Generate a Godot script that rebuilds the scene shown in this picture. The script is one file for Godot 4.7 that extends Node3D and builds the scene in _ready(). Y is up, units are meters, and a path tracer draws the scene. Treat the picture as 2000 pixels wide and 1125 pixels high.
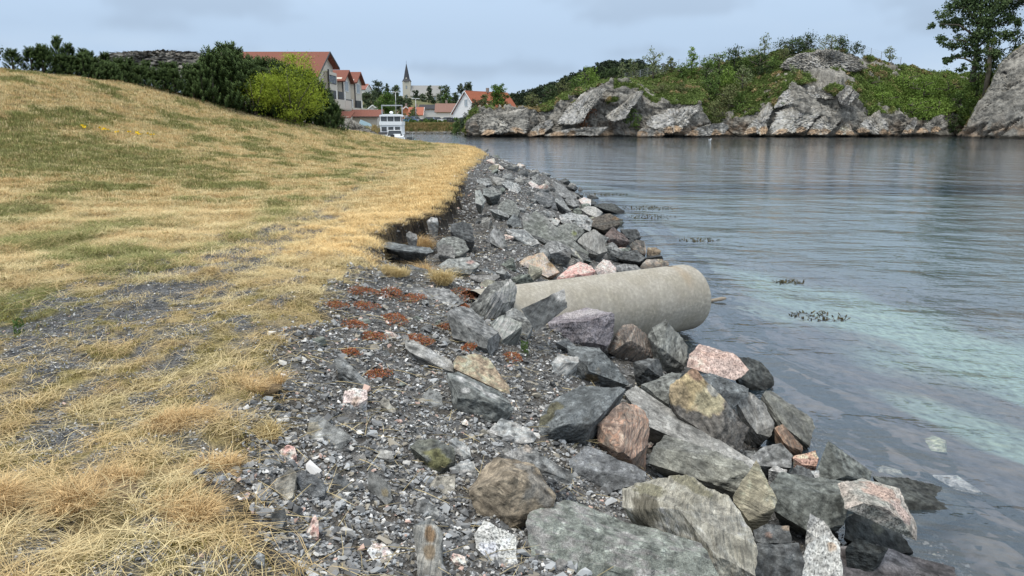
extends Node3D

# A rocky shore with a dry lawn, a gravel and rubble bank, a concrete pipe and an inlet with cliffs behind.
var taken := {}
var M := {}
var rocks_at: Array = []      # [position, label] of the landmark rocks
var na := FastNoiseLite.new()
var nb := FastNoiseLite.new()
var nc := FastNoiseLite.new()
var ncell := FastNoiseLite.new()
var nval := FastNoiseLite.new()

# shore tables: z -> x of the turf edge and of the waterline; crest of the lawn: x -> z and height
var TE := [[-62.0, -10.0], [-56.0, -7.5], [-51.0, -4.0], [-46.0, -2.2], [-39.0, -1.5], [-30.0, -1.55], [-22.0, -1.6], [-17.0, -1.35], [-14.0, -1.5], [-11.0, -2.05], [-9.2, -1.75], [-7.4, -1.8], [-4.8, -1.65], [-3.6, -1.4], [-2.5, -1.0], [0.0, -0.8], [6.0, -0.7]]
var TS := [[-62.0, -8.0], [-57.0, -5.0], [-53.0, -1.5], [-47.0, 1.2], [-39.0, 2.7], [-33.0, 3.3], [-26.5, 3.7], [-21.0, 3.6], [-16.0, 3.1], [-10.7, 2.7], [-9.6, 2.85], [-7.4, 3.0], [-5.4, 3.05], [6.0, 3.0]]
var CZ := [[-34.0, -22.0], [-18.1, -28.0], [-15.5, -32.0], [-12.8, -38.0], [-10.9, -42.0], [-8.7, -45.0], [-6.8, -48.0], [-5.0, -49.5], [0.0, -51.0]]
var CH := [[-34.0, 5.4], [-18.1, 4.75], [-15.5, 4.42], [-12.8, 3.26], [-10.9, 2.76], [-8.7, 2.25], [-6.8, 1.74], [-5.0, 1.5], [0.0, 1.4]]


# ---------------------------------------------------------------- helpers
func V(x: float, y: float, z: float) -> Vector3:
	return Vector3(x, y, z)

func tab(t: Array, x: float) -> float:
	if x <= t[0][0]: return t[0][1]
	var n := t.size()
	for i in range(1, n):
		if x <= t[i][0]:
			var f: float = (x - t[i - 1][0]) / (t[i][0] - t[i - 1][0])
			return lerpf(t[i - 1][1], t[i][1], f)
	return t[n - 1][1]

func numbered(called: String) -> String:
	if not taken.has(called):
		taken[called] = 0
		return called
	taken[called] += 1
	return "%s_%03d" % [called, taken[called]]

func tag(o: Node, label: String, category: String, group := "") -> void:
	o.set_meta("label", label)
	o.set_meta("category", category)
	if group != "": o.set_meta("group", group)

func thing(called: String, label: String, category: String, at: Vector3, turn := 0.0, group := "") -> Node3D:
	var o := Node3D.new()
	o.name = numbered(called)
	add_child(o)
	o.position = at
	o.rotation.y = turn
	tag(o, label, category, group)
	return o

func obj(called: String, mesh: Mesh, m: Material, parent: Node = null) -> MeshInstance3D:
	var o := MeshInstance3D.new()
	o.mesh = mesh
	o.material_override = m
	if parent == null:
		o.name = numbered(called)
		add_child(o)
	else:
		var k := 0
		var nm := called
		while parent.has_node(nm):
			k += 1
			nm = "%s_%03d" % [called, k]
		o.name = nm
		parent.add_child(o)
	return o

func struct(called: String, mesh: Mesh, m: Material) -> MeshInstance3D:
	var o := obj(called, mesh, m)
	o.set_meta("kind", "structure")
	return o

func stuff(called: String, mesh: Mesh, m: Material, xf: Array, cols: Array, label: String, category: String, parent: Node = null) -> MultiMeshInstance3D:
	var mm := MultiMesh.new()
	mm.transform_format = MultiMesh.TRANSFORM_3D
	mm.use_colors = true
	mm.mesh = mesh
	mm.instance_count = xf.size()
	for i in xf.size():
		mm.set_instance_transform(i, xf[i])
		mm.set_instance_color(i, cols[i])
	var o := MultiMeshInstance3D.new()
	o.multimesh = mm
	o.material_override = m
	o.set_meta("kind", "stuff")
	if parent == null:
		o.name = numbered(called)
		tag(o, label, category)
		add_child(o)
	else:
		o.name = called
		parent.add_child(o, true)
	return o

func ST() -> SurfaceTool:
	var st := SurfaceTool.new()
	st.begin(Mesh.PRIMITIVE_TRIANGLES)
	return st

func done(st: SurfaceTool) -> ArrayMesh:
	st.generate_normals()
	return st.commit()

func tri(st: SurfaceTool, a: Vector3, b: Vector3, c: Vector3) -> void:   # seen counter-clockwise from outside
	st.add_vertex(a)
	st.add_vertex(c)
	st.add_vertex(b)

func quad(st: SurfaceTool, a: Vector3, b: Vector3, c: Vector3, d: Vector3) -> void:
	tri(st, a, b, c)
	tri(st, a, c, d)

func flat() -> SurfaceTool:
	var st := ST()
	st.set_smooth_group(-1)
	return st

func box(st: SurfaceTool, c: Vector3, s: Vector3, b := Basis.IDENTITY) -> void:
	var h := s * 0.5
	var p := []
	for k in 8:
		p.append(c + b * Vector3(h.x if k & 1 else -h.x, h.y if k & 2 else -h.y, h.z if k & 4 else -h.z))
	quad(st, p[4], p[5], p[7], p[6])
	quad(st, p[1], p[0], p[2], p[3])
	quad(st, p[5], p[1], p[3], p[7])
	quad(st, p[0], p[4], p[6], p[2])
	quad(st, p[6], p[7], p[3], p[2])
	quad(st, p[0], p[1], p[5], p[4])

func boxm(c: Vector3, s: Vector3, b := Basis.IDENTITY) -> ArrayMesh:
	var st := flat()
	box(st, c, s, b)
	return done(st)

# polygon in the plane given by axes ex, ey, pushed along ez by depth, with both ends
func prism(st: SurfaceTool, poly: Array, o: Vector3, ex: Vector3, ey: Vector3, ez: Vector3) -> void:
	var n := poly.size()
	var a := []
	var b := []
	var pk := PackedVector2Array()
	for p in poly:
		a.append(o + ex * p.x + ey * p.y)
		b.append(o + ex * p.x + ey * p.y + ez)
		pk.append(p)
	var flip: bool = (ex.cross(ey).dot(ez) > 0.0) == Geometry2D.is_polygon_clockwise(pk)
	var t := Geometry2D.triangulate_polygon(pk)
	for i in range(0, t.size(), 3):
		var q := [t[i], t[i + 1], t[i + 2]]
		var ccw: bool = (pk[q[1]] - pk[q[0]]).cross(pk[q[2]] - pk[q[0]]) > 0.0
		var up := ex.cross(ey).dot(ez) > 0.0
		if ccw == up:
			tri(st, b[q[0]], b[q[1]], b[q[2]])
			tri(st, a[q[0]], a[q[2]], a[q[1]])
		else:
			tri(st, b[q[0]], b[q[2]], b[q[1]])
			tri(st, a[q[0]], a[q[1]], a[q[2]])
	for i in n:
		var j := (i + 1) % n
		if flip: quad(st, b[i], b[j], a[j], a[i])
		else: quad(st, a[i], a[j], b[j], b[i])

func tube(st: SurfaceTool, pts: Array, radii: Array, sides := 8, cap := true) -> void:
	var rings := []
	var prev := Vector3.ZERO
	for i in pts.size():
		var d: Vector3
		if i == 0: d = pts[1] - pts[0]
		elif i == pts.size() - 1: d = pts[i] - pts[i - 1]
		else: d = pts[i + 1] - pts[i - 1]
		d = d.normalized()
		var u := d.cross(Vector3.UP if absf(d.y) < 0.95 else Vector3.RIGHT).normalized()
		if i > 0:
			u = (prev - d * prev.dot(d)).normalized()
		prev = u
		var w := d.cross(u)
		var ring := []
		for k in sides:
			var an := TAU * k / sides
			ring.append(pts[i] + (u * cos(an) + w * sin(an)) * radii[i])
		rings.append(ring)
	for i in pts.size() - 1:
		for k in sides:
			var j := (k + 1) % sides
			quad(st, rings[i][k], rings[i][j], rings[i + 1][j], rings[i + 1][k])
	if cap:
		for k in sides:
			var j := (k + 1) % sides
			tri(st, rings[0][j], rings[0][k], pts[0])
			tri(st, rings[-1][k], rings[-1][j], pts[-1])

func plainmat(c: Color, rough := 0.8, metal := 0.0) -> StandardMaterial3D:
	var m := StandardMaterial3D.new()
	m.albedo_color = c.linear_to_srgb()
	m.roughness = rough
	m.metallic = metal
	return m

func ramp(stops: Array) -> Gradient:
	var g := Gradient.new()
	var o := PackedFloat32Array()
	var c := PackedColorArray()
	for s in stops:
		o.append(s[0])
		c.append(Color(s[1], s[1], s[1]) if typeof(s[1]) == TYPE_FLOAT else s[1])
	g.offsets = o
	g.colors = c
	return g

func ntex(type: int, freq: float, oct: int, sd: int, stops: Array, size := 512, fract := FastNoiseLite.FRACTAL_FBM, warp := 0.0) -> NoiseTexture2D:
	var n := FastNoiseLite.new()
	n.noise_type = type
	n.frequency = freq
	n.fractal_type = fract
	n.fractal_octaves = oct
	n.seed = sd
	if type == FastNoiseLite.TYPE_CELLULAR:
		n.cellular_return_type = FastNoiseLite.RETURN_CELL_VALUE
	if warp > 0.0:
		n.domain_warp_enabled = true
		n.domain_warp_amplitude = warp
		n.domain_warp_frequency = freq * 1.5
	var t := NoiseTexture2D.new()
	t.width = size
	t.height = size
	t.seamless = true
	t.seamless_blend_skirt = 0.2
	t.noise = n
	if stops.size(): t.color_ramp = ramp(stops)
	return t

func rng(s: int) -> RandomNumberGenerator:
	var r := RandomNumberGenerator.new()
	r.seed = s
	return r

func tinted(c: Color, k: float) -> Color:
	return Color(c.r * k, c.g * k, c.b * k)

# ---------------------------------------------------------------- terrain
func edge_x(z: float) -> float:
	return tab(TE, z) + na.get_noise_2d(z * 1.3, 7.0) * 0.28 + na.get_noise_2d(z * 5.0, 31.0) * 0.10
func shore_x(z: float) -> float:
	return tab(TS, z)

func lawn_y(x: float, z: float) -> float:
	var zc := tab(CZ, x)
	var hc := tab(CH, x)
	var u := (-z - 4.0) / (-zc - 4.0)
	if u <= 0.0: return 1.4
	if u < 1.0: return 1.4 + (hc - 1.4) * (1.0 - pow(1.0 - u, 1.6))
	var q := zc - z
	var k := minf(1.0, hc / 2.0)
	if q < 12.0: return hc - 0.012 * q * q * k
	return hc - 1.73 * k - (q - 12.0) * 0.02

func ground(x: float, z: float) -> float:
	var e := tab(TE, z)
	var s := shore_x(z)
	if x < e: return lawn_y(x, z)
	var top := lawn_y(e, z)
	var w := (x - e) / (s - e)
	if w < 0.06: return top - 0.12 * (w / 0.06)
	if w < 1.0: return (top - 0.12) * (1.0 - (w - 0.06) / 0.94) - 0.05 * w
	return maxf(-0.05 - (x - s) * 0.24, -3.0)

func scarp(z: float) -> float:      # how deeply the turf edge is eroded
	return smoothstep(-9.0, -11.0, z) * smoothstep(-24.0, -19.0, z)

func surface_y(x: float, z: float) -> float:
	var y := ground(x, z)
	var e := edge_x(z)
	var d := x - e
	if d > 0.0:
		y -= scarp(z) * 0.33 * smoothstep(0.0, 0.16, d) * (1.0 - smoothstep(0.5, 1.7, d))
		var w := d / maxf(shore_x(z) - e, 0.5)
		y -= 0.15 * smoothstep(0.46, 0.62, w) * (1.0 - smoothstep(1.0, 1.2, w)) * smoothstep(-40.0, -30.0, z)
		y += na.get_noise_2d(x * 4.0, z * 4.0) * 0.035 + nb.get_noise_2d(x * 9.0, z * 9.0) * 0.02
	else:
		y += na.get_noise_2d(x * 0.7, z * 0.7) * 0.07 + na.get_noise_2d(x * 1.9 + 5.0, z * 1.9) * 0.04 + nb.get_noise_2d(x * 4.0, z * 4.0) * 0.018
		y -= smoothstep(-0.25, 0.0, d) * 0.06 * (1.0 - scarp(z))
	return y

func path_mask(x: float, z: float) -> float:     # bare gravel of the worn path
	var d := -z
	var c := -3.35 - maxf(0.0, d - 12.0) * 0.045 + maxf(0.0, 6.0 - d) * -0.25
	var half := 1.0 if d < 12.0 else 0.45
	var band := 1.0 - absf(x - c) / half
	var n := na.get_noise_2d(x * 2.6 + 40.0, z * 1.5) * 1.1 + nb.get_noise_2d(x * 6.0, z * 3.5) * 0.35
	var m := smoothstep(-0.15, 0.35, band * 0.8 - 0.10 + n * 1.35 - maxf(0.0, d - 13.0) * 0.05)
	if d < 6.8:
		m = maxf(m, smoothstep(-0.25, 0.3, n) * 0.8 * (1.0 - smoothstep(5.0, 6.8, d)))
	return clampf(m, 0.0, 1.0)

func green_mask(x: float, z: float) -> float:
	var n := na.get_noise_2d(x * 0.42 + 9.0, z * 0.30 - 4.0) + 0.5 * nb.get_noise_2d(x * 1.1, z * 0.8)
	var g := smoothstep(0.0, 0.42, n)
	g *= smoothstep(-2.6, -4.5, x)
	# the greener hollow with the yellow flowers, and strips near the path
	var q := Vector2((x + 11.2) / 4.2, (z + 19.0) / 3.2).length()
	g = maxf(g, (1.0 - smoothstep(0.5, 1.15, q + n * 0.5)) * 0.9)
	return clampf(g + 0.25 * smoothstep(-0.1, 0.4, nb.get_noise_2d(x * 2.2, z * 1.5)) * smoothstep(-4.0, -7.0, x), 0.0, 1.0)

# ---------------------------------------------------------------- rocks
func hull(p: PackedVector3Array) -> Array:
	var f := []
	var n := p.size()
	for i in n:
		for j in range(i + 1, n):
			var e := p[j] - p[i]
			for k in range(j + 1, n):
				var nn := e.cross(p[k] - p[i])
				if nn.length_squared() < 1e-12: continue
				var d := nn.dot(p[i])
				var up := false
				var dn := false
				for q in n:
					if q == i or q == j or q == k: continue
					if nn.dot(p[q]) > d: up = true
					else: dn = true
					if up and dn: break
				if up and dn: continue
				if up: f.append([i, k, j])
				else: f.append([i, j, k])
	return f

# a rock with fewer, larger broken faces: hull faces of like slope become one plane, and the planes are cut against each other
func faceted(p: PackedVector3Array, within: float) -> PackedVector3Array:
	var c := Vector3.ZERO
	var far := 0.0
	for q in p: c += q
	c /= p.size()
	for q in p: far = maxf(far, (q - c).length())
	var fs := []
	for t in hull(p):
		var n: Vector3 = (p[t[1]] - p[t[0]]).cross(p[t[2]] - p[t[0]])
		var a := n.length()
		if a < 1e-9: continue
		n /= a
		fs.append([a, n, n.dot(p[t[0]] - c)])
	fs.sort_custom(func(x, y): return x[0] > y[0])
	var groups := []
	for f in fs:
		var home := -1
		for g in groups.size():
			if groups[g][1].normalized().dot(f[1]) > within:
				home = g
				break
		if home < 0: groups.append([f[0], f[1] * f[0], f[2] * f[0], f[2]])
		else:
			groups[home][0] += f[0]
			groups[home][1] += f[1] * f[0]
			groups[home][2] += f[2] * f[0]
			groups[home][3] = maxf(groups[home][3], f[2])
	var dual := PackedVector3Array()
	for g in groups:
		var n: Vector3 = g[1].normalized()
		var hi := -1e9
		for q in p: hi = maxf(hi, n.dot(q - c))
		var d: float = lerpf(g[2] / g[0], hi, 0.5)
		if d < 1e-4: return p
		dual.append(n / d)
	if dual.size() < 5: return p
	var out := PackedVector3Array()
	for t in hull(dual):
		var m := (dual[t[1]] - dual[t[0]]).cross(dual[t[2]] - dual[t[0]])
		var e := m.dot(dual[t[0]])
		if absf(e) < 1e-12: continue
		var v := m / e
		if v.length() > far * 1.7: return p
		var twin := false
		for o in out:
			if (o - c - v).length() < far * 0.03: twin = true
		if not twin: out.append(c + v)
	return out if out.size() >= 6 else p

func rock_mesh(p0: PackedVector3Array, ca: Color, cb: Color, res: float, sd: int, kind: String, patches: Array, wet_below: float, ymap: Basis) -> ArrayMesh:
	var r := rng(sd)
	var p := PackedVector3Array()
	var c := Vector3.ZERO
	var lo := p0[0]
	var hi := p0[0]
	for q in p0:
		lo = lo.min(q)
		hi = hi.max(q)
	var size := (hi - lo).length() * 0.6
	var big := kind == "knoll"
	for q in (p0 if big else faceted(p0, 0.915)):
		p.append(q + Vector3(r.randf() - 0.5, r.randf() - 0.5, r.randf() - 0.5) * size * 0.003)
		c += q
	c /= p.size()
	var f := hull(p)
	var pn := PackedVector3Array()
	var pd := PackedFloat32Array()
	for t in f:
		var n: Vector3 = (p[t[1]] - p[t[0]]).cross(p[t[2]] - p[t[0]]).normalized()
		pn.append(n)
		pd.append(n.dot(p[t[0]]))
	var m := clampi(int(ceil(size * 1.0 / res)), 3, 30 if big else 26)
	var off := Vector3(r.randf(), r.randf(), r.randf()) * 100.0
	var foli := 1.0 if kind == "schist" or kind == "stripe" else 0.25
	var lowf := 1.1 / size
	var w := size * 0.22 if big else minf(size * 0.07, 0.05)
	var st := ST()
	for fi in f.size():
		var t: Array = f[fi]
		var a := p[t[0]]
		var b := p[t[1]]
		var d := p[t[2]]
		if (b - a).cross(d - a).length() < size * size * 1e-5: continue
		var shade := r.randf()
		st.set_smooth_group(fi + 1)
		var vs := PackedVector3Array()
		var cs := PackedColorArray()
		for i in m + 1:
			for j in m + 1 - i:
				var q := a + (b - a) * (float(i) / m) + (d - a) * (float(j) / m)
				var s1 := 1e9
				var s2 := 1e9
				for k in pn.size():
					var s := pd[k] - pn[k].dot(q)
					if s < s1:
						s2 = s1
						s1 = s
					elif s < s2:
						s2 = s
				var o := q + off
				var out := (q - c).normalized()
				var nf := nb.get_noise_3d(o.x * 14.0, o.y * 14.0 * (1.0 + foli), o.z * 14.0)
				var e := maxf(0.0, 1.0 - maxf(s2, 0.0) / (w * (0.55 + 0.45 * nf)))
				var nl := na.get_noise_3d(o.x * lowf * 2.2, o.y * lowf * 2.2, o.z * lowf * 2.2)
				var lay := nval.get_noise_3d(o.x * 3.0, o.y * 26.0 / maxf(size, 0.25), o.z * 3.0)
				var ledge := floorf((nb.get_noise_3d(o.x * 2.3 / size, o.y * 3.4 / size, o.z * 2.3 / size) + lay * 0.25) * 5.0) / 5.0
				var v := q - out * (e * e * w * (0.25 + 0.40 * nf)) + out * (nl * size * 0.014 + ledge * size * 0.026 + lay * foli * size * 0.018 + nf * minf(size, 1.0) * 0.011)
				var crk := 1.0
				if big:
					var cw := Vector3(o.x * 0.30, o.y * 0.75, o.z * 0.5)
					crk = smoothstep(-0.99, -0.90, ncell.get_noise_3d(cw.x, cw.y, cw.z))
					v += out * (nl * size * 0.035 + ledge * size * 0.03 - (1.0 - crk) * 0.35 - e * e * size * 0.045 + nb.get_noise_3d(o.x * 0.9, o.y * 2.0, o.z * 0.9) * 0.10)
				var k2 := clampf(shade * 1.25 + nl * 0.8 + nf * 0.25, 0.0, 1.25)
				var col := ca.lerp(cb, k2)
				var grit := nb.get_noise_3d(o.x * 31.0, o.y * 31.0 * (1.0 + foli), o.z * 31.0)
				col = tinted(col, 1.0 + nf * 0.16 + grit * 0.20 + ledge * 0.30)
				# freshly chipped, paler edges
				col = tinted(col, 1.0 + 0.9 * clampf(e * 1.6 - 0.75 + nf * 0.7, 0.0, 1.0))
				for pa in patches:  # stains, veins and pale tops; the tops are partly skylight painted in
					var dd: float = (q - pa[0]).length() / pa[1] + nl * 0.5 + nf * 0.30
					col = col.lerp(pa[2], 1.0 - smoothstep(0.72, 1.02, dd))
				if big:
					var sv := na.get_noise_3d(o.x * 0.8, o.y * 0.25, o.z * 0.5)
					col = col.lerp(Color(0.17, 0.168, 0.16), smoothstep(0.15, 0.5, sv) * 0.5)
					col = col.lerp(Color(0.44, 0.42, 0.385), smoothstep(0.05, 0.45, -sv + nf * 0.3) * 0.6)
				var wy := ((ymap * v).y - wet_below) * (0.3 if big else 1.0) + nf * 0.03
				if wy < 0.16:
					col = tinted(col, lerpf(0.33, 1.0, smoothstep(0.03, 0.16, wy)))
				vs.append(v)
				cs.append(tinted(col, 2.2))
		# triangles
		var row := 0
		for i in m:
			var len := m + 1 - i
			var nxt := row + len
			for j in len - 1:
				_rt(st, vs, cs, row + j, nxt + j, row + j + 1)
				if j < len - 2:
					_rt(st, vs, cs, nxt + j, nxt + j + 1, row + j + 1)
			row = nxt
	st.generate_normals()
	return st.commit()

func _rt(st: SurfaceTool, vs: PackedVector3Array, cs: PackedColorArray, a: int, b: int, c: int) -> void:
	st.set_color(cs[a])
	st.add_vertex(vs[a])
	st.set_color(cs[c])
	st.add_vertex(vs[c])
	st.set_color(cs[b])
	st.add_vertex(vs[b])

var rock_seed := 100
func key_rock(called: String, label: String, kind: String, ca: Color, cb: Color, at: Vector3, fol: Vector3, res: float, pts: Array, patches: Array) -> void:
	rock_seed += 1
	var y := fol.normalized()
	var x := y.cross(Vector3(0, 0, 1)).normalized()
	var b := Basis(x, y, x.cross(y))
	var inv := b.inverse()
	var q := PackedVector3Array()
	for p in pts: q.append(inv * p)
	var pa := []
	for a in patches: pa.append([inv * a[0], a[1], a[2]])
	var o := obj(called, rock_mesh(q, ca, cb, res, rock_seed, kind, pa, -at.y, b), M[kind] if kind != "knoll" else M.cliff)
	o.transform = Transform3D(b, at)
	if kind == "knoll":
		if called == "rock_slab": tag(o, label, "rock slab", "rock slabs of the headland")
		else: tag(o, label, "rock knoll")
		return
	tag(o, label, "rock" if called != "stone" else "stone", "rubble rocks of the bank")
	rocks_at.append([at, label])

func random_points(r: RandomNumberGenerator, s: Vector3, n: int) -> PackedVector3Array:
	var q := PackedVector3Array()
	for i in n:
		var d := Vector3(r.randfn(), r.randfn(), r.randfn()).normalized()
		# between a ball and a box, so that flat faces and corners both come out
		var k := 1.0 / maxf(absf(d.x), maxf(absf(d.y), absf(d.z)))
		q.append(d * lerpf(1.0, k, r.randf() * 0.75) * s * 0.5)
	return q

# ---------------------------------------------------------------- foliage
func leaf(st: SurfaceTool, p: Vector3, n: Vector3, l: float, w: float, c: Color, r: RandomNumberGenerator, droop := 0.0) -> void:
	var u := n.cross(Vector3(r.randf() - 0.5, r.randf() - 0.5, r.randf() - 0.5)).normalized()
	u = (u + Vector3.DOWN * droop).normalized()
	var v := n.cross(u).normalized()
	st.set_color(c)
	var mid := n * l * 0.12
	tri(st, p - u * l * 0.5, p + v * w * 0.5 + mid, p + u * l * 0.5)
	tri(st, p - u * l * 0.5, p + u * l * 0.5, p - v * w * 0.5 + mid)

# blobs: [centre, radius vector, share]; leaves fill them, thicker towards the outside
func crown(blobs: Array, count: int, l: float, w: float, cols: Array, sd: int, droop := 0.0) -> ArrayMesh:
	var r := rng(sd)
	var st := flat()
	var total := 0.0
	for b in blobs: total += b[1].x * b[1].y + b[1].y * b[1].z
	for b in blobs:
		var n := int(count * (b[1].x * b[1].y + b[1].y * b[1].z) / total)
		var tone := r.randf()
		# each blob carries a handful of sub-clumps so that gaps open between them
		var subs := []
		for k in maxi(5, n / 28):
			var d := Vector3(r.randfn(), r.randfn() + 0.15, r.randfn()).normalized()
			subs.append([b[0] + d * b[1] * pow(r.randf(), 0.35), r.randf()])
		for k in n:
			var s: Array = subs[r.randi() % subs.size()]
			var g: Vector3 = Vector3(r.randfn(), r.randfn(), r.randfn()) * b[1] * 0.24
			var p: Vector3 = s[0] + g
			var nn: Vector3 = (p - b[0]).normalized() * 0.6 + Vector3(r.randfn(), r.randfn() + 0.6, r.randfn()) * 0.6
			var c: Color = cols[0].lerp(cols[1], clampf(tone * 0.4 + s[1] * 0.5 + r.randf() * 0.25, 0.0, 1.0))
			leaf(st, p, nn.normalized(), l * r.randf_range(0.7, 1.3), w * r.randf_range(0.7, 1.3), tinted(c, r.randf_range(0.8, 1.2)), r, droop)
	return done(st)

func trunk_mesh(h: float, rad: float, limbs: int, spread: float, sd: int) -> ArrayMesh:
	var r := rng(sd)
	var st := ST()
	var pts := []
	var rr := []
	for i in 6:
		var t := i / 5.0
		pts.append(Vector3((r.randf() - 0.5) * 0.12 * h * t, h * t, (r.randf() - 0.5) * 0.12 * h * t))
		rr.append(rad * (1.15 - 0.95 * t))
	tube(st, pts, rr, 7)
	for k in limbs:
		var t := r.randf_range(0.35, 0.9)
		var b: Vector3 = pts[int(t * 5.0)]
		var an := r.randf() * TAU
		var e := b + Vector3(cos(an) * spread, h * r.randf_range(0.12, 0.3), sin(an) * spread) * r.randf_range(0.5, 1.0)
		tube(st, [b, b.lerp(e, 0.5) + Vector3(0, 0.03 * h, 0), e], [rad * 0.45, rad * 0.3, rad * 0.08], 5)
	return done(st)

# a broadleaf tree or bush; base at `at`, h high and w wide
func tree(called: String, label: String, cat: String, group: String, at: Vector3, h: float, w: float, bare: float, n: int, lf: float, cols: Array, sd: int, droop := 0.0) -> Node3D:
	var r := rng(sd)
	var t := thing(called, label, cat, at, 0.0, group)
	obj("trunk" if bare > 0.12 else "stem", trunk_mesh(h * 0.85, maxf(0.02, w * 0.035), 8, w * 0.4, sd + 1), M.bark, t)
	var bl := []
	var nb_ := 7 + int(h / maxf(w, 0.1) * 3.0)
	for k in nb_:
		var f := (k + 0.5) / nb_
		var y := lerpf(bare * h, h * 0.9, f)
		var env := sin(PI * clampf(0.18 + f * 0.72, 0.0, 1.0))
		var an := k * 2.4 + r.randf()
		var q := r.randf_range(0.25, 1.0) * env * w * 0.33
		var s := w * r.randf_range(0.20, 0.30) * (0.6 + 0.4 * env)
		bl.append([Vector3(cos(an) * q, y, sin(an) * q), Vector3(s, s * 0.8, s)])
	obj("crown", crown(bl, n, lf, lf * 0.55, cols, sd + 2, droop), M.leaf, t)
	return t

func copy_of(o: Node3D, at: Vector3, turn: float, scale_by: float, label: String) -> Node3D:
	var c: Node3D = o.duplicate()
	var base := String(o.name).rstrip("0123456789").rstrip("_")
	c.name = numbered(base)
	add_child(c)
	c.position = at
	c.rotation.y = turn
	c.scale = Vector3.ONE * scale_by
	c.set_meta("label", label)
	return c

func ordinal(i: int) -> String:
	var names := ["first", "second", "third", "fourth", "fifth", "sixth", "seventh", "eighth", "ninth", "tenth", "eleventh", "twelfth", "thirteenth", "fourteenth", "fifteenth", "sixteenth", "seventeenth", "eighteenth", "nineteenth", "twentieth"]
	if i < 20: return names[i]
	var tens := {2: "twenty", 3: "thirty", 4: "forty", 5: "fifty"}
	var k := (i + 1) / 10
	var u := (i + 1) % 10
	if u == 0: return {3: "thirtieth", 4: "fortieth", 5: "fiftieth"}.get(k, "twentieth")
	return "%s-%s" % [tens[k], names[u - 1]]

# ---------------------------------------------------------------- materials
func trimat(tex: Texture2D, scale: Vector3, bump: Texture2D, cm: float, rough: float, vcol := true) -> StandardMaterial3D:
	var m := StandardMaterial3D.new()
	m.vertex_color_use_as_albedo = vcol
	m.roughness = rough
	m.metallic_specular = 0.35
	m.uv1_triplanar = true
	m.uv1_scale = scale
	if tex: m.albedo_texture = tex
	if bump:
		m.heightmap_enabled = true
		m.heightmap_texture = bump
		m.heightmap_scale = cm
	return m

func speckled(m: StandardMaterial3D, t: Texture2D, s: float) -> void:
	m.detail_enabled = true
	m.detail_albedo = t
	m.detail_blend_mode = BaseMaterial3D.BLEND_MODE_MUL
	m.detail_uv_layer = BaseMaterial3D.DETAIL_UV_2
	m.uv2_triplanar = true
	m.uv2_scale = Vector3.ONE * s

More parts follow.
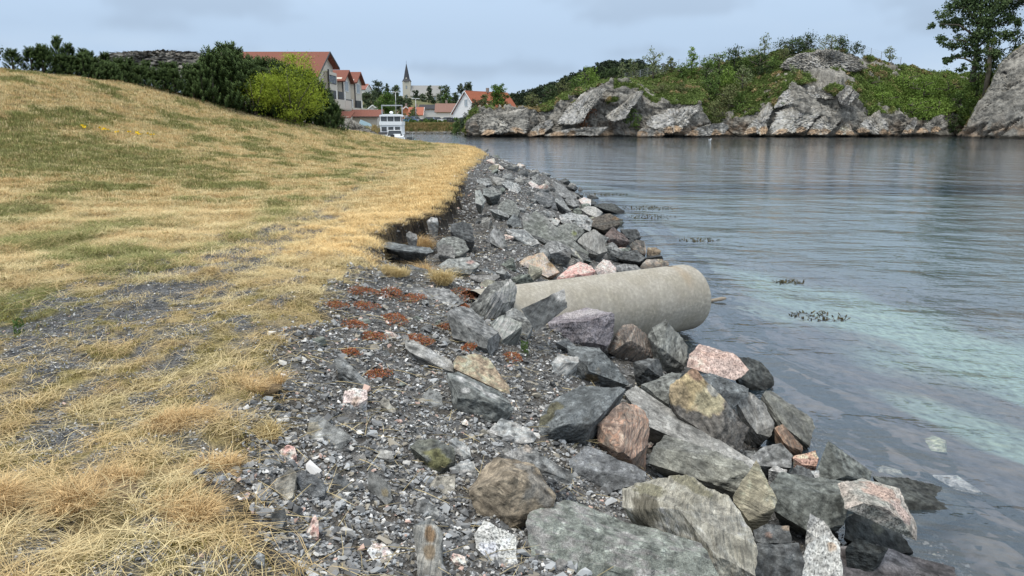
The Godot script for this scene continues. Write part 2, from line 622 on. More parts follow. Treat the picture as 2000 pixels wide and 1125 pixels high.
func make_materials() -> void:
	var SX := FastNoiseLite.TYPE_SIMPLEX_SMOOTH
	var mott := ntex(SX, 0.012, 6, 11, [[0.0, 0.42], [0.3, 0.68], [0.48, 0.84], [0.56, 0.80], [0.72, 0.93], [1.0, 1.0]], 512, FastNoiseLite.FRACTAL_FBM, 30.0)
	var streak := ntex(SX, 0.010, 6, 23, [[0.0, 0.40], [0.30, 0.58], [0.36, 0.84], [0.41, 0.60], [0.48, 0.78], [0.53, 0.95], [0.57, 0.66], [0.66, 0.86], [0.71, 0.62], [0.80, 0.96], [1.0, 1.0]], 512, FastNoiseLite.FRACTAL_FBM, 20.0)
	var band := ntex(SX, 0.009, 5, 37, [[0.0, Color(0.42, 0.42, 0.43)], [0.34, Color(0.58, 0.56, 0.56)], [0.44, Color(1.0, 0.96, 0.92)], [0.5, Color(0.62, 0.60, 0.59)], [0.6, Color(1.0, 0.86, 0.78)], [0.7, Color(0.70, 0.68, 0.66)], [1.0, Color(1, 1, 1)]], 512, FastNoiseLite.FRACTAL_FBM, 25.0)
	var vein := ntex(SX, 0.006, 4, 51, [[0.0, 0.52], [0.5, 0.66], [0.78, 0.74], [0.87, 0.86], [0.93, 1.0], [1.0, 1.0]], 512, FastNoiseLite.FRACTAL_RIDGED, 45.0)
	var speck := ntex(FastNoiseLite.TYPE_CELLULAR, 0.11, 1, 5, [[0.0, 0.42], [0.3, 0.70], [0.5, 0.88], [0.8, 0.97], [1.0, 1.0]], 512, FastNoiseLite.FRACTAL_NONE)
	var fine := ntex(FastNoiseLite.TYPE_SIMPLEX, 0.09, 3, 6, [[0.0, 0.5], [0.45, 0.84], [1.0, 1.0]], 512)
	var lich := ntex(SX, 0.02, 5, 77, [[0.0, 0.80], [0.5, 0.90], [0.62, 0.92], [0.70, 1.0], [1.0, 1.0]], 512)
	var bump := ntex(SX, 0.010, 7, 91, [], 512)
	var bumpr := ntex(SX, 0.014, 6, 92, [], 512, FastNoiseLite.FRACTAL_RIDGED, 30.0)
	M.gneiss = trimat(mott, Vector3(1.7, 2.2, 1.7), bump, 3.6, 0.85)
	speckled(M.gneiss, streak, 1.2)
	M.gneiss.uv2_scale = Vector3(2.2, 9.0, 2.2)
	M.schist = trimat(streak, Vector3(1.1, 6.5, 1.1), bump, 2.6, 0.85)
	speckled(M.schist, fine, 5.0)
	M.stripe = trimat(band, Vector3(1.0, 5.0, 1.0), bump, 2.2, 0.85)
	speckled(M.stripe, fine, 4.0)
	M.vein = trimat(vein, Vector3(1.6, 2.1, 1.6), bumpr, 2.4, 0.85)
	speckled(M.vein, streak, 1.2)
	M.vein.uv2_scale = Vector3(2.4, 9.0, 2.4)
	M.granite = trimat(lich, Vector3(1.5, 1.5, 1.5), bump, 3.4, 0.85)
	speckled(M.granite, speck, 2.2)
	M.cliff = trimat(mott, Vector3(0.11, 0.11, 0.11), bumpr, 4.0, 0.9)
	speckled(M.cliff, streak, 0.35)
	M.knoll = trimat(mott, Vector3(0.25, 0.4, 0.25), bumpr, 8.0, 0.9)
	speckled(M.knoll, streak, 0.9)
	M.soil = trimat(mott, Vector3(1.3, 1.3, 1.3), bump, 4.0, 0.95)
	speckled(M.soil, speck, 3.2)
	M.bed = trimat(mott, Vector3(0.7, 0.7, 0.7), bump, 3.0, 0.9)
	M.concrete = trimat(lich, Vector3(1.6, 1.6, 1.6), bump, 0.5, 0.88)
	var pores := ntex(FastNoiseLite.TYPE_SIMPLEX, 0.13, 2, 15, [[0.0, 0.45], [0.22, 0.60], [0.34, 0.93], [0.7, 0.97], [1.0, 1.0]], 512)
	speckled(M.concrete, pores, 2.6)
	M.cliff.albedo_color = Color(1.0, 0.985, 0.96)
	for k in ["gneiss", "schist", "vein", "stripe"]: M[k].albedo_color = Color(1.0, 0.985, 0.96)
	M.far = trimat(mott, Vector3(0.3, 0.3, 0.3), null, 0.0, 0.95)
	M.wall = trimat(mott, Vector3(0.2, 0.2, 0.2), null, 0.0, 0.9)
	M.tiles = trimat(fine, Vector3(0.35, 0.35, 0.35), bump, 3.0, 0.85)
	var v := StandardMaterial3D.new()
	v.vertex_color_use_as_albedo = true
	v.roughness = 0.75
	v.metallic_specular = 0.3
	v.backlight_enabled = true
	v.backlight = Color(0.45, 0.45, 0.45)
	M.leaf = v
	var s := StandardMaterial3D.new()
	s.vertex_color_use_as_albedo = true
	s.roughness = 0.85
	s.metallic_specular = 0.25
	s.backlight_enabled = true
	s.backlight = Color(0.3, 0.3, 0.3)
	M.straw = s
	var p := StandardMaterial3D.new()
	p.vertex_color_use_as_albedo = true
	p.roughness = 0.85
	p.metallic_specular = 0.35
	M.pebble = p
	M.bark = plainmat(Color(0.10, 0.085, 0.065), 0.95)
	M.white = plainmat(Color(0.78, 0.79, 0.79), 0.45)
	M.render = plainmat(Color(0.42, 0.385, 0.32), 0.9)
	M.trim = plainmat(Color(0.05, 0.045, 0.045), 0.7)
	M.pane = plainmat(Color(0.36, 0.41, 0.46), 0.2)  # pale blue: sky reflection put into the pane colour
	M.pane.metallic = 0.25
	M.glass = plainmat(Color(0.09, 0.10, 0.11), 0.12)
	M.dark = plainmat(Color(0.03, 0.03, 0.033), 0.5)
	M.steel = plainmat(Color(0.45, 0.46, 0.47), 0.4, 0.6)
	M.rubber = plainmat(Color(0.02, 0.02, 0.02), 0.8)
	# water: a clear sheet with a little silt in it, rippled by a normal map laid in the world
	var w := StandardMaterial3D.new()
	w.transparency = BaseMaterial3D.TRANSPARENCY_ALPHA
	w.albedo_color = Color(0.36, 0.46, 0.52, 0.11)
	w.roughness = 0.04
	w.metallic_specular = 0.5
	w.uv1_triplanar = true
	w.uv1_world_triplanar = true
	w.uv1_scale = Vector3(0.055, 0.055, 0.11)
	var wn := ntex(SX, 0.0017, 7, 301, [], 2048)
	wn.as_normal_map = true
	wn.bump_strength = 16.0
	wn.noise.fractal_gain = 0.55
	w.normal_enabled = true
	w.normal_scale = 1.0
	w.normal_texture = wn
	M.water = w

# ---------------------------------------------------------------- sky
func make_sky() -> Sky:
	var wd := 1024
	var hg := 512
	var im := Image.create_empty(wd, hg, false, Image.FORMAT_RGBF)
	var n1 := FastNoiseLite.new()
	n1.seed = 8
	n1.frequency = 0.55
	n1.fractal_octaves = 5
	n1.domain_warp_enabled = true
	n1.domain_warp_amplitude = 0.5
	n1.domain_warp_frequency = 0.8
	for y in hg:
		var th := PI * (y + 0.5) / hg
		var cy := cos(th)
		var sy := sin(th)
		for x in wd:
			var c: Color
			if cy <= 0.0:
				c = Color(0.16, 0.17, 0.17)
			else:
				var an := TAU * ((x + 0.5) / wd - 0.5)
				var q := 1.0 / (cy + 0.10)
				var px := sin(an) * sy * q
				var pz := -cos(an) * sy * q
				var a := n1.get_noise_2d(px, pz)
				var b := n1.get_noise_2d(px * 0.45 + 40.0, pz * 0.45)
				var base := Color(0.362, 0.468, 0.605).lerp(Color(0.50, 0.53, 0.56), smoothstep(0.2, 0.85, cy))
				var dark := Color(0.265, 0.335, 0.43).lerp(Color(0.40, 0.415, 0.43), smoothstep(0.2, 0.85, cy))
				var lite := Color(0.44, 0.535, 0.64).lerp(Color(0.60, 0.61, 0.62), smoothstep(0.2, 0.85, cy))
				c = base.lerp(dark, smoothstep(0.08, 0.42, a) * 0.5)
				c = c.lerp(lite, smoothstep(0.0, 0.45, b) * 0.55)
				c = c.lerp(Color(0.41, 0.50, 0.605), 1.0 - smoothstep(0.0, 0.07, cy))
				var k := (1.0 + 2.0 * cy) / 1.2 if cy > 0.1 else 1.0     # an overcast sky is about three times as bright overhead as low down
				c = tinted(c, k * 1.03)
			im.set_pixel(x, y, c)
	var m := PanoramaSkyMaterial.new()
	m.panorama = ImageTexture.create_from_image(im)
	var s := Sky.new()
	s.sky_material = m
	return s

# ---------------------------------------------------------------- near ground
func build_ground() -> void:
	var zs := []
	var z := 3.0
	while z > -64.0:
		zs.append(z)
		z -= clampf(0.0105 * absf(z), 0.045, 0.5) if z < -1.8 else 0.12
	var us := []                       # across: measured from the turf edge, negative is lawn
	var u := -46.0
	while u < 9.0:
		us.append(u)
		var d := absf(u - 0.6)
		u += clampf(0.020 * (d - 2.0), 0.045, 0.7)
	var st := ST()
	var nx := us.size()
	for k in zs.size():
		var zz: float = zs[k]
		var e := edge_x(zz)
		for i in nx:
			var x: float = us[i] + e
			var y := surface_y(x, zz)
			var d: float = us[i]
			var c: Color
			var n := nb.get_noise_2d(x * 3.0, zz * 3.0)
			var n2 := na.get_noise_2d(x * 2.0, zz * 2.0)
			if d > 0.0:
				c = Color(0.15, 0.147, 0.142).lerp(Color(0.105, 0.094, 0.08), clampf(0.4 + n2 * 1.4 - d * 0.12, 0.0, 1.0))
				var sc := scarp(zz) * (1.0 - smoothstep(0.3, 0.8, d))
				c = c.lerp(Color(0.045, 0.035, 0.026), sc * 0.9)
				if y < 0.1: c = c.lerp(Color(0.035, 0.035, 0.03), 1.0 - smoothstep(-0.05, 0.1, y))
			else:
				var straw := Color(0.40, 0.315, 0.155).lerp(Color(0.32, 0.24, 0.12), clampf(0.5 + n * 1.3, 0.0, 1.0))
				var moss := Color(0.21, 0.18, 0.055)
				c = straw.lerp(moss, clampf((1.0 - smoothstep(-7.5, -5.0, zz - 0.0) * 0.0) * (0.25 + n2 * 1.1), 0.0, 0.7) * (1.0 if zz > -9.0 and x > -6.0 else 0.35))
				c = c.lerp(Color(0.105, 0.125, 0.04), green_mask(x, zz) * 0.75)
				c = c.lerp(Color(0.125, 0.125, 0.125), path_mask(x, zz))
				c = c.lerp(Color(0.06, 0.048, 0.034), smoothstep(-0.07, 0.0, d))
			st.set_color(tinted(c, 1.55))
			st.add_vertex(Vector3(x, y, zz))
	for k in zs.size() - 1:
		for i in nx - 1:
			var a := k * nx + i
			st.add_index(a)
			st.add_index(a + nx)
			st.add_index(a + 1)
			st.add_index(a + 1)
			st.add_index(a + nx)
			st.add_index(a + nx + 1)
	struct("ground", done(st), M.soil)

func build_seabed() -> void:
	var st := ST()
	var nx := 70
	var nz := 130
	var bed := func(x: float, zz: float) -> float:
		var s := shore_x(maxf(zz, -60.0))
		return -0.22 - maxf(0.0, x - s - 0.5) * 0.17
	for k in nz:
		var zz := 8.0 - pow(k / float(nz - 1), 1.6) * 68.0
		var s := shore_x(zz)
		for i in nx:
			var x := s + 0.3 + pow(i / float(nx - 1), 1.7) * 45.0
			var n := na.get_noise_2d(x * 0.5, zz * 0.5)
			var n2 := nb.get_noise_2d(x * 1.7, zz * 1.7)
			var y: float = bed.call(x, zz)
			y = maxf(y, -2.6) + n2 * 0.06
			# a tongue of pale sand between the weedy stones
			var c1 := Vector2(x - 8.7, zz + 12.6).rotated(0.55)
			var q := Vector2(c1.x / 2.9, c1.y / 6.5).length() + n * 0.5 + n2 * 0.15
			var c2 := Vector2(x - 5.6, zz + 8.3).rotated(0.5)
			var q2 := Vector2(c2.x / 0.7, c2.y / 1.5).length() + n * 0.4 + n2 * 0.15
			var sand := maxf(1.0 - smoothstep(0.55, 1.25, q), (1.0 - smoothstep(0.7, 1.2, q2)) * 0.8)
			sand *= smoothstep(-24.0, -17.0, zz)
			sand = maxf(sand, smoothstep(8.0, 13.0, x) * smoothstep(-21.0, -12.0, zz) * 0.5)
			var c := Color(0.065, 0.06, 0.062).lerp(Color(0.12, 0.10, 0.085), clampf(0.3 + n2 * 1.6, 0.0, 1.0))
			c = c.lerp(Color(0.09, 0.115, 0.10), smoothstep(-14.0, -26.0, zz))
			c = c.lerp(Color(0.225, 0.31, 0.255), clampf(sand, 0.0, 1.0) * (0.9 + 0.1 * n2))  # the water's green tint is put into the sand colour
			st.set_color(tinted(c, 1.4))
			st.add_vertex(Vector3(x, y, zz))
	for k in nz - 1:
		for i in nx - 1:
			var a := k * nx + i
			st.add_index(a)
			st.add_index(a + nx)
			st.add_index(a + 1)
			st.add_index(a + 1)
			st.add_index(a + nx)
			st.add_index(a + nx + 1)
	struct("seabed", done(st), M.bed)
	var deep := ST()
	quad(deep, V(-900, -3.4, 200), V(900, -3.4, 200), V(900, -3.4, -1500), V(-900, -3.4, -1500))
	struct("sea_floor", done(deep), plainmat(Color(0.09, 0.12, 0.10), 0.95))
	var wt := ST()
	quad(wt, V(-60, 0, 25), V(330, 0, 25), V(330, 0, -215), V(-60, 0, -215))
	struct("water", done(wt), M.water)

# ---------------------------------------------------------------- loose gravel and grass
func stone_mesh(sd: int) -> ArrayMesh:
	var r := rng(sd)
	var q := random_points(r, Vector3(1.0, r.randf_range(0.45, 0.75), r.randf_range(0.6, 0.95)), 9)
	var st := flat()
	for t in hull(q):
		tri(st, q[t[0]], q[t[1]], q[t[2]])
	return done(st)

func stone_color(r: RandomNumberGenerator) -> Color:
	var k := r.randf()
	var c := Color(0.15, 0.152, 0.152)
	if k < 0.36: c = Color(0.165, 0.165, 0.163)
	elif k < 0.60: c = Color(0.085, 0.086, 0.086)
	elif k < 0.75: c = Color(0.25, 0.257, 0.26)
	elif k < 0.87: c = Color(0.21, 0.19, 0.155)
	elif k < 0.95: c = Color(0.36, 0.35, 0.33)
	elif k < 0.97: c = Color(0.34, 0.24, 0.20)
	else: c = Color(0.50, 0.49, 0.475)
	return tinted(c, r.randf_range(0.9, 1.65))

func build_gravel() -> void:
	var r := rng(4)
	var xf := [[], [], [], []]
	var co := [[], [], [], []]
	var n := 0
	var tries := 0
	while n < 105000 and tries < 400000:
		tries += 1
		var D := 2.0 * exp(r.randf() * 3.15)
		var x := D * r.randf_range(-0.85, 0.85)
		var z := -D
		var e := edge_x(z)
		var s := shore_x(z)
		if x > s + 0.35 or x < -9.0: continue
		var on_bank := x > e - 0.05
		if not on_bank:
			var pm := path_mask(x, z)
			if r.randf() > pm * 0.9 + 0.02: continue
		elif (x - e) / (s - e) > 0.5 and r.randf() < 0.62: continue
		var sz := 0.008 + 0.020 * pow(r.randf(), 3.5) + D * 0.0010
		if on_bank:
			sz *= 1.25
			if r.randf() < 0.10: sz *= r.randf_range(1.5, 2.6)
		else: sz *= 0.8
		var y := surface_y(x, z)
		var b := Basis.from_euler(Vector3((r.randf() - 0.5) * 1.2, r.randf() * TAU, (r.randf() - 0.5) * 1.2)).scaled(Vector3.ONE * sz * r.randf_range(0.8, 1.2))
		var k := r.randi() % 4
		xf[k].append(Transform3D(b, Vector3(x, y + sz * 0.15, z)))
		var sc := stone_color(r)
		if y < 0.08: sc = tinted(sc, 0.35)
		co[k].append(sc)
		n += 1
	# weedy stones on the bed of the shallows
	var ux := []
	var uc := []
	for i in 900:
		var z := -3.5 - 26.0 * pow(r.randf(), 1.4)
		var x := shore_x(z) + 0.1 + 3.2 * pow(r.randf(), 1.5)
		var sz := r.randf_range(0.10, 0.42)
		ux.append(Transform3D(Basis.from_euler(Vector3(r.randf() - 0.5, r.randf() * TAU, r.randf() - 0.5)).scaled(Vector3(sz, sz * 0.8, sz)), Vector3(x, -0.26 - (x - shore_x(z)) * 0.16, z)))
		uc.append(Color(0.10, 0.10, 0.075).lerp(Color(0.22, 0.21, 0.17), pow(r.randf(), 2.0)))
	stuff("seabed_stones", stone_mesh(71), M.pebble, ux, uc, "weedy stones on the bed of the shallow water", "stones")
	var root_label := ["crushed grey gravel of the bank and worn path", "fine angular gravel scattered between the rocks", "dark gravel chips on the bank and path", "pale gravel chips on the bank and path"]
	for k in 4:
		stuff("gravel", stone_mesh(60 + k), M.pebble, xf[k], co[k], root_label[k], "gravel")

func blade_clump(sd: int, blades: int, rad: float, hmin: float, hmax: float, lean: float, wd: float) -> ArrayMesh:
	var r := rng(sd)
	var st := flat()
	for i in blades:
		var a := r.randf() * TAU
		var p := Vector3(cos(a), 0, sin(a)) * rad * sqrt(r.randf())
		var h := r.randf_range(hmin, hmax)
		var dir := Vector3(r.randfn(), 0, r.randfn()).normalized()
		var l := lean * r.randf_range(0.3, 1.3)
		var m := p + Vector3(0, h * 0.55, 0) + dir * h * l * 0.45
		var t := p + Vector3(0, maxf(h * (1.0 - 0.32 * l), 0.012), 0) + dir * h * l * 1.15
		var s := dir.cross(Vector3.UP).rotated(Vector3.UP, r.randf_range(-0.8, 0.8)) * wd * 0.5
		st.set_color(tinted(Color(1, 1, 1), r.randf_range(0.7, 1.25)))
		quad(st, p - s, p + s, m + s * 0.8, m - s * 0.8)
		tri(st, m - s * 0.8, m + s * 0.8, t)
	return done(st)

func build_grass() -> void:
	var r := rng(12)
	var kinds := []
	for k in 3: kinds.append(blade_clump(200 + k, 15, 0.05, 0.02, 0.055, 0.75, 0.0028))
	for k in 3: kinds.append(blade_clump(210 + k, 11, 0.06, 0.05, 0.13, 2.1, 0.0026))      # mown and trodden stalks
	for k in 2: kinds.append(blade_clump(220 + k, 26, 0.12, 0.03, 0.08, 0.6, 0.006))       # for farther off
	kinds.append(blade_clump(230, 22, 0.05, 0.006, 0.022, 0.7, 0.004))                     # moss
	var rs := rng(240)
	for q in 2:                                                                            # long straight stalks lying about
		var sm2 := flat()
		for i in 5:
			var a := rs.randf() * TAU
			var d := Vector3(cos(a), rs.randf_range(-0.05, 0.22), sin(a)) * rs.randf_range(0.03, 0.10)
			var o := Vector3(rs.randfn() * 0.05, 0.012 + rs.randf() * 0.02, rs.randfn() * 0.05)
			var bend := Vector3(rs.randfn(), 0.6, rs.randfn()) * 0.008
			sm2.set_color(tinted(Color.WHITE, rs.randf_range(0.75, 1.3)))
			tube(sm2, [o - d, o + bend, o + d], [0.0011, 0.001, 0.0005], 3, false)
		kinds.append(done(sm2))
	var xf := []
	var co := []
	for k in kinds.size():
		xf.append([])
		co.append([])
	var n := 0
	var tries := 0
	while n < 150000 and tries < 420000:
		tries += 1
		var D := 2.0 * exp(r.randf() * 3.28)
		var x := D * r.randf_range(-0.86, 0.15)
		var z := -D
		var e := edge_x(z)
		if x > e + 0.03 or x < -34.0: continue
		var y := surface_y(x, z)
		var pm := path_mask(x, z)
		if r.randf() < pm * 0.84: continue
		var near_edge := smoothstep(-1.7, -0.3, x - e)
		var g := green_mask(x, z)
		var n1 := na.get_noise_2d(x * 1.4, z * 1.4)
		var n2 := nb.get_noise_2d(x * 4.0, z * 4.0)
		if D < 11.0 and r.randf() < (0.80 + 0.35 * smoothstep(-0.1, 0.35, -n2)) * (1.0 - smoothstep(5.5, 11.0, D)): continue
		var c := Color(0.50, 0.415, 0.235).lerp(Color(0.44, 0.325, 0.165), clampf(0.5 + n1 * 1.2 + r.randf_range(-0.3, 0.3), 0.0, 1.0))
		if D > 9.0: c = c.lerp(Color(0.55, 0.40, 0.19), near_edge * 0.7)
		var gr := Color(0.17, 0.205, 0.06).lerp(Color(0.26, 0.26, 0.09), r.randf())
		if r.randf() < g * 0.85 + 0.05 * smoothstep(-2.5, -5.0, x): c = c.lerp(gr, r.randf_range(0.6, 1.0)); c = tinted(c, 0.72)
		c = tinted(c, r.randf_range(0.85, 1.25) * (1.25 if D < 8.0 else 1.45))
		var k: int
		if D > 14.0: k = 6 + r.randi() % 2
		else: k = (r.randi() % 3) + (3 if r.randf() < (0.62 if D < 8.0 else 0.4) else 0)
		if D < 10.0:
			var pick := r.randf()
			var nearness := 1.0 - smoothstep(6.0, 10.0, D)
			if pick < 0.50 * nearness:
				k = 8
				c = Color(0.33, 0.265, 0.085).lerp(Color(0.19, 0.165, 0.05), r.randf())
			elif pick < 0.76 * nearness: k = 9 + r.randi() % 2
		var sc := 1.0 if D < 8.0 else (1.0 + (D - 8.0) * 0.05 if D < 14.0 else 0.55 + D * 0.030)
		sc *= r.randf_range(0.75, 1.25)
		if g > 0.4: sc *= 1.2
		var b := Basis(Vector3.UP, r.randf() * TAU).scaled(Vector3(sc, sc * (0.75 if k >= 3 and k < 6 else 1.0), sc))
		xf[k].append(Transform3D(b, Vector3(x, y - 0.006, z)))
		co[k].append(c)
		n += 1
	var lab := ["dry straw coloured grass covering the lawn", "short dry grass blades of the lawn", "dry yellow grass blades around the path", "flattened straw stalks lying over lawn and path", "mown dry stalks lying across the gravel path", "loose straw stalks on the turf", "dry and green grass of the rising lawn", "dry grass of the hillside up to the hedge", "yellow green moss between the straw", "long straw stalks lying on moss and gravel", "fallen straw stalks crossing the path"]
	for k in kinds.size():
		stuff("grass", kinds[k], M.straw, xf[k], co[k], lab[k], "grass")
	# stray straws on the gravel slope
	var sx := []
	var sc2 := []
	var sm := ST()
	sm.set_smooth_group(-1)
	sm.set_color(Color.WHITE)
	tube(sm, [V(-0.5, 0, 0), V(-0.1, 0.05, 0.02), V(0.5, 0.01, -0.02)], [0.008, 0.007, 0.003], 3)
	var straw := done(sm)
	for i in 900:
		var D := 2.2 * exp(r.randf() * 2.0)
		var z := -D
		var x := edge_x(z) + pow(r.randf(), 1.5) * 3.0
		var l := r.randf_range(0.10, 0.32)
		var b := Basis.from_euler(Vector3(0, r.randf() * TAU, r.randf_range(-0.2, 0.2))).scaled(Vector3.ONE * l)
		sx.append(Transform3D(b, Vector3(x, surface_y(x, z) + 0.025, z)))
		sc2.append(tinted(Color(0.50, 0.41, 0.23), r.randf_range(0.6, 1.2)))
	stuff("straw", straw, M.straw, sx, sc2, "stray straws fallen on the gravel slope", "straw")

func tuft(label: String, x: float, z: float, rad: float, h: float, c: Color, sd: int) -> void:
	var t := thing("grass_tuft", label, "grass tuft", Vector3(x, surface_y(x, z) - 0.01, z), 0.0, "dry grass tufts at the turf edge")
	var r := rng(sd)
	var st := flat()
	var n := int(1500 * clampf(rad / 0.14, 0.5, 2.2))
	var cl := []
	for k in 7:
		var ca := r.randf() * TAU
		cl.append([Vector3(cos(ca), 0, sin(ca)) * rad * sqrt(r.randf()) * 0.85, rad * r.randf_range(0.25, 0.5), r.randf_range(0.55, 1.15), Vector3(r.randfn(), 0, r.randfn()) * 0.35])
	for i in n:
		var a := r.randf() * TAU
		var q := sqrt(r.randf())
		var o: Array = cl[r.randi() % 7]
		var p: Vector3 = o[0] + Vector3(cos(a), 0, sin(a)) * o[1] * q
		var hh: float = h * o[2] * r.randf_range(0.35, 1.15)
		var dir: Vector3 = Vector3(cos(a), 0, sin(a)) * (0.15 + q * 0.7) + o[3] + Vector3(r.randfn(), 0, r.randfn()) * 0.5
		if r.randf() < 0.12: dir *= 2.2
		var m := p + Vector3(0, hh * 0.6, 0) + dir * hh * 0.28
		var e := p + Vector3(0, hh * (0.95 - 0.35 * q), 0) + dir * hh * 0.8
		var s := dir.cross(Vector3.UP).normalized().rotated(Vector3.UP, r.randf_range(-1, 1)) * 0.0016
		st.set_color(tinted(c.lerp(Color(0.62, 0.48, 0.26), r.randf() * 0.5), r.randf_range(0.6, 1.25)))
		quad(st, p - s, p + s, m + s * 0.8, m - s * 0.8)
		tri(st, m - s * 0.8, m + s * 0.8, e)
	obj("blades", done(st), M.straw, t)
	var mound := SphereMesh.new()
	mound.radius = rad * 0.85
	mound.height = h * 0.55
	mound.radial_segments = 16
	mound.rings = 8
	obj("root_mat", mound, plainmat(Color(0.14, 0.095, 0.05), 0.95), t)

func sedum(label: String, x: float, z: float, rad: float, sd: int, lift := 0.0) -> void:
	var r := rng(sd)
	var st := flat()
	for i in int(420 * clampf(rad / 0.10, 0.5, 1.8)):
		var a := r.randf() * TAU
		var q := sqrt(r.randf())
		var p := Vector3(cos(a), 0, sin(a)) * rad * q * (1.0 + 0.3 * sin(a * 2.0 + sd))
		p.y = rad * 0.35 * (1.0 - q * q) * r.randf_range(0.3, 1.1) + nb.get_noise_2d(p.x * 40.0, p.z * 40.0 + sd) * 0.02
		var c := Color(0.30, 0.085, 0.045).lerp(Color(0.40, 0.17, 0.075), r.randf())
		if r.randf() < 0.12: c = Color(0.18, 0.17, 0.06)
		leaf(st, p, Vector3(r.randfn(), r.randfn() + 0.8, r.randfn()).normalized(), r.randf_range(0.012, 0.024), r.randf_range(0.006, 0.011), tinted(c, r.randf_range(0.7, 1.25)), r)
	var o := obj("stonecrop", done(st), M.leaf)
	o.position = Vector3(x, surface_y(x, z) + 0.01 + lift, z)
	tag(o, label, "stonecrop", "red stonecrop cushions on the bank")

# ---------------------------------------------------------------- filling rocks of the bank
func filler_rocks() -> void:
	var r := rng(77)
	var look := [["grey", "gneiss", Color(0.20, 0.21, 0.215), Color(0.14, 0.147, 0.15)], ["dark grey", "gneiss", Color(0.10, 0.105, 0.11), Color(0.075, 0.08, 0.083)], ["streaky grey", "schist", Color(0.20, 0.20, 0.195), Color(0.13, 0.132, 0.13)], ["pale grey", "vein", Color(0.31, 0.325, 0.335), Color(0.24, 0.25, 0.26)], ["olive grey", "schist", Color(0.20, 0.195, 0.155), Color(0.15, 0.148, 0.125)], ["greenish grey", "gneiss", Color(0.165, 0.185, 0.17), Color(0.12, 0.135, 0.125)], ["pinkish", "granite", Color(0.38, 0.27, 0.23), Color(0.29, 0.21, 0.18)]]
	var placed := []
	for a in rocks_at: placed.append([a[0], 0.26])
	var used := {}
	var n := 0
	var tries := 0
	while n < 285 and tries < 16000:
		tries += 1
		var D: float
		var w: float
		if n < 150:                       # stones lying in the near gravel
			D = r.randf_range(2.9, 9.5)
			w = r.randf_range(0.05, 0.62) if n < 84 else r.randf_range(0.44, 1.0)
		else:
			D = r.randf_range(9.0, 24.0) if n < 220 else r.randf_range(22.0, 52.0)
			w = r.randf_range(0.12, 1.02)
		var z := -D
		var e := edge_x(z)
		var s := shore_x(z)
		var x := lerpf(e, s, w)
		if x > D * 0.72: continue
		var sz: float = (0.055 + 0.13 * pow(r.randf(), 1.6)) if n < 84 else r.randf_range(0.14, 0.30) if n < 150 else r.randf_range(0.22, 0.48) + (0.15 if n >= 220 else 0.0)
		if n >= 150 and w > 0.8: sz *= 1.25
		var p := Vector3(x, surface_y(x, z), z)
		# keep clear of the pipe and of the other rocks
		var q := Vector2(x - 2.5, z + 10.9)
		if absf(q.dot(Vector2(0.62, 0.78))) < 0.75 and q.dot(Vector2(0.78, -0.62)) > -3.6 and q.dot(Vector2(0.78, -0.62)) < 0.5: continue
		var clear := true
		for o in placed:
			if (o[0] - p).length() < o[1] + sz * 0.6 and n < 84 or (o[0] - p).length() < (o[1] * (0.62 if n >= 84 else 0.9) + sz * 0.4):
				clear = false
				break
		if not clear: continue
		placed.append([p, sz * 0.45])
		var k := 0
		var rr := r.randf()
		var cum := [0.26, 0.46, 0.62, 0.76, 0.86, 0.95, 1.0]
		while rr > cum[k]: k += 1
		var lk: Array = look[k]
		var dims := Vector3(1.0, r.randf_range(0.4, 0.7), r.randf_range(0.55, 0.95))
		var form := "flat" if dims.y < 0.48 else ("narrow" if dims.z < 0.66 else "blocky")
		# the landmark it lies next to, and on which side
		var best := 0
		var bd := 1e9
		for i in rocks_at.size():
			var d: float = (rocks_at[i][0] - p).length()
			if d < bd:
				bd = d
				best = i
		var v: Vector3 = p - rocks_at[best][0]
		var side := "on the water side of" if v.x > absf(v.z) else ("on the lawn side of" if -v.x > absf(v.z) else ("beyond" if v.z < 0.0 else "in front of"))
		var ref: String = rocks_at[best][1]
		var words := ref.split(" ")
		var short := " ".join(words.slice(0, mini(6, words.size())))
		while short.split(" ")[-1] in ["the", "a", "with", "and", "of", "at", "in", "on", "by", "to", "its", "over", "beside", "behind", "below", "above", "between", "white", "near", "into", "just", "dark", "far", "from", "pale", "grey", "brown"]:
			short = " ".join(short.split(" ").slice(0, -1))
		var label := "%s %s %s %s %s" % [form, lk[0], "stone" if sz < 0.16 else "rock", side, short]
		if used.has(label):
			placed.pop_back()
			continue
		used[label] = true
		var pts := random_points(r, dims * sz, 13)
		var fo := Vector3(r.randfn() * 0.5, 1.0, r.randfn() * 0.5).normalized()
		var o := obj("stone" if sz < 0.16 else "rock", null, M[lk[1]])
		var b := Basis.from_euler(Vector3((r.randf() - 0.5) * 0.9, r.randf() * TAU, (r.randf() - 0.5) * 0.9))
		o.mesh = rock_mesh(pts, lk[2], lk[3], maxf(0.012, D * 0.005), 1000 + n, lk[1], [], -(p.y + sz * 0.1), b)
		o.transform = Transform3D(b, p + Vector3(0, sz * 0.12, 0))
		tag(o, label, "stone" if sz < 0.16 else "rock", "rubble rocks of the bank")
		n += 1

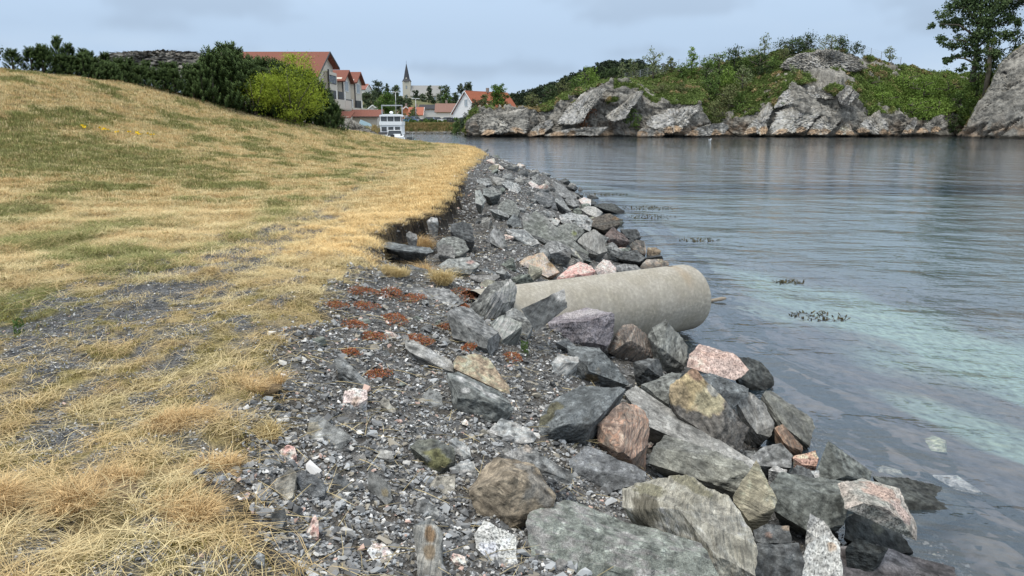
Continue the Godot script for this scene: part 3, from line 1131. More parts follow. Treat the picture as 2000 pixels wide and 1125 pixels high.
# ---------------------------------------------------------------- the pipe
func build_pipe() -> void:
	var ax := Vector3(0.78, -0.035, -0.62).normalized()
	var end := Vector3(2.52, 0.50, -10.95)
	var t := thing("concrete_pipe", "large pale concrete drain pipe sticking out of the rubble over the water", "pipe", end)
	var u := Vector3.UP
	u = (u - ax * u.dot(ax)).normalized()
	var w := ax.cross(u)
	var st := ST()
	var prof := []
	for k in 41: prof.append([-3.8 + 3.76 * k / 40.0, 0.475])
	prof.append([-0.02, 0.470])
	prof.append([-0.004, 0.458])
	prof.append([0.0, 0.445])
	prof.append([0.0, 0.395])
	prof.append([-0.01, 0.385])
	for k in 6: prof.append([-0.05 - 3.75 * k / 5.0, 0.38])
	var sides := 72
	for i in prof.size():
		for k in sides + 1:
			var an := TAU * k / sides
			var p: Vector3 = ax * prof[i][0] + (u * cos(an) + w * sin(an)) * prof[i][1]
			var n := na.get_noise_3d(p.x * 3.0, p.y * 3.0, p.z * 3.0)
			var c := Color(0.37, 0.34, 0.285).lerp(Color(0.325, 0.295, 0.24), clampf(0.5 + n * 1.5, 0.0, 1.0))
			# rust run below the lifting hole, damp algae line low down at the mouth
			var da := wrapf(an - 0.18, -PI, PI)
			var run := (1.0 - smoothstep(0.02, 0.10 + 0.03 * n, absf(p.dot(ax) + 0.36 + da * 0.04))) * smoothstep(-0.9, -0.25, -absf(da - 0.2)) 
			c = c.lerp(Color(0.30, 0.215, 0.125), clampf(run, 0.0, 1.0) * 0.5)
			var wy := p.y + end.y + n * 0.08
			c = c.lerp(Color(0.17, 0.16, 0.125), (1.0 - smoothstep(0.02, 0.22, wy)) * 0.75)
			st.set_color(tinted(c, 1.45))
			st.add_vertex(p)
	for i in prof.size() - 1:
		for k in sides:
			var a := i * (sides + 1) + k
			var b := a + sides + 1
			st.add_index(a)
			st.add_index(b)
			st.add_index(a + 1)
			st.add_index(a + 1)
			st.add_index(b)
			st.add_index(b + 1)
	obj("barrel", done(st), M.concrete, t)
	var hole := SphereMesh.new()
	hole.radius = 0.055
	hole.height = 0.016
	for q in [[-0.36, 0.05, 0.9], [-2.65, 0.62, 1.0]]:
		var o := obj("lifting_hole", hole, plainmat(Color(0.06, 0.045, 0.03), 0.9), t)
		var an: float = q[1]
		var nn := u * cos(an) - w * sin(an)
		o.transform = Transform3D(Basis(ax, nn, ax.cross(nn)).scaled_local(Vector3(1.1 * q[2], 0.6, 0.5)), ax * q[0] + nn * 0.474)

# ---------------------------------------------------------------- far shore
var GREENS := {
	"d": [Color(0.029, 0.049, 0.021), Color(0.065, 0.098, 0.034)], "o": [Color(0.085, 0.104, 0.039), Color(0.163, 0.176, 0.072)],
	"b": [Color(0.098, 0.163, 0.029), Color(0.195, 0.280, 0.058)], "s": [Color(0.111, 0.143, 0.058), Color(0.221, 0.254, 0.124)],
	"g": [Color(0.058, 0.104, 0.026), Color(0.124, 0.182, 0.046)], "r": [Color(0.156, 0.078, 0.046), Color(0.260, 0.130, 0.072)],
	"dark": [Color(0.029, 0.047, 0.026), Color(0.065, 0.094, 0.047)], "dull": [Color(0.058, 0.085, 0.047), Color(0.111, 0.143, 0.075)],
	"maple": [Color(0.046, 0.091, 0.018), Color(0.111, 0.189, 0.034)], "green": [Color(0.065, 0.111, 0.031), Color(0.124, 0.182, 0.058)],
	"thin": [Color(0.052, 0.072, 0.042), Color(0.098, 0.124, 0.068)], "olive": [Color(0.078, 0.101, 0.036), Color(0.137, 0.163, 0.065)], "brown": [Color(0.058, 0.062, 0.034), Color(0.111, 0.111, 0.058)]}
var shrub_n := 0
var shrub_proto := {}
func SHRUB(t: String, label: String, at: Vector3, h: float, w: float) -> void:
	shrub_n += 1
	tree("shrub", label, "shrub", "shrubs on the headland", at, h, w, 0.02 if t != "s" else 0.1, int(clampf(h * w * (40.0 if t != "s" else 18.0), 200, 1500)), 0.38, GREENS[t], 500 + shrub_n * 7)
func TREE(t: String, label: String, at: Vector3, h: float, w: float) -> void:
	shrub_n += 1
	var dist := -at.z
	var lf := clampf(dist * 0.0019, 0.3, 1.0)
	var n := int(clampf(h * w / (lf * lf) * 11.0, 500, 4200))
	var bare := 0.45 if t == "thin" else 0.14
	tree("tree", label, "tree", "trees of the town", at, h, w, bare, n, lf, GREENS[t], 900 + shrub_n * 7)

func profile(c: Array, tau: float) -> Vector3:
	var p := [Vector3(c[0], -1.6, c[1] + 0.5), Vector3(c[0], 0.0, c[1]), Vector3(lerpf(c[0], c[2], 0.42), c[3] * 0.60, lerpf(c[1], c[4], 0.42)), Vector3(c[2], c[3], c[4]),
		Vector3(lerpf(c[2], c[5], 0.5), lerpf(c[3], c[6], 0.52), lerpf(c[4], c[7], 0.5)), Vector3(c[5], c[6], c[7]), Vector3(c[5] * 1.07, c[6] - 4.0, c[7] - 14.0)]
	var i := clampi(int(tau), 0, 5)
	return p[i].lerp(p[i + 1], tau - i)

# a cliffed shore from columns of [shoreline x, z, rock top x, h, z, crest x, h, z]; gives back the places where plants grow
func cliff(called: String, cols: Array, nx: int, rows: Array, sd: int, knobs: Array, dip: float, block: float, rocky: float) -> Array:
	var tau := []
	for q in rows:
		for k in q[2]: tau.append(lerpf(q[0], q[1], float(k) / q[2]))
	tau.append(6.0)
	var nt := tau.size()
	var base := []
	for i in nx:
		var s := float(i) / (nx - 1) * (cols.size() - 1)
		var a := clampi(int(s), 0, cols.size() - 2)
		var f := s - a
		f = f * f * (3.0 - 2.0 * f) * 0.5 + f * 0.5
		for j in nt:
			base.append(profile(cols[a], tau[j]).lerp(profile(cols[a + 1], tau[j]), f))
	var rot := Basis(Vector3(0, 0, 1), dip)
	var cel := FastNoiseLite.new()
	cel.noise_type = FastNoiseLite.TYPE_CELLULAR
	cel.cellular_return_type = FastNoiseLite.RETURN_DISTANCE2_SUB
	cel.frequency = block
	cel.seed = sd
	cel.domain_warp_enabled = true
	cel.domain_warp_amplitude = 1.6
	cel.domain_warp_frequency = 0.12
	var cv := FastNoiseLite.new()
	cv.noise_type = FastNoiseLite.TYPE_CELLULAR
	cv.cellular_return_type = FastNoiseLite.RETURN_CELL_VALUE
	cv.frequency = block
	cv.seed = sd
	cv.domain_warp_enabled = true
	cv.domain_warp_amplitude = 1.6
	cv.domain_warp_frequency = 0.12
	var plants := []
	var st := ST()
	for i in nx:
		for j in nt:
			var p: Vector3 = base[i * nt + j]
			var du: Vector3 = base[mini(i + 1, nx - 1) * nt + j] - base[maxi(i - 1, 0) * nt + j]
			var dv: Vector3 = base[i * nt + mini(j + 1, nt - 1)] - base[i * nt + maxi(j - 1, 0)]
			var n := du.cross(dv).normalized()
			var t: float = tau[j]
			var nl := na.get_noise_3d(p.x * 0.11, p.y * 0.15, p.z * 0.11)
			var nm := nb.get_noise_3d(p.x * 0.5, p.y * 0.5, p.z * 0.5)
			# rock below, soil and plants above, with an uneven border
			var edge := 3.0 + nl * 0.55 + nm * 0.35
			var rock := 1.0 - smoothstep(edge - 0.12, edge + 0.12, t)
			if nl > 0.42 and t > 2.0: rock *= 1.0 - smoothstep(0.42, 0.5, nl) * (1.0 - rocky)
			rock = maxf(rock, rocky * (1.0 - smoothstep(4.3, 4.9, t + nm * 0.6)))
			if t > 3.0 and nl + nm * 0.5 < -0.36: rock = maxf(rock, 0.9)
			for k in knobs:
				var q: float = ((p - k[0]) / k[1]).length() + nm * 0.5 + nl * 0.3
				rock = maxf(rock, 1.0 - smoothstep(0.85, 1.0, q))
			var o := rot * p
			var so := Vector3(o.x * (0.42 if rocky < 0.5 else 0.10), o.y * 1.0, o.z * (0.6 if rocky < 0.5 else 0.3))
			var d2 := cel.get_noise_3d(so.x, so.y, so.z)
			var crack := smoothstep(-0.99, -0.90, d2)
			var step := cv.get_noise_3d(so.x, so.y, so.z)
			var s2 := so * 2.7 + Vector3(31, 7, 3)
			var crack2 := smoothstep(-0.98, -0.86, cel.get_noise_3d(s2.x, s2.y, s2.z))
			var step2 := cv.get_noise_3d(s2.x, s2.y, s2.z)
			var lay := nval.get_noise_3d(o.x * 0.25, o.y * 2.2, o.z * 0.25)
			var disp := rock * (step * (1.5 - 0.5 * rocky) - (1.0 - crack) * (1.3 + 0.5 * rocky) + (step2 * 0.45 - (1.0 - crack2) * 0.45) * (1.0 - 0.6 * rocky) + nm * (0.22 - 0.12 * rocky) + lay * (0.25 + 0.25 * rocky)) + (1.0 - rock) * (nm * 0.5 + nl * 0.8)
			var v := p + n * disp * clampf(0.35 + p.y * 0.3, 0.35, 1.0)
			var rc := Color(0.47, 0.455, 0.42).lerp(Color(0.37, 0.36, 0.335), clampf(0.5 + step * 0.45 + step2 * 0.4 + nm * 0.3, 0.0, 1.0))
			var stain := smoothstep(0.05, 0.45, na.get_noise_3d(p.x * 0.9, p.y * 0.12, p.z * 0.4) + lay * 0.3)
			rc = rc.lerp(Color(0.15, 0.15, 0.145), stain * 0.5)
			rc = rc.lerp(Color(0.40, 0.40, 0.385), smoothstep(0.2, 0.5, nb.get_noise_3d(o.x * 0.35, o.y * 1.1, o.z * 0.3 + 50.0)) * 0.6)
			var warm := (1.0 - smoothstep(1.2, 3.6, p.y + nm * 2.0)) * smoothstep(-0.25, 0.3, nl + nm * 0.6)
			rc = rc.lerp(Color(0.40, 0.285, 0.195), warm * 0.75)
			rc = rc.lerp(Color(0.045, 0.043, 0.036), 1.0 - smoothstep(0.25, 0.65, p.y + nm * 0.35))
			var soil := Color(0.10, 0.125, 0.035).lerp(Color(0.36, 0.285, 0.14), smoothstep(0.15, 0.5, nb.get_noise_3d(p.x * 0.22, p.y * 0.2, p.z * 0.2 + 9.0) + nm * 0.3))
			st.set_color(tinted(rc.lerp(soil, 1.0 - rock), 1.6))
			st.add_vertex(v)
			if rock < 0.35 and t < 5.3 and p.y > 0.8: plants.append(v)
	for i in nx - 1:
		for j in nt - 1:
			var a := i * nt + j
			st.add_index(a)
			st.add_index(a + 1)
			st.add_index(a + nt)
			st.add_index(a + nt)
			st.add_index(a + 1)
			st.add_index(a + nt + 1)
	struct(called, done(st), M.cliff)
	return plants

func undergrowth(label: String, spots: Array, count: int, sd: int, size: float, bright: Callable) -> void:
	var r := rng(sd)
	var st := flat()
	for i in 34:
		var d := Vector3(r.randfn(), absf(r.randfn()) * 0.9, r.randfn()).normalized() * pow(r.randf(), 0.4) * Vector3(0.55, 0.5, 0.55)
		leaf(st, d, (d + Vector3(r.randfn(), r.randfn(), r.randfn()) * 0.5).normalized(), 0.30, 0.16, tinted(Color.WHITE, r.randf_range(0.65, 1.25)), r)
	var xf := []
	var co := []
	for i in count:
		var p: Vector3 = spots[r.randi() % spots.size()]
		p += Vector3(r.randf_range(-0.4, 0.4), 0.0, r.randf_range(-0.5, 0.5))
		var nl := na.get_noise_3d(p.x * 0.16, p.y * 0.2, p.z * 0.16)
		var nm := nb.get_noise_3d(p.x * 0.45, p.y * 0.4, p.z * 0.4)
		var k := clampf(0.5 + nl * 1.3 + r.randf_range(-0.3, 0.3), 0.0, 1.0)
		var c := Color(0.11, 0.155, 0.038).lerp(Color(0.19, 0.25, 0.07), k)
		if nl > 0.22 and nm > 0.0 and r.randf() < 0.6: c = Color(0.20, 0.17, 0.075).lerp(Color(0.34, 0.27, 0.13), r.randf())
		if p.x < 6.0 and p.x > -4.0 or nm * 0.4 - nl > 0.42: c = Color(0.42, 0.335, 0.165).lerp(Color(0.33, 0.25, 0.12), r.randf())
		var bk: float = bright.call(p)
		c = c.lerp(Color(0.105, 0.175, 0.026).lerp(Color(0.15, 0.215, 0.04), r.randf()), bk * r.randf_range(0.6, 1.0))
		var s := size * r.randf_range(0.6, 1.5) * (1.0 + 0.6 * maxf(0.0, nl)) * (0.5 if p.x < 6.0 and p.x > -4.0 else 1.0)
		xf.append(Transform3D(Basis(Vector3.UP, r.randf() * TAU).scaled(Vector3(s, s * r.randf_range(0.6, 1.1), s)), p))
		co.append(tinted(c, r.randf_range(0.8, 1.2)))
	stuff("undergrowth", done(st), M.leaf, xf, co, label, "undergrowth")

func far_y(x: float, z: float) -> float:
	var d := -z
	# left shore and the end of the inlet
	var sx := tab([[-200.0, -27.0], [-187.0, -27.5], [-170.0, -26.0], [-140.0, -22.0], [-115.0, -18.8], [-100.0, -16.6], [-75.0, -13.2], [-62.0, -10.5]], z)
	var land := maxf((sx - x) * 0.9, (d - 189.5) * 0.42)
	var h := clampf(land, -2.0, 1.7)
	if d > 186.0: h = minf(maxf(land, -2.0), 1.9 + smoothstep(192.0, 230.0, d) * 0.5)
	h += 11.5 * smoothstep(238.0, 430.0, d) * (1.0 - 0.8 * smoothstep(-45.0, -15.0, x)) + 3.0 * smoothstep(330.0, 430.0, d) * smoothstep(-50.0, -75.0, x)
	h += smoothstep(420.0, 600.0, d) * (30.0 * exp(-pow((x - 85.0) / 62.0, 2.0)) + 3.0)
	h += na.get_noise_2d(x * 0.05, z * 0.05) * 1.2 * smoothstep(205.0, 260.0, d) + nb.get_noise_2d(x * 0.4, z * 0.4) * 0.12
	return h

func build_far_land() -> void:
	var st := ST()
	var xs := []
	var zs := []
	var x := -190.0
	while x <= 230.0:
		xs.append(x)
		x += 1.2 if x > -45.0 and x < 14.0 else 6.0
	var z := -63.0
	while z > -760.0:
		zs.append(z)
		z -= 1.2 if z > -215.0 else 7.0
	for k in zs.size():
		for i in xs.size():
			var y := far_y(xs[i], zs[k])
			var n := nb.get_noise_2d(xs[i] * 0.6, zs[k] * 0.6)
			var c := Color(0.32, 0.25, 0.12).lerp(Color(0.14, 0.14, 0.055), clampf(0.35 + n * 1.4, 0.0, 1.0))
			if y < 0.5: c = Color(0.10, 0.095, 0.085)
			if zs[k] < -240.0: c = c.lerp(Color(0.06, 0.08, 0.03), 0.6)
			st.set_color(tinted(c, 1.35))
			st.add_vertex(Vector3(xs[i], y, zs[k]))
	var nx := xs.size()
	for k in zs.size() - 1:
		for i in nx - 1:
			var a := k * nx + i
			st.add_index(a)
			st.add_index(a + nx)
			st.add_index(a + 1)
			st.add_index(a + 1)
			st.add_index(a + nx)
			st.add_index(a + nx + 1)
	struct("terrain", done(st), M.far)
	# dry grass and weeds on the inlet bank
	var r := rng(91)
	var tf := blade_clump(400, 40, 0.45, 0.25, 0.75, 0.5, 0.05)
	var xf := []
	var co := []
	for i in 5200:
		var px := r.randf_range(-31.0, -4.0)
		var pz := r.randf_range(-191.0, -203.0)
		if i % 3 == 0:
			px = r.randf_range(-24.0, -14.0)
			pz = r.randf_range(-66.0, -185.0)
		var y := far_y(px, pz)
		if y < 0.5: continue
		var s := r.randf_range(0.7, 1.5)
		xf.append(Transform3D(Basis(Vector3.UP, r.randf() * TAU).scaled(Vector3.ONE * s), Vector3(px, y - 0.03, pz)))
		var c := Color(0.40, 0.31, 0.14).lerp(Color(0.30, 0.22, 0.10), r.randf())
		if r.randf() < 0.3: c = Color(0.13, 0.16, 0.05)
		co.append(tinted(c, r.randf_range(0.75, 1.2)))
	stuff("bank_grass", tf, M.straw, xf, co, "tall yellow grass on the inlet bank below the parked cars", "grass")
	for i in 13:
		var px := -27.0 + i * 1.55 + r.randf_range(-0.4, 0.4)
		var sz := r.randf_range(0.5, 1.2)
		var pts := random_points(r, Vector3(sz * 1.3, sz * 0.7, sz), 12)
		var o := obj("shore_stone", rock_mesh(pts, Color(0.26, 0.26, 0.25), Color(0.17, 0.17, 0.16), 0.25, 3000 + i, "gneiss", [], 0.0, Basis.IDENTITY), M.knoll)
		o.position = Vector3(px, 0.12, -189.8 + r.randf_range(-0.4, 0.5))
		tag(o, "grey stone at the end of the inlet, %s from the moored boats" % ordinal(i), "stone", "stones along the inlet end")
	# the wooded hill
	var bl := []
	for k in 9:
		var f := k / 8.0
		bl.append([Vector3(r.randf_range(-1.6, 1.6), 3.0 + f * 6.5, r.randf_range(-1.6, 1.6)), Vector3(1.7, 1.2, 1.7) * (1.15 - 0.5 * f)])
	var cm := crown(bl, 420, 1.0, 0.7, [Color(0.5, 0.5, 0.5), Color(1.3, 1.3, 1.3)], 55)
	xf = []
	co = []
	for i in 1500:
		var pz := r.randf_range(-470.0, -690.0)
		var px := r.randf_range(-30.0, 200.0)
		var y := far_y(px, pz)
		if y < 9.0 and r.randf() < 0.7: continue
		var s := r.randf_range(0.65, 1.2)
		xf.append(Transform3D(Basis(Vector3.UP, r.randf() * TAU).scaled(Vector3(s * 1.1, s, s * 1.1)), Vector3(px, y - 1.0, pz)))
		co.append(tinted(Color(0.030, 0.048, 0.026).lerp(Color(0.055, 0.075, 0.036), r.randf()), r.randf_range(0.75, 1.2)))
	stuff("forest", cm, M.leaf, xf, co, "dark pine forest covering the far hill", "forest")

# ---------------------------------------------------------------- hedge pines, willow, knolls
func pine_mesh(h: float, w: float, sd: int) -> Array:
	var r := rng(sd)
	var wood := ST()
	var st := flat()
	tube(wood, [V(0, -0.2, 0), V(0.03, h * 0.5, 0), V(0, h, 0.02)], [0.06, 0.04, 0.012], 6)
	var shoots := []
	for i in int(84 * w * h):
		var t := pow(r.randf(), 0.75)
		var y := t * h
		var rr := w * 0.5 * (1.08 - t) * sqrt(r.randf_range(0.12, 1.0))
		var a := r.randf() * TAU
		shoots.append([Vector3(cos(a) * rr, y * 0.92, sin(a) * rr), Vector3(cos(a) * 0.55, 1.0, sin(a) * 0.55).normalized(), r.randf_range(0.20, 0.36)])
	shoots.append([V(0, h * 0.84, 0), V(0, 1, 0), 0.42])
	for k in 4: shoots.append([V(0, h * 0.80, 0), Vector3(cos(k * 1.57) * 0.4, 1.0, sin(k * 1.57) * 0.4).normalized(), 0.30])
	for s in shoots:
		var tone := r.randf()
		var u: Vector3 = s[1].cross(Vector3(0.3, 0.1, 1.0)).normalized()
		for k in 20:
			var f := k / 20.0
			var a := k * 2.4
			var d: Vector3 = u.rotated(s[1], a)
			var p: Vector3 = s[0] + s[1] * s[2] * f
			var e: Vector3 = p + (d * 1.0 + s[1] * 0.7).normalized() * 0.11 * (1.1 - 0.4 * f)
			var side: Vector3 = s[1].cross(d) * 0.019
			st.set_color(tinted(Color(0.028, 0.052, 0.016).lerp(Color(0.095, 0.14, 0.042), clampf(tone * 0.5 + f * 0.5, 0.0, 1.0)), r.randf_range(0.8, 1.2)))
			tri(st, p - side, p + side, e)
	return [done(wood), done(st)]

func build_hedge() -> void:
	# x, y of base, z, height, width
	var kinds := []
	for k in 5: kinds.append(pine_mesh([1.7, 2.0, 1.5, 2.3, 1.8][k], [1.5, 1.3, 1.6, 1.1, 1.7][k], 700 + k * 3))
	var r := rng(31)
	# x and height above the water of the hedge's ragged top
	var top := [[-18.06, 5.50], [-17.91, 5.60], [-17.80, 5.91], [-17.60, 6.01], [-17.45, 5.99], [-17.35, 5.66], [-17.12, 5.66], [-16.89, 5.48], [-16.62, 5.71], [-16.35, 5.45], [-15.89, 5.28], [-15.26, 5.30], [-14.47, 5.38], [-14.04, 5.62], [-13.80, 6.57], [-13.67, 6.27], [-13.36, 6.27], [-13.11, 5.85], [-12.60, 6.06], [-12.38, 5.72], [-11.99, 5.60], [-11.0, 5.5]]
	var n := 0
	for row in 2:
		for i in 27:
			var f := (i + 0.5 * row) / 27.0
			var x := lerpf(-18.1, -11.0, f) + r.randf_range(-0.12, 0.12)
			var zc := tab(CZ, x)
			var z := zc - 0.9 - row * 1.5 - r.randf() * 0.4
			var want := maxf(0.9, tab(top, x) - lawn_y(x, z) + 0.32 - (0.35 if row == 0 else 0.0) - r.randf() * 0.2)
			var k: int = r.randi() % 5
			if i in [1, 3, 5, 19, 20] and row == 1:
				k = 3
			var t := thing("pine", "mountain pine, %s in the hedge's %s row from its high end" % [ordinal(i), "front" if row == 0 else "rear"], "pine", Vector3(x, lawn_y(x, z) - 0.1, z), r.randf() * TAU, "pines of the dark hedge behind the lawn")
			var s: float = want / [1.7, 2.0, 1.5, 2.3, 1.8][k]
			t.scale = Vector3(maxf(s, 0.75) * 1.1, s, maxf(s, 0.75) * 1.1)
			obj("trunk", kinds[k][0], M.bark, t)
			obj("needles", kinds[k][1], M.leaf, t)
			n += 1
	# darker pines behind the willow, towards the water
	var extra := [[-10.55, -43.2, 2.5], [-10.15, -43.6, 2.2], [-9.85, -42.9, 1.75], [-9.55, -43.4, 1.5], [-11.1, -43.0, 2.4], [-10.5, -42.3, 1.2], [-10.0, -42.2, 1.0]]
	for i in extra.size():
		var e: Array = extra[i]
		var k := i % 5
		var t := thing("pine", "low dark pine on the water side of the light willow, %s counted from it" % ordinal(i), "pine", Vector3(e[0], lawn_y(e[0], e[1]) - 0.15, e[1]), i * 1.3, "dark pines between willow and grey rock")
		var s: float = e[2] / [1.7, 2.0, 1.5, 2.3, 1.8][k]
		t.scale = Vector3(s * 1.1, s, s * 1.1)
		obj("trunk", kinds[k][0], M.bark, t)
		obj("needles", kinds[k][1], M.leaf, t)

func willow(label: String, at: Vector3, h: float, w: float, n: int, sd: int, blobs: Array) -> void:
	var t := thing("willow_shrub", label, "shrub", at, 0.0, "light green willows on the lawn")
	var r := rng(sd)
	var wood := ST()
	for k in 9:
		var a := k * 0.7
		var q := w * r.randf_range(0.15, 0.4)
		tube(wood, [V(r.randf_range(-0.12, 0.12), -0.2, r.randf_range(-0.12, 0.12)), V(cos(a) * q * 0.4, h * 0.35, sin(a) * q * 0.4), V(cos(a) * q, h * r.randf_range(0.6, 0.85), sin(a) * q)], [0.035, 0.025, 0.006], 5)
	obj("stems", done(wood), M.bark, t)
	obj("foliage", crown(blobs, n, 0.13, 0.035, [Color(0.14, 0.19, 0.02), Color(0.36, 0.43, 0.055)], sd + 5, 0.5), M.leaf, t)

# ---------------------------------------------------------------- buildings
func window(parent: Node3D, c: Vector3, out: Vector3, w: float, h: float, panes := 1, frame: Material = null) -> void:
	var ux := Vector3.UP.cross(out).normalized()
	var b := Basis(ux, Vector3.UP, out)
	var st := flat()
	var t := 0.07
	box(st, c + Vector3(0, h * 0.5, 0), Vector3(w + t, t, 0.12), b)
	box(st, c - Vector3(0, h * 0.5, 0), Vector3(w + t, t, 0.12), b)
	for k in panes + 1:
		box(st, c + ux * (w * (float(k) / panes - 0.5)), Vector3(t, h - t, 0.12), b)
	var f := obj("window", done(st), frame if frame else M.white, parent)
	for k in panes:
		obj("pane", boxm(c + ux * (w * ((k + 0.5) / panes - 0.5)) - out * 0.02, Vector3(w / panes - t, h - t, 0.05), b), M.pane, f)

func slab_roof(called: String, parent: Node3D, a: Vector3, b: Vector3, c: Vector3, d: Vector3, th: float, m: Material) -> MeshInstance3D:
	# a, b along the eave, c, d along the ridge; thickness downwards
	var st := flat()
	var n := (b - a).cross(d - a).normalized() * th
	if n.y < 0: n = -n
	var p := [a, b, c, d]
	var q := [a - n, b - n, c - n, d - n]
	var up := (b - a).cross(d - a).y > 0.0
	if up:
		quad(st, p[0], p[1], p[2], p[3])
		quad(st, q[3], q[2], q[1], q[0])
	else:
		quad(st, p[3], p[2], p[1], p[0])
		quad(st, q[0], q[1], q[2], q[3])
	for k in 4:
		var j := (k + 1) % 4
		if up: quad(st, q[k], q[j], p[j], p[k])
		else: quad(st, p[k], p[j], q[j], q[k])
	return obj(called, done(st), m, parent)

# gable house: front gable towards local +z, ridge along z; w wide, l long
func house(called: String, label: String, cat: String, group: String, at: Vector3, turn: float, w: float, l: float, eave: float, ridge: float, wall: Color, roof: Color, wins: Array, extra := true) -> Node3D:
	var t := thing(called, label, cat, at, turn, group)
	var st := flat()
	prism(st, [Vector2(-w / 2, -1.5), Vector2(w / 2, -1.5), Vector2(w / 2, eave), Vector2(0, ridge), Vector2(-w / 2, eave)], V(0, 0, 0), Vector3.RIGHT, Vector3.UP, V(0, 0, -l))
	obj("wall", done(st), plainmat(wall, 0.85), t)
	var rm: StandardMaterial3D = M.tiles.duplicate()
	rm.vertex_color_use_as_albedo = false
	rm.albedo_color = tinted(roof, 1.3).linear_to_srgb()
	var sl := (ridge - eave) / (w / 2)
	var o := 0.45
	var rf := slab_roof("roof", t, V(w / 2 + o, eave - o * sl + 0.2, 0.4), V(w / 2 + o, eave - o * sl + 0.2, -l - 0.4), V(0, ridge + 0.2, -l - 0.4), V(0, ridge + 0.2, 0.4), 0.16, rm)
	slab_roof("roof", t, V(-w / 2 - o, eave - o * sl + 0.2, 0.4), V(-w / 2 - o, eave - o * sl + 0.2, -l - 0.4), V(0, ridge + 0.2, -l - 0.4), V(0, ridge + 0.2, 0.4), 0.16, rm)
	if extra: obj("chimney", boxm(V(0.3, ridge + 0.5, -l * 0.5), V(0.6, 1.2, 0.6)), plainmat(Color(0.25, 0.20, 0.17)), rf)
	for s in [-1.0, 1.0]:
		var bb := flat()
		prism(bb, [Vector2(0, 0), Vector2(s * (w / 2 + o), -(ridge - eave) - o * sl), Vector2(s * (w / 2 + o), -(ridge - eave) - o * sl - 0.28), Vector2(0, -0.28)], V(0, ridge + 0.22, 0.403), Vector3.RIGHT, Vector3.UP, V(0, 0, 0.06))
		obj("barge_board", done(bb), M.white, t)
	for q in wins:
		var out: Vector3 = q[3] if q.size() > 5 else Vector3(0, 0, 1)
		window(t, V(q[0], q[1], q[2]), out, q[4] if q.size() > 5 else q[3], q[5] if q.size() > 5 else q[4], 2)
	return t

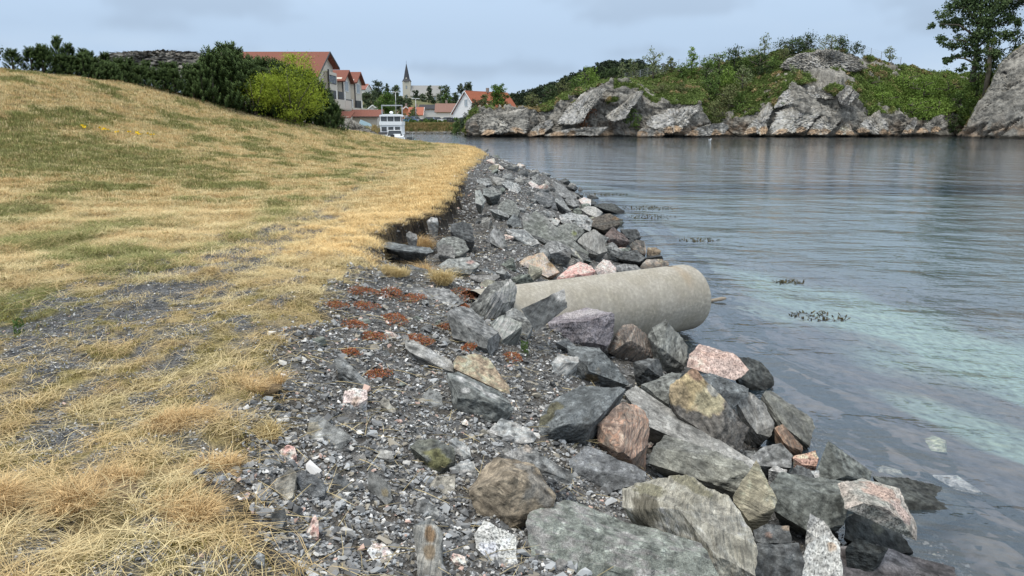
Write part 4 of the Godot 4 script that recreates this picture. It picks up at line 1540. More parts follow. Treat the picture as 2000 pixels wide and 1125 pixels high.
func apartments() -> void:
	var t := thing("apartment_block", "beige apartment block with long red tiled roof, gables and balconies", "building", V(-29.5, 1.6, -119.0))
	var wl := plainmat(Color(0.56, 0.51, 0.43), 0.9)
	var rm: StandardMaterial3D = M.tiles.duplicate()
	rm.vertex_color_use_as_albedo = false
	rm.albedo_color = Color(0.27, 0.10, 0.068).linear_to_srgb()
	var st := flat()
	# main body: gable profile across z, pushed along -x
	prism(st, [Vector2(0, -2.0), Vector2(13.0, -2.0), Vector2(13.0, 10.2), Vector2(7.5, 11.7), Vector2(0, 8.2)], V(0, 0, 0), V(0, 0, -1), Vector3.UP, V(-15, 0, 0))
	obj("wall", done(st), wl, t)
	slab_roof("roof", t, V(0.9, 7.75, 1.0), V(-15.6, 7.75, 1.0), V(-15.6, 12.0, -7.5), V(0.9, 12.0, -7.5), 0.25, rm)
	slab_roof("roof", t, V(0.9, 9.9, -14.0), V(-15.6, 9.9, -14.0), V(-15.6, 12.0, -7.5), V(0.9, 12.0, -7.5), 0.25, rm)
	var b1 := flat()
	prism(b1, [Vector2(-1.0, 7.5), Vector2(7.5, 11.75), Vector2(7.5, 12.05), Vector2(-1.0, 7.8)], V(0.9, 0, 0), V(0, 0, -1), Vector3.UP, V(0.08, 0, 0))
	obj("barge_board", done(b1), M.trim, t)
	var b2 := flat()
	prism(b2, [Vector2(7.5, 11.75), Vector2(14.0, 9.65), Vector2(14.0, 9.95), Vector2(7.5, 12.05)], V(0.9, 0, 0), V(0, 0, -1), Vector3.UP, V(0.08, 0, 0))
	obj("barge_board", done(b2), M.trim, t)
	# the projecting bay of the first gable
	obj("bay", boxm(V(0.35, 3.5, -9.6), V(0.7, 11.0, 6.0)), wl, t)
	obj("downpipe", boxm(V(0.75, 3.6, -6.5), V(0.22, 11.4, 0.22)), M.trim, t)
	window(t, V(0.72, 7.85, -9.4), Vector3.RIGHT, 4.8, 1.25, 5, M.trim)
	for q in [[-1.5, 6.6], [-4.5, 6.6], [-9.0, 6.6], [-1.5, 3.3], [-5.0, 3.3]]: window(t, V(q[0], q[1], 0.02), Vector3(0, 0, 1), 1.1, 1.7, 1, M.trim)
	window(t, V(0.02, 6.9, -2.2), Vector3.RIGHT, 1.4, 1.7, 1, M.trim)
	# second and third gables farther along
	for g in [[-14.2, 8.4, 9.8, 7.0], [-24.5, 8.6, 10.1, 7.4]]:
		var s2 := flat()
		prism(s2, [Vector2(0, -2.0), Vector2(g[3], -2.0), Vector2(g[3], g[1]), Vector2(g[3] / 2, g[2]), Vector2(0, g[1])], V(0.5, 0, g[0] - 3.0), V(0, 0, -1), Vector3.UP, V(-9, 0, 0))
		obj("wall", done(s2), wl, t)
		slab_roof("roof", t, V(1.2, g[1] - 0.35, g[0] - 2.4), V(-9, g[1] - 0.35, g[0] - 2.4), V(-9, g[2] + 0.25, g[0] - 3.0 - g[3] / 2), V(1.2, g[2] + 0.25, g[0] - 3.0 - g[3] / 2), 0.22, rm)
		slab_roof("roof", t, V(1.2, g[1] - 0.35, g[0] - 3.6 - g[3]), V(-9, g[1] - 0.35, g[0] - 3.6 - g[3]), V(-9, g[2] + 0.25, g[0] - 3.0 - g[3] / 2), V(1.2, g[2] + 0.25, g[0] - 3.0 - g[3] / 2), 0.22, rm)
		obj("downpipe", boxm(V(0.65, 3.4, g[0] - 3.0), V(0.2, 9.6, 0.2)), M.trim, t)
		window(t, V(0.53, 7.3, g[0] - 3.0 - g[3] * 0.5), Vector3.RIGHT, g[3] * 0.4, 1.7, 3, M.white)
		window(t, V(0.53, 4.2, g[0] - 3.0 - g[3] * 0.5), Vector3.RIGHT, g[3] * 0.4, 1.4, 3, M.white)
		window(t, V(-1.2, 6.2, g[0] - 2.98), Vector3(0, 0, 1), 1.2, 1.6, 1, M.trim)
	var link := flat()
	box(link, V(-4.5, 3.2, -24.0), V(8.0, 10.4, 22.0))
	obj("wall", done(link), wl, t)
	# balconies: recess, parapet, post
	for q in [[-9.4, 6.0, 3.3], [-15.0, 5.0, 3.3], [-21.5, 6.0, 2.2], [-30.5, 7.0, 2.2]]:
		obj("balcony", boxm(V(1.9, q[2] + 0.75, q[0]), V(0.14, 1.35, q[1])), wl, t)
		obj("balcony", boxm(V(1.2, q[2] + 0.75, q[0] + q[1] / 2), V(1.26, 1.35, 0.14)), wl, t)
		obj("balcony_floor", boxm(V(1.2, q[2] - 0.02, q[0]), V(1.5, 0.16, q[1] + 0.1)), wl, t)
		obj("balcony_door", boxm(V(0.78, q[2] + 2.0, q[0]), V(0.1, 1.7, q[1] * 0.8)), M.dark, t)
		obj("balcony_post", boxm(V(1.9, q[2] + 2.1, q[0] + q[1] * 0.5 - 0.2), V(0.16, 1.4, 0.16)), M.white, t)
	# the low garages at the foot
	var g1 := thing("garage", "low beige garage with a red roof at the foot of the apartments", "garage", V(-24.6, 1.6, -131.0))
	obj("wall", boxm(V(0, 0.9, -2.0), V(4.6, 2.6, 4.0)), wl, g1)
	slab_roof("roof", g1, V(-2.7, 2.1, 0.5), V(2.7, 2.1, 0.5), V(2.7, 3.25, -4.4), V(-2.7, 3.25, -4.4), 0.18, rm)
	obj("fascia", boxm(V(0, 2.02, 0.52), V(5.4, 0.16, 0.06)), M.trim, g1)
	var g2 := thing("garage", "small red-roofed shed half hidden behind the grey rock knoll", "garage", V(-27.0, 1.8, -124.5))
	obj("wall", boxm(V(0, 0.7, -1.5), V(2.6, 2.4, 3.0)), wl, g2)
	slab_roof("roof", g2, V(-1.7, 1.7, 0.5), V(1.7, 1.7, 0.5), V(1.7, 2.7, -3.2), V(-1.7, 2.7, -3.2), 0.16, rm)
	obj("door", boxm(V(0.3, 0.5, 0.03), V(1.2, 1.7, 0.06)), M.dark, g2)

func church() -> void:
	var t := thing("church", "pale church with a tall dark spire and long grey nave roof", "church", V(-59.2, 14.0, -450.0))
	var wm := plainmat(Color(0.50, 0.47, 0.40), 0.9)
	var sm := plainmat(Color(0.035, 0.036, 0.042), 0.7)
	obj("tower", boxm(V(0, 4.2, 0), V(4.3, 12.6, 4.3)), wm, t)
	var st := flat()
	var r0 := 2.55
	var pr := [[0.0, 2.85], [1.6, 1.75], [5.5, 1.0], [9.6, 0.12]]
	for k in pr.size() - 1:
		for i in 8:
			var a := TAU * (i + 0.5) / 8
			var b := TAU * (i + 1.5) / 8
			var p := [Vector3(cos(a) * pr[k][1], 10.5 + pr[k][0], sin(a) * pr[k][1]), Vector3(cos(b) * pr[k][1], 10.5 + pr[k][0], sin(b) * pr[k][1]), Vector3(cos(b) * pr[k + 1][1], 10.5 + pr[k + 1][0], sin(b) * pr[k + 1][1]), Vector3(cos(a) * pr[k + 1][1], 10.5 + pr[k + 1][0], sin(a) * pr[k + 1][1])]
			quad(st, p[1], p[0], p[3], p[2])
	var sp := obj("spire", done(st), sm, t)
	obj("cross", boxm(V(0, 20.9, 0), V(0.12, 1.8, 0.12)), sm, sp)
	obj("dormer", boxm(V(0, 12.2, 1.75), V(0.7, 0.9, 0.7)), wm, sp)
	for q in [[-0.0, 7.4], [0.0, 2.5]]: window(t, V(q[0], q[1], 2.17), Vector3(0, 0, 1), 0.7, 1.6, 1, M.trim)
	var nv := flat()
	prism(nv, [Vector2(-5, -3), Vector2(5, -3), Vector2(5, 3.1), Vector2(0, 8.2), Vector2(-5, 3.1)], V(2.2, 0, -1), V(0, 0, -1), Vector3.UP, V(16.2, 0, 0))
	obj("nave", done(nv), wm, t)
	var gr := plainmat(Color(0.255, 0.25, 0.24), 0.8)
	slab_roof("roof", t, V(2.2, 2.7, 4.5), V(18.9, 2.7, 4.5), V(18.9, 8.45, -1.0), V(2.2, 8.45, -1.0), 0.2, gr)
	slab_roof("roof", t, V(2.2, 2.7, -6.5), V(18.9, 2.7, -6.5), V(18.9, 8.45, -1.0), V(2.2, 8.45, -1.0), 0.2, gr)
	var tr := flat()
	prism(tr, [Vector2(-2, -2), Vector2(2, -2), Vector2(2, 3.2), Vector2(0, 5.4), Vector2(-2, 3.2)], V(12.5, 0, 5.2), Vector3.RIGHT, Vector3.UP, V(0, 0, -5))
	obj("porch", done(tr), wm, t)
	for k in 5: window(t, V(4.0 + k * 3.0, 0.9, 4.03), Vector3(0, 0, 1), 0.8, 2.2, 1, M.trim)

func car(label: String, at: Vector3, turn: float, c: Color, tall := 0.0) -> void:
	var t := thing("parked_car", label, "car", at, turn, "cars parked along the inlet road")
	var st := flat()
	prism(st, [Vector2(-2.15, 0.28), Vector2(2.1, 0.28), Vector2(2.2, 0.7), Vector2(2.05, 0.88), Vector2(1.0, 0.97), Vector2(-1.9, 1.0), Vector2(-2.2, 0.75)], V(0, 0, -0.85), Vector3.RIGHT, Vector3.UP, V(0, 0, 1.7))
	obj("body", done(st), plainmat(c, 0.25), t)
	var cb := flat()
	prism(cb, [Vector2(-1.85, 0.98), Vector2(1.0, 0.96), Vector2(0.35, 1.42 + tall), Vector2(-1.45, 1.45 + tall)], V(0, 0, -0.76), Vector3.RIGHT, Vector3.UP, V(0, 0, 1.52))
	obj("cabin_glass", done(cb), M.glass, t)
	obj("roof", boxm(V(-0.55, 1.46 + tall, 0), V(1.85, 0.06, 1.45)), plainmat(c, 0.25), t)
	for q in [[-1.35, -0.8], [-1.35, 0.8], [1.35, -0.8], [1.35, 0.8]]:
		var w := CylinderMesh.new()
		w.top_radius = 0.32
		w.bottom_radius = 0.32
		w.height = 0.22
		w.radial_segments = 14
		var o := obj("wheel", w, M.rubber, t)
		o.position = V(q[0], 0.32, q[1])
		o.rotation.x = PI / 2

func hull_shape(l: float, b: float, h: float, rake := 0.7) -> ArrayMesh:
	var st := ST()
	st.set_smooth_group(-1)
	var secs := []
	for i in 9:
		var f := i / 8.0
		var hb := b * 0.5 * (1.0 - pow(f, 2.6)) * (0.92 + 0.2 * f) + 0.02
		var z := -f * l
		var top := h * (1.0 + 0.25 * f)
		secs.append([V(-hb, top, z - f * rake), V(-hb * 0.88, h * 0.25, z), V(0, -0.25 + 0.3 * f * f, z), V(hb * 0.88, h * 0.25, z), V(hb, top, z - f * rake)])
	for i in 8:
		for k in 4: quad(st, secs[i][k], secs[i][k + 1], secs[i + 1][k + 1], secs[i + 1][k])
		quad(st, secs[i][4], secs[i][0], secs[i + 1][0], secs[i + 1][4])
	tri(st, secs[0][0], secs[0][2], secs[0][1])
	tri(st, secs[0][0], secs[0][4], secs[0][2])
	tri(st, secs[0][4], secs[0][3], secs[0][2])
	return done(st)

func boats() -> void:
	var a := thing("motor_cruiser", "white flybridge motor cruiser moored stern-on with a radar arch", "boat", V(-17.2, 0.0, -111.0), 0.03)
	obj("hull", hull_shape(10.5, 3.5, 1.1), M.white, a)
	obj("cabin", boxm(V(0, 1.75, -3.6), V(3.0, 1.35, 4.4)), M.white, a)
	for k in 3: obj("window", boxm(V(-0.95 + k * 0.95, 1.85, -1.39), V(0.72, 0.62, 0.06)), M.glass, a)
	obj("flybridge", boxm(V(0, 2.65, -3.4), V(3.2, 0.5, 4.2)), M.white, a)
	var wd := flat()
	prism(wd, [Vector2(-1.5, 2.9), Vector2(1.5, 2.9), Vector2(1.38, 3.62), Vector2(-1.38, 3.62)], V(0, 0, -1.5), Vector3.RIGHT, Vector3.UP, V(0, 0, -2.6))
	var gl := obj("canopy_windows", done(wd), M.glass, a)
	for k in 4: obj("canopy_frame", boxm(V(-1.42 + k * 0.947, 3.26, -1.47), V(0.08, 0.74, 0.06)), M.white, gl)
	var cr := flat()
	prism(cr, [Vector2(-1.6, 3.6), Vector2(1.6, 3.6), Vector2(1.5, 3.82), Vector2(0.9, 3.92), Vector2(-0.9, 3.92), Vector2(-1.5, 3.82)], V(0, 0, -1.3), Vector3.RIGHT, Vector3.UP, V(0, 0, -3.0))
	obj("canopy_roof", done(cr), M.white, a)
	var ar := flat()
	box(ar, V(-1.75, 3.1, -5.8), V(0.14, 4.2, 0.2))
	box(ar, V(1.2, 3.6, -5.8), V(0.14, 3.2, 0.2))
	box(ar, V(-0.28, 5.2, -5.8), V(3.1, 0.16, 0.3))
	obj("radar_arch", done(ar), M.steel, a)
	var rd := SphereMesh.new()
	rd.radius = 0.28
	rd.height = 0.4
	obj("radar_dome", rd, M.white, a).position = V(-0.2, 4.15, -4.2)
	obj("cockpit_cover", boxm(V(-0.1, 1.25, -0.7), V(3.0, 0.35, 1.4)), plainmat(Color(0.10, 0.10, 0.11)), a)
	var b := thing("speedboat", "small white speedboat with a dark outboard engine in front of the cruiser", "boat", V(-15.45, 0.0, -103.0), 0.08)
	obj("hull", hull_shape(6.0, 2.5, 0.95), M.white, b)
	var en := flat()
	box(en, V(-0.15, 0.95, 0.35), V(0.5, 0.6, 0.6))
	box(en, V(-0.15, 0.3, 0.35), V(0.22, 0.9, 0.3))
	obj("outboard_engine", done(en), M.dark, b)
	var wsd := flat()
	prism(wsd, [Vector2(-1.0, 1.0), Vector2(1.0, 1.0), Vector2(0.78, 1.75), Vector2(-0.78, 1.75)], V(0, 0, -2.2), Vector3.RIGHT, Vector3.UP, V(0, 0, -0.12))
	obj("windscreen", done(wsd), M.glass, b)
	var fr := ST()
	tube(fr, [V(-1.05, 0.95, -2.15), V(-0.82, 1.75, -2.15), V(0.82, 1.75, -2.15), V(1.05, 0.95, -2.15)], [0.05, 0.05, 0.05, 0.05], 6)
	obj("windscreen_frame", done(fr), M.white, b)
	for k in 2:
		var fd := CapsuleMesh.new()
		fd.radius = 0.13
		fd.height = 0.6
		obj("fender", fd, M.white if k == 0 else M.dark, b).position = V(1.32, 0.55, -0.5 - k * 1.6)
	obj("seat", boxm(V(0.35, 1.05, -1.0), V(0.9, 0.5, 0.5)), M.white, b)
	var c := thing("dinghy", "small dark green boat with a clear windscreen beside the speedboat", "boat", V(-13.15, 0.0, -99.5), -0.1)
	obj("hull", hull_shape(3.6, 1.3, 0.55, 0.3), plainmat(Color(0.02, 0.06, 0.045), 0.4), c)
	var w3 := flat()
	prism(w3, [Vector2(-0.5, 0.55), Vector2(0.5, 0.55), Vector2(0.42, 0.95), Vector2(-0.42, 0.95)], V(0, 0, -1.2), Vector3.RIGHT, Vector3.UP, V(0, 0, -0.08))
	obj("windscreen", done(w3), M.glass, c)
	obj("stern_pole", boxm(V(0.6, 0.9, -0.1), V(0.05, 1.1, 0.05)), M.steel, c)
	var d := thing("covered_boat", "boat under a pale blue tarpaulin behind the grey rock knoll", "boat", V(-20.1, 1.4, -108.0), 0.2)
	obj("hull", hull_shape(5.0, 1.9, 0.9), M.white, d)
	var tp := flat()
	prism(tp, [Vector2(-0.95, 0.9), Vector2(0.95, 0.9), Vector2(0.8, 1.2), Vector2(-0.5, 1.75)], V(0, 0, 0.1), Vector3.RIGHT, Vector3.UP, V(0, 0, -4.2))
	obj("tarpaulin", done(tp), plainmat(Color(0.40, 0.55, 0.62), 0.6), d)

func lamp_post(label: String, at: Vector3, h: float) -> void:
	var t := thing("street_lamp", label, "street lamp", at, 0.0, "street lamps by the inlet road")
	var st := ST()
	tube(st, [V(0, -0.3, 0), V(0, h, 0)], [0.11, 0.06], 8)
	obj("pole", done(st), M.steel, t)
	for s in [-1.0, 1.0]:
		obj("lamp_head", boxm(V(s * 0.55, h, 0), V(0.9, 0.14, 0.3)), M.white, t)

func town() -> void:
	house("white_house", "large white gabled house with a bright red tiled roof by the inlet", "house", "", V(-11.7, 2.4, -200.0), deg_to_rad(-37), 8.6, 17.0, 2.6, 7.8, Color(0.78, 0.78, 0.79), Color(0.34, 0.11, 0.06), [[0.2, 5.0, 0.04, 1.0, 1.7], [-1.2, 0.9, 0.04, 1.2, 1.2], [1.6, 0.9, 0.04, 1.2, 1.2], [4.32, 1.2, -5.0, Vector3.RIGHT, 1.1, 1.2]])
	house("orange_house", "orange walled little house next to the first street lamp", "house", "small houses across the inlet road", V(-31.4, 2.4, -235.0), 0.2, 4.2, 6.0, 3.0, 4.6, Color(0.50, 0.20, 0.10), Color(0.35, 0.15, 0.10), [[0.0, 1.6, 0.04, 1.0, 1.1]])
	house("red_roof_house", "white house with a low red roof and twin white gables", "house", "small houses across the inlet road", V(-26.0, 2.4, -232.0), 1.571, 4.6, 3.8, 2.4, 4.3, Color(0.70, 0.69, 0.66), Color(0.38, 0.14, 0.09), [[2.32, 1.2, -1.2, Vector3.RIGHT, 0.8, 1.0]])
	house("dark_roof_house", "modern white house with a dark grey flat-pitched roof and wide windows", "house", "small houses across the inlet road", V(-21.9, 2.4, -236.0), 1.571, 5.0, 5.2, 4.0, 5.1, Color(0.62, 0.62, 0.61), Color(0.05, 0.05, 0.055), [[2.54, 1.3, -1.6, Vector3.RIGHT, 1.6, 1.3], [2.54, 3.0, -3.2, Vector3.RIGHT, 2.2, 0.9]], false)
	house("grey_roof_house", "white terraced house with a brownish red roof and small front gable", "house", "small houses across the inlet road", V(-16.2, 2.4, -230.0), 1.571, 5.0, 5.6, 3.2, 5.3, Color(0.66, 0.65, 0.63), Color(0.26, 0.15, 0.12), [[2.54, 1.5, -1.6, Vector3.RIGHT, 1.0, 1.2], [2.54, 1.5, -3.9, Vector3.RIGHT, 1.0, 1.2]])
	house("hill_house", "house with a red roof high on the hill beyond the apartments", "house", "", V(-75.5, 16.0, -420.0), 1.2, 6.0, 7.0, 3.2, 5.8, Color(0.62, 0.61, 0.58), Color(0.30, 0.13, 0.10), [[0.0, 2.0, 0.04, 1.0, 1.2]])
	house("white_shed", "white outbuilding between the garage and the round maple", "house", "", V(-30.2, 1.8, -172.0), 0.1, 3.6, 5.0, 3.0, 4.4, Color(0.76, 0.77, 0.78), Color(0.10, 0.09, 0.09), [[0.3, 2.0, 0.04, 0.8, 1.2], [-0.8, 0.6, 0.04, 0.7, 1.0]], false)
	house("roof_house", "house showing only its orange roof over the lawn's high end", "house", "", V(-35.6, 3.2, -50.0), 0.5, 6.0, 8.0, 2.6, 4.1, Color(0.6, 0.58, 0.54), Color(0.45, 0.17, 0.09), [], false)
	church()
	apartments()
	var cc := [[-26.9, Color(0.10, 0.22, 0.42), "blue parked car nearest the first street lamp"], [-25.0, Color(0.42, 0.44, 0.46), "silver parked car next to the blue one"], [-21.9, Color(0.025, 0.027, 0.03), "black parked car in front of the red-roofed small house"], [-19.3, Color(0.06, 0.065, 0.075), "dark grey parked car in front of the modern house"], [-17.2, Color(0.72, 0.72, 0.72), "white parked car in front of the terraced house"], [-15.0, Color(0.03, 0.03, 0.035), "black parked car nearest the white gabled house"]]
	for i in cc.size():
		var k: Array = cc[i]
		car(k[2], V(k[0], 2.45, -206.0 - (i % 2) * 2.0), 0.1 if i % 2 else PI - 0.15, k[1], 0.25 if i == 1 else 0.0)
	lamp_post("double-headed street lamp rising beside the round maple", V(-30.7, 2.2, -210.0), 8.2)
	lamp_post("slim street lamp standing between the parked cars", V(-24.1, 2.2, -199.0), 6.2)
	# hedge, wall and fence along the road
	var bl := []
	for k in 15: bl.append([V(-26.6 + k * 0.82, 2.75, -197.5), V(0.7, 0.6, 0.6)])
	var hd := obj("hedge", crown(bl, 2600, 0.32, 0.2, GREENS["g"], 77), M.leaf)
	tag(hd, "low clipped green hedge in front of the parked cars", "hedge")
	var wl := obj("low_wall", boxm(V(-20.5, 2.05, -196.2), V(14.0, 0.35, 0.3)), plainmat(Color(0.50, 0.48, 0.44), 0.9))
	tag(wl, "low pale stone wall edging the road above the inlet bank", "wall")
	var fe := thing("board_fence", "black board fence in front of the white gabled house", "fence", V(-13.6, 2.2, -196.8))
	for k in 14: obj("board", boxm(V(-2.4 + k * 0.37, 0.75, 0), V(0.33, 1.3, 0.06)), M.dark, fe)
	obj("rail", boxm(V(0, 1.44, 0), V(5.2, 0.08, 0.1)), M.dark, fe)
	var rd := flat()
	quad(rd, V(-34, 2.43, -202), V(-8, 2.43, -202), V(-8, 2.43, -214), V(-34, 2.43, -214))
	struct("road", done(rd), plainmat(Color(0.06, 0.06, 0.062), 0.95))
	var rk := thing("round_tree", "dark round tree rising at the hedge's far left end over the lawn", "tree", V(-32.6, 4.5, -50.5))
	obj("trunk", trunk_mesh(2.6, 0.12, 5, 0.6, 5), M.bark, rk)
	obj("crown", crown([[V(0, 2.5, 0), V(0.7, 0.6, 0.7)], [V(-0.35, 2.0, 0), V(0.45, 0.4, 0.5)]], 500, 0.16, 0.1, GREENS["dark"], 66), M.leaf, rk)

func gull() -> void:
	var t := thing("gull", "white gull floating on the water under the pale cliff", "gull", V(30.4, 0.0, -121.0), 0.6)
	var st := ST()
	tube(st, [V(-0.30, 0.10, 0), V(-0.12, 0.10, 0), V(0.06, 0.11, 0), V(0.19, 0.14, 0), V(0.24, 0.24, 0), V(0.25, 0.31, 0), V(0.29, 0.33, 0), V(0.34, 0.32, 0)], [0.02, 0.09, 0.12, 0.09, 0.05, 0.055, 0.045, 0.012], 10)
	obj("body", done(st), M.white, t)
	obj("wing", boxm(V(-0.08, 0.17, 0), V(0.42, 0.07, 0.2)), plainmat(Color(0.42, 0.43, 0.45)), t)
	obj("beak", boxm(V(0.37, 0.315, 0), V(0.08, 0.025, 0.02)), plainmat(Color(0.6, 0.4, 0.05)), t)

func big_tree(label: String, at: Vector3, h: float, trunk_h: float, blobs: Array, n: int, sd: int, cols: Array, lf: float, limbs: Array) -> void:
	var t := thing("tall_tree", label, "tree", at, 0.0, "tall trees above the right-hand cliff".replace("right-hand ", "grey "))
	var st := ST()
	tube(st, [V(0, -1, 0), V(0.1, trunk_h * 0.5, 0), V(-0.1, trunk_h, 0), V(0.1, h * 0.8, 0)], [0.55, 0.45, 0.36, 0.10], 9)
	for l in limbs: tube(st, [V(0, l[1] * 0.75, 0), Vector3(l[0] * 0.5, l[1] * 0.98, l[2] * 0.5), Vector3(l[0], l[1], l[2])], [0.25, 0.16, 0.04], 6)
	obj("trunk", done(st), M.bark, t)
	obj("crown", crown(blobs, n, lf, lf * 0.6, cols, sd), M.leaf, t)

func right_trees() -> void:
	# maple with a bare-limbed outline over the green bay
	var bl := []
	for q in [[0, 16.5, 3.0], [-2.2, 14.8, 2.2], [2.4, 15.0, 2.4], [-5.4, 15.2, 1.6], [-7.2, 13.6, 1.3], [-8.4, 11.9, 0.9], [-5.8, 12.2, 1.2], [-3.0, 12.2, 1.7], [0.2, 13.2, 2.6], [3.6, 12.6, 2.1], [5.4, 14.2, 1.6], [6.2, 12.0, 1.2], [-6.2, 9.2, 1.2], [-4.4, 8.2, 1.3], [-2.2, 9.2, 1.7], [0.4, 10.0, 2.1], [2.6, 9.4, 1.8], [4.8, 9.6, 1.3], [-4.6, 5.9, 1.0], [-3.0, 6.3, 1.2], [-0.8, 6.9, 1.5], [1.6, 6.6, 1.5], [3.6, 6.6, 1.3], [2.2, 4.6, 1.1], [-2.2, 4.3, 0.9], [0, 19.0, 2.6], [-3.6, 17.6, 1.9], [3.4, 18.0, 2.2]]:
		bl.append([V(q[0], (q[1] - 4.3) * 1.08 + 1.8, fmod(q[0] * 1.7, 3.0)), Vector3(q[2], q[2] * 0.72, q[2]) * 1.1])
	for k in 7: bl.append([V(sin(k * 2.0) * 0.4, k * 1.1, 0.5), V(0.8, 0.8, 0.8)])
	big_tree("large leafy maple with spreading limbs standing over the green bay", V(91.5, 11.5, -159.0), 20.0, 8.0, bl, 15000, 41, [Color(0.042, 0.072, 0.030), Color(0.11, 0.155, 0.062)], 0.52, [[-8.2, 10.0, 0.5], [-5.6, 13.2, 0], [6.0, 10.2, 1], [-5.6, 7.1, 0], [4.4, 7.4, 0], [5.0, 12.2, 0], [-4.2, 3.6, 0]])
	bl = []
	for k in 10: bl.append([V(sin(k * 2.1) * 0.35, 0.4 + k * 1.05, cos(k * 1.3) * 0.3), V(0.62, 0.75, 0.6)])
	big_tree("ivy-clad slender stem beside the large maple", V(92.6, 8.0, -156.0), 11.0, 9.0, bl, 1100, 43, [Color(0.045, 0.070, 0.016), Color(0.10, 0.13, 0.030)], 0.34, [])
	bl = []
	for q in [[0, 15.5, 3.2], [-4.0, 16.5, 2.0], [-6.6, 15.4, 1.4], [4, 14, 3.2], [-5.0, 12.4, 1.5], [-2.4, 13.0, 2.0], [-7.4, 13.2, 1.1], [1, 11, 3.0], [5, 10, 3.0], [0.0, 18.5, 2.4]]: bl.append([V(q[0], q[1], fmod(q[0], 2.0)), Vector3(q[2], q[2] * 0.55, q[2])])
	big_tree("dark tree with layered branches leaning in from above the cliff", V(102.0, 12.5, -157.0), 19.0, 11.0, bl, 7000, 47, [Color(0.020, 0.033, 0.018), Color(0.048, 0.068, 0.034)], 0.46, [[-6.4, 15.4, 0], [-7.2, 13.2, 0], [-5.0, 12.4, 0]])
	var more := [[96.2, 10.0, -161.0, 7.5, 7.0, "d", "dense dark tree between the large maple and the cliff"], [99.6, 11.0, -160.0, 11.0, 8.0, "d", "dark bushy tree right behind the cliff's top edge"], [103.4, 13.0, -158.0, 9.0, 7.0, "g", "green bushy tree rising over the upper cliff"], [94.2, 8.2, -157.0, 4.2, 5.0, "g", "green bush where the bay meets the cliff"], [108.0, 16.0, -156.0, 9.0, 8.0, "g", "broad green tree on top of the cliff beyond the layered tree"], [97.0, 6.4, -154.0, 3.8, 4.4, "o", "olive bush hugging the back of the cliff"]]
	for i in more.size():
		var q: Array = more[i]
		tree("tree", q[6], "tree", "trees behind the grey cliff", V(q[0], q[1], q[2]), q[3], q[4], 0.05, 1300, 0.42, GREENS[q[5]], 1300 + i * 9)

func ridge_fence() -> void:
	var t := thing("wire_fence", "tall wire mesh fence running along the crest of the headland", "fence", V(50, 12.0, -179.0))
	var st := flat()
	var pts := []
	for i in 34:
		var s := 11.0 + i * 0.5
		var a := clampi(int(s), 0, HEADLAND.size() - 2)
		var p := profile(HEADLAND[a], 4.9).lerp(profile(HEADLAND[a + 1], 4.9), s - a)
		pts.append(p - t.position)
	for i in pts.size():
		obj("post", boxm(pts[i] + V(0, 1.2, 0), V(0.09, 3.0, 0.09)), M.steel, t)
		if i == pts.size() - 1: break
		for k in 6:
			var h := 0.5 + k * 0.42
			tube(st, [pts[i] + V(0, h, 0), pts[i + 1] + V(0, h, 0)], [0.012, 0.012], 3, false)
		for k in 8:
			var f := k / 8.0
			var b: Vector3 = pts[i].lerp(pts[i + 1], f)
			tube(st, [b + V(0, 0.3, 0), b + V(0, 2.6, 0)], [0.009, 0.009], 3, false)
	obj("wire_mesh", done(st), M.steel, t)

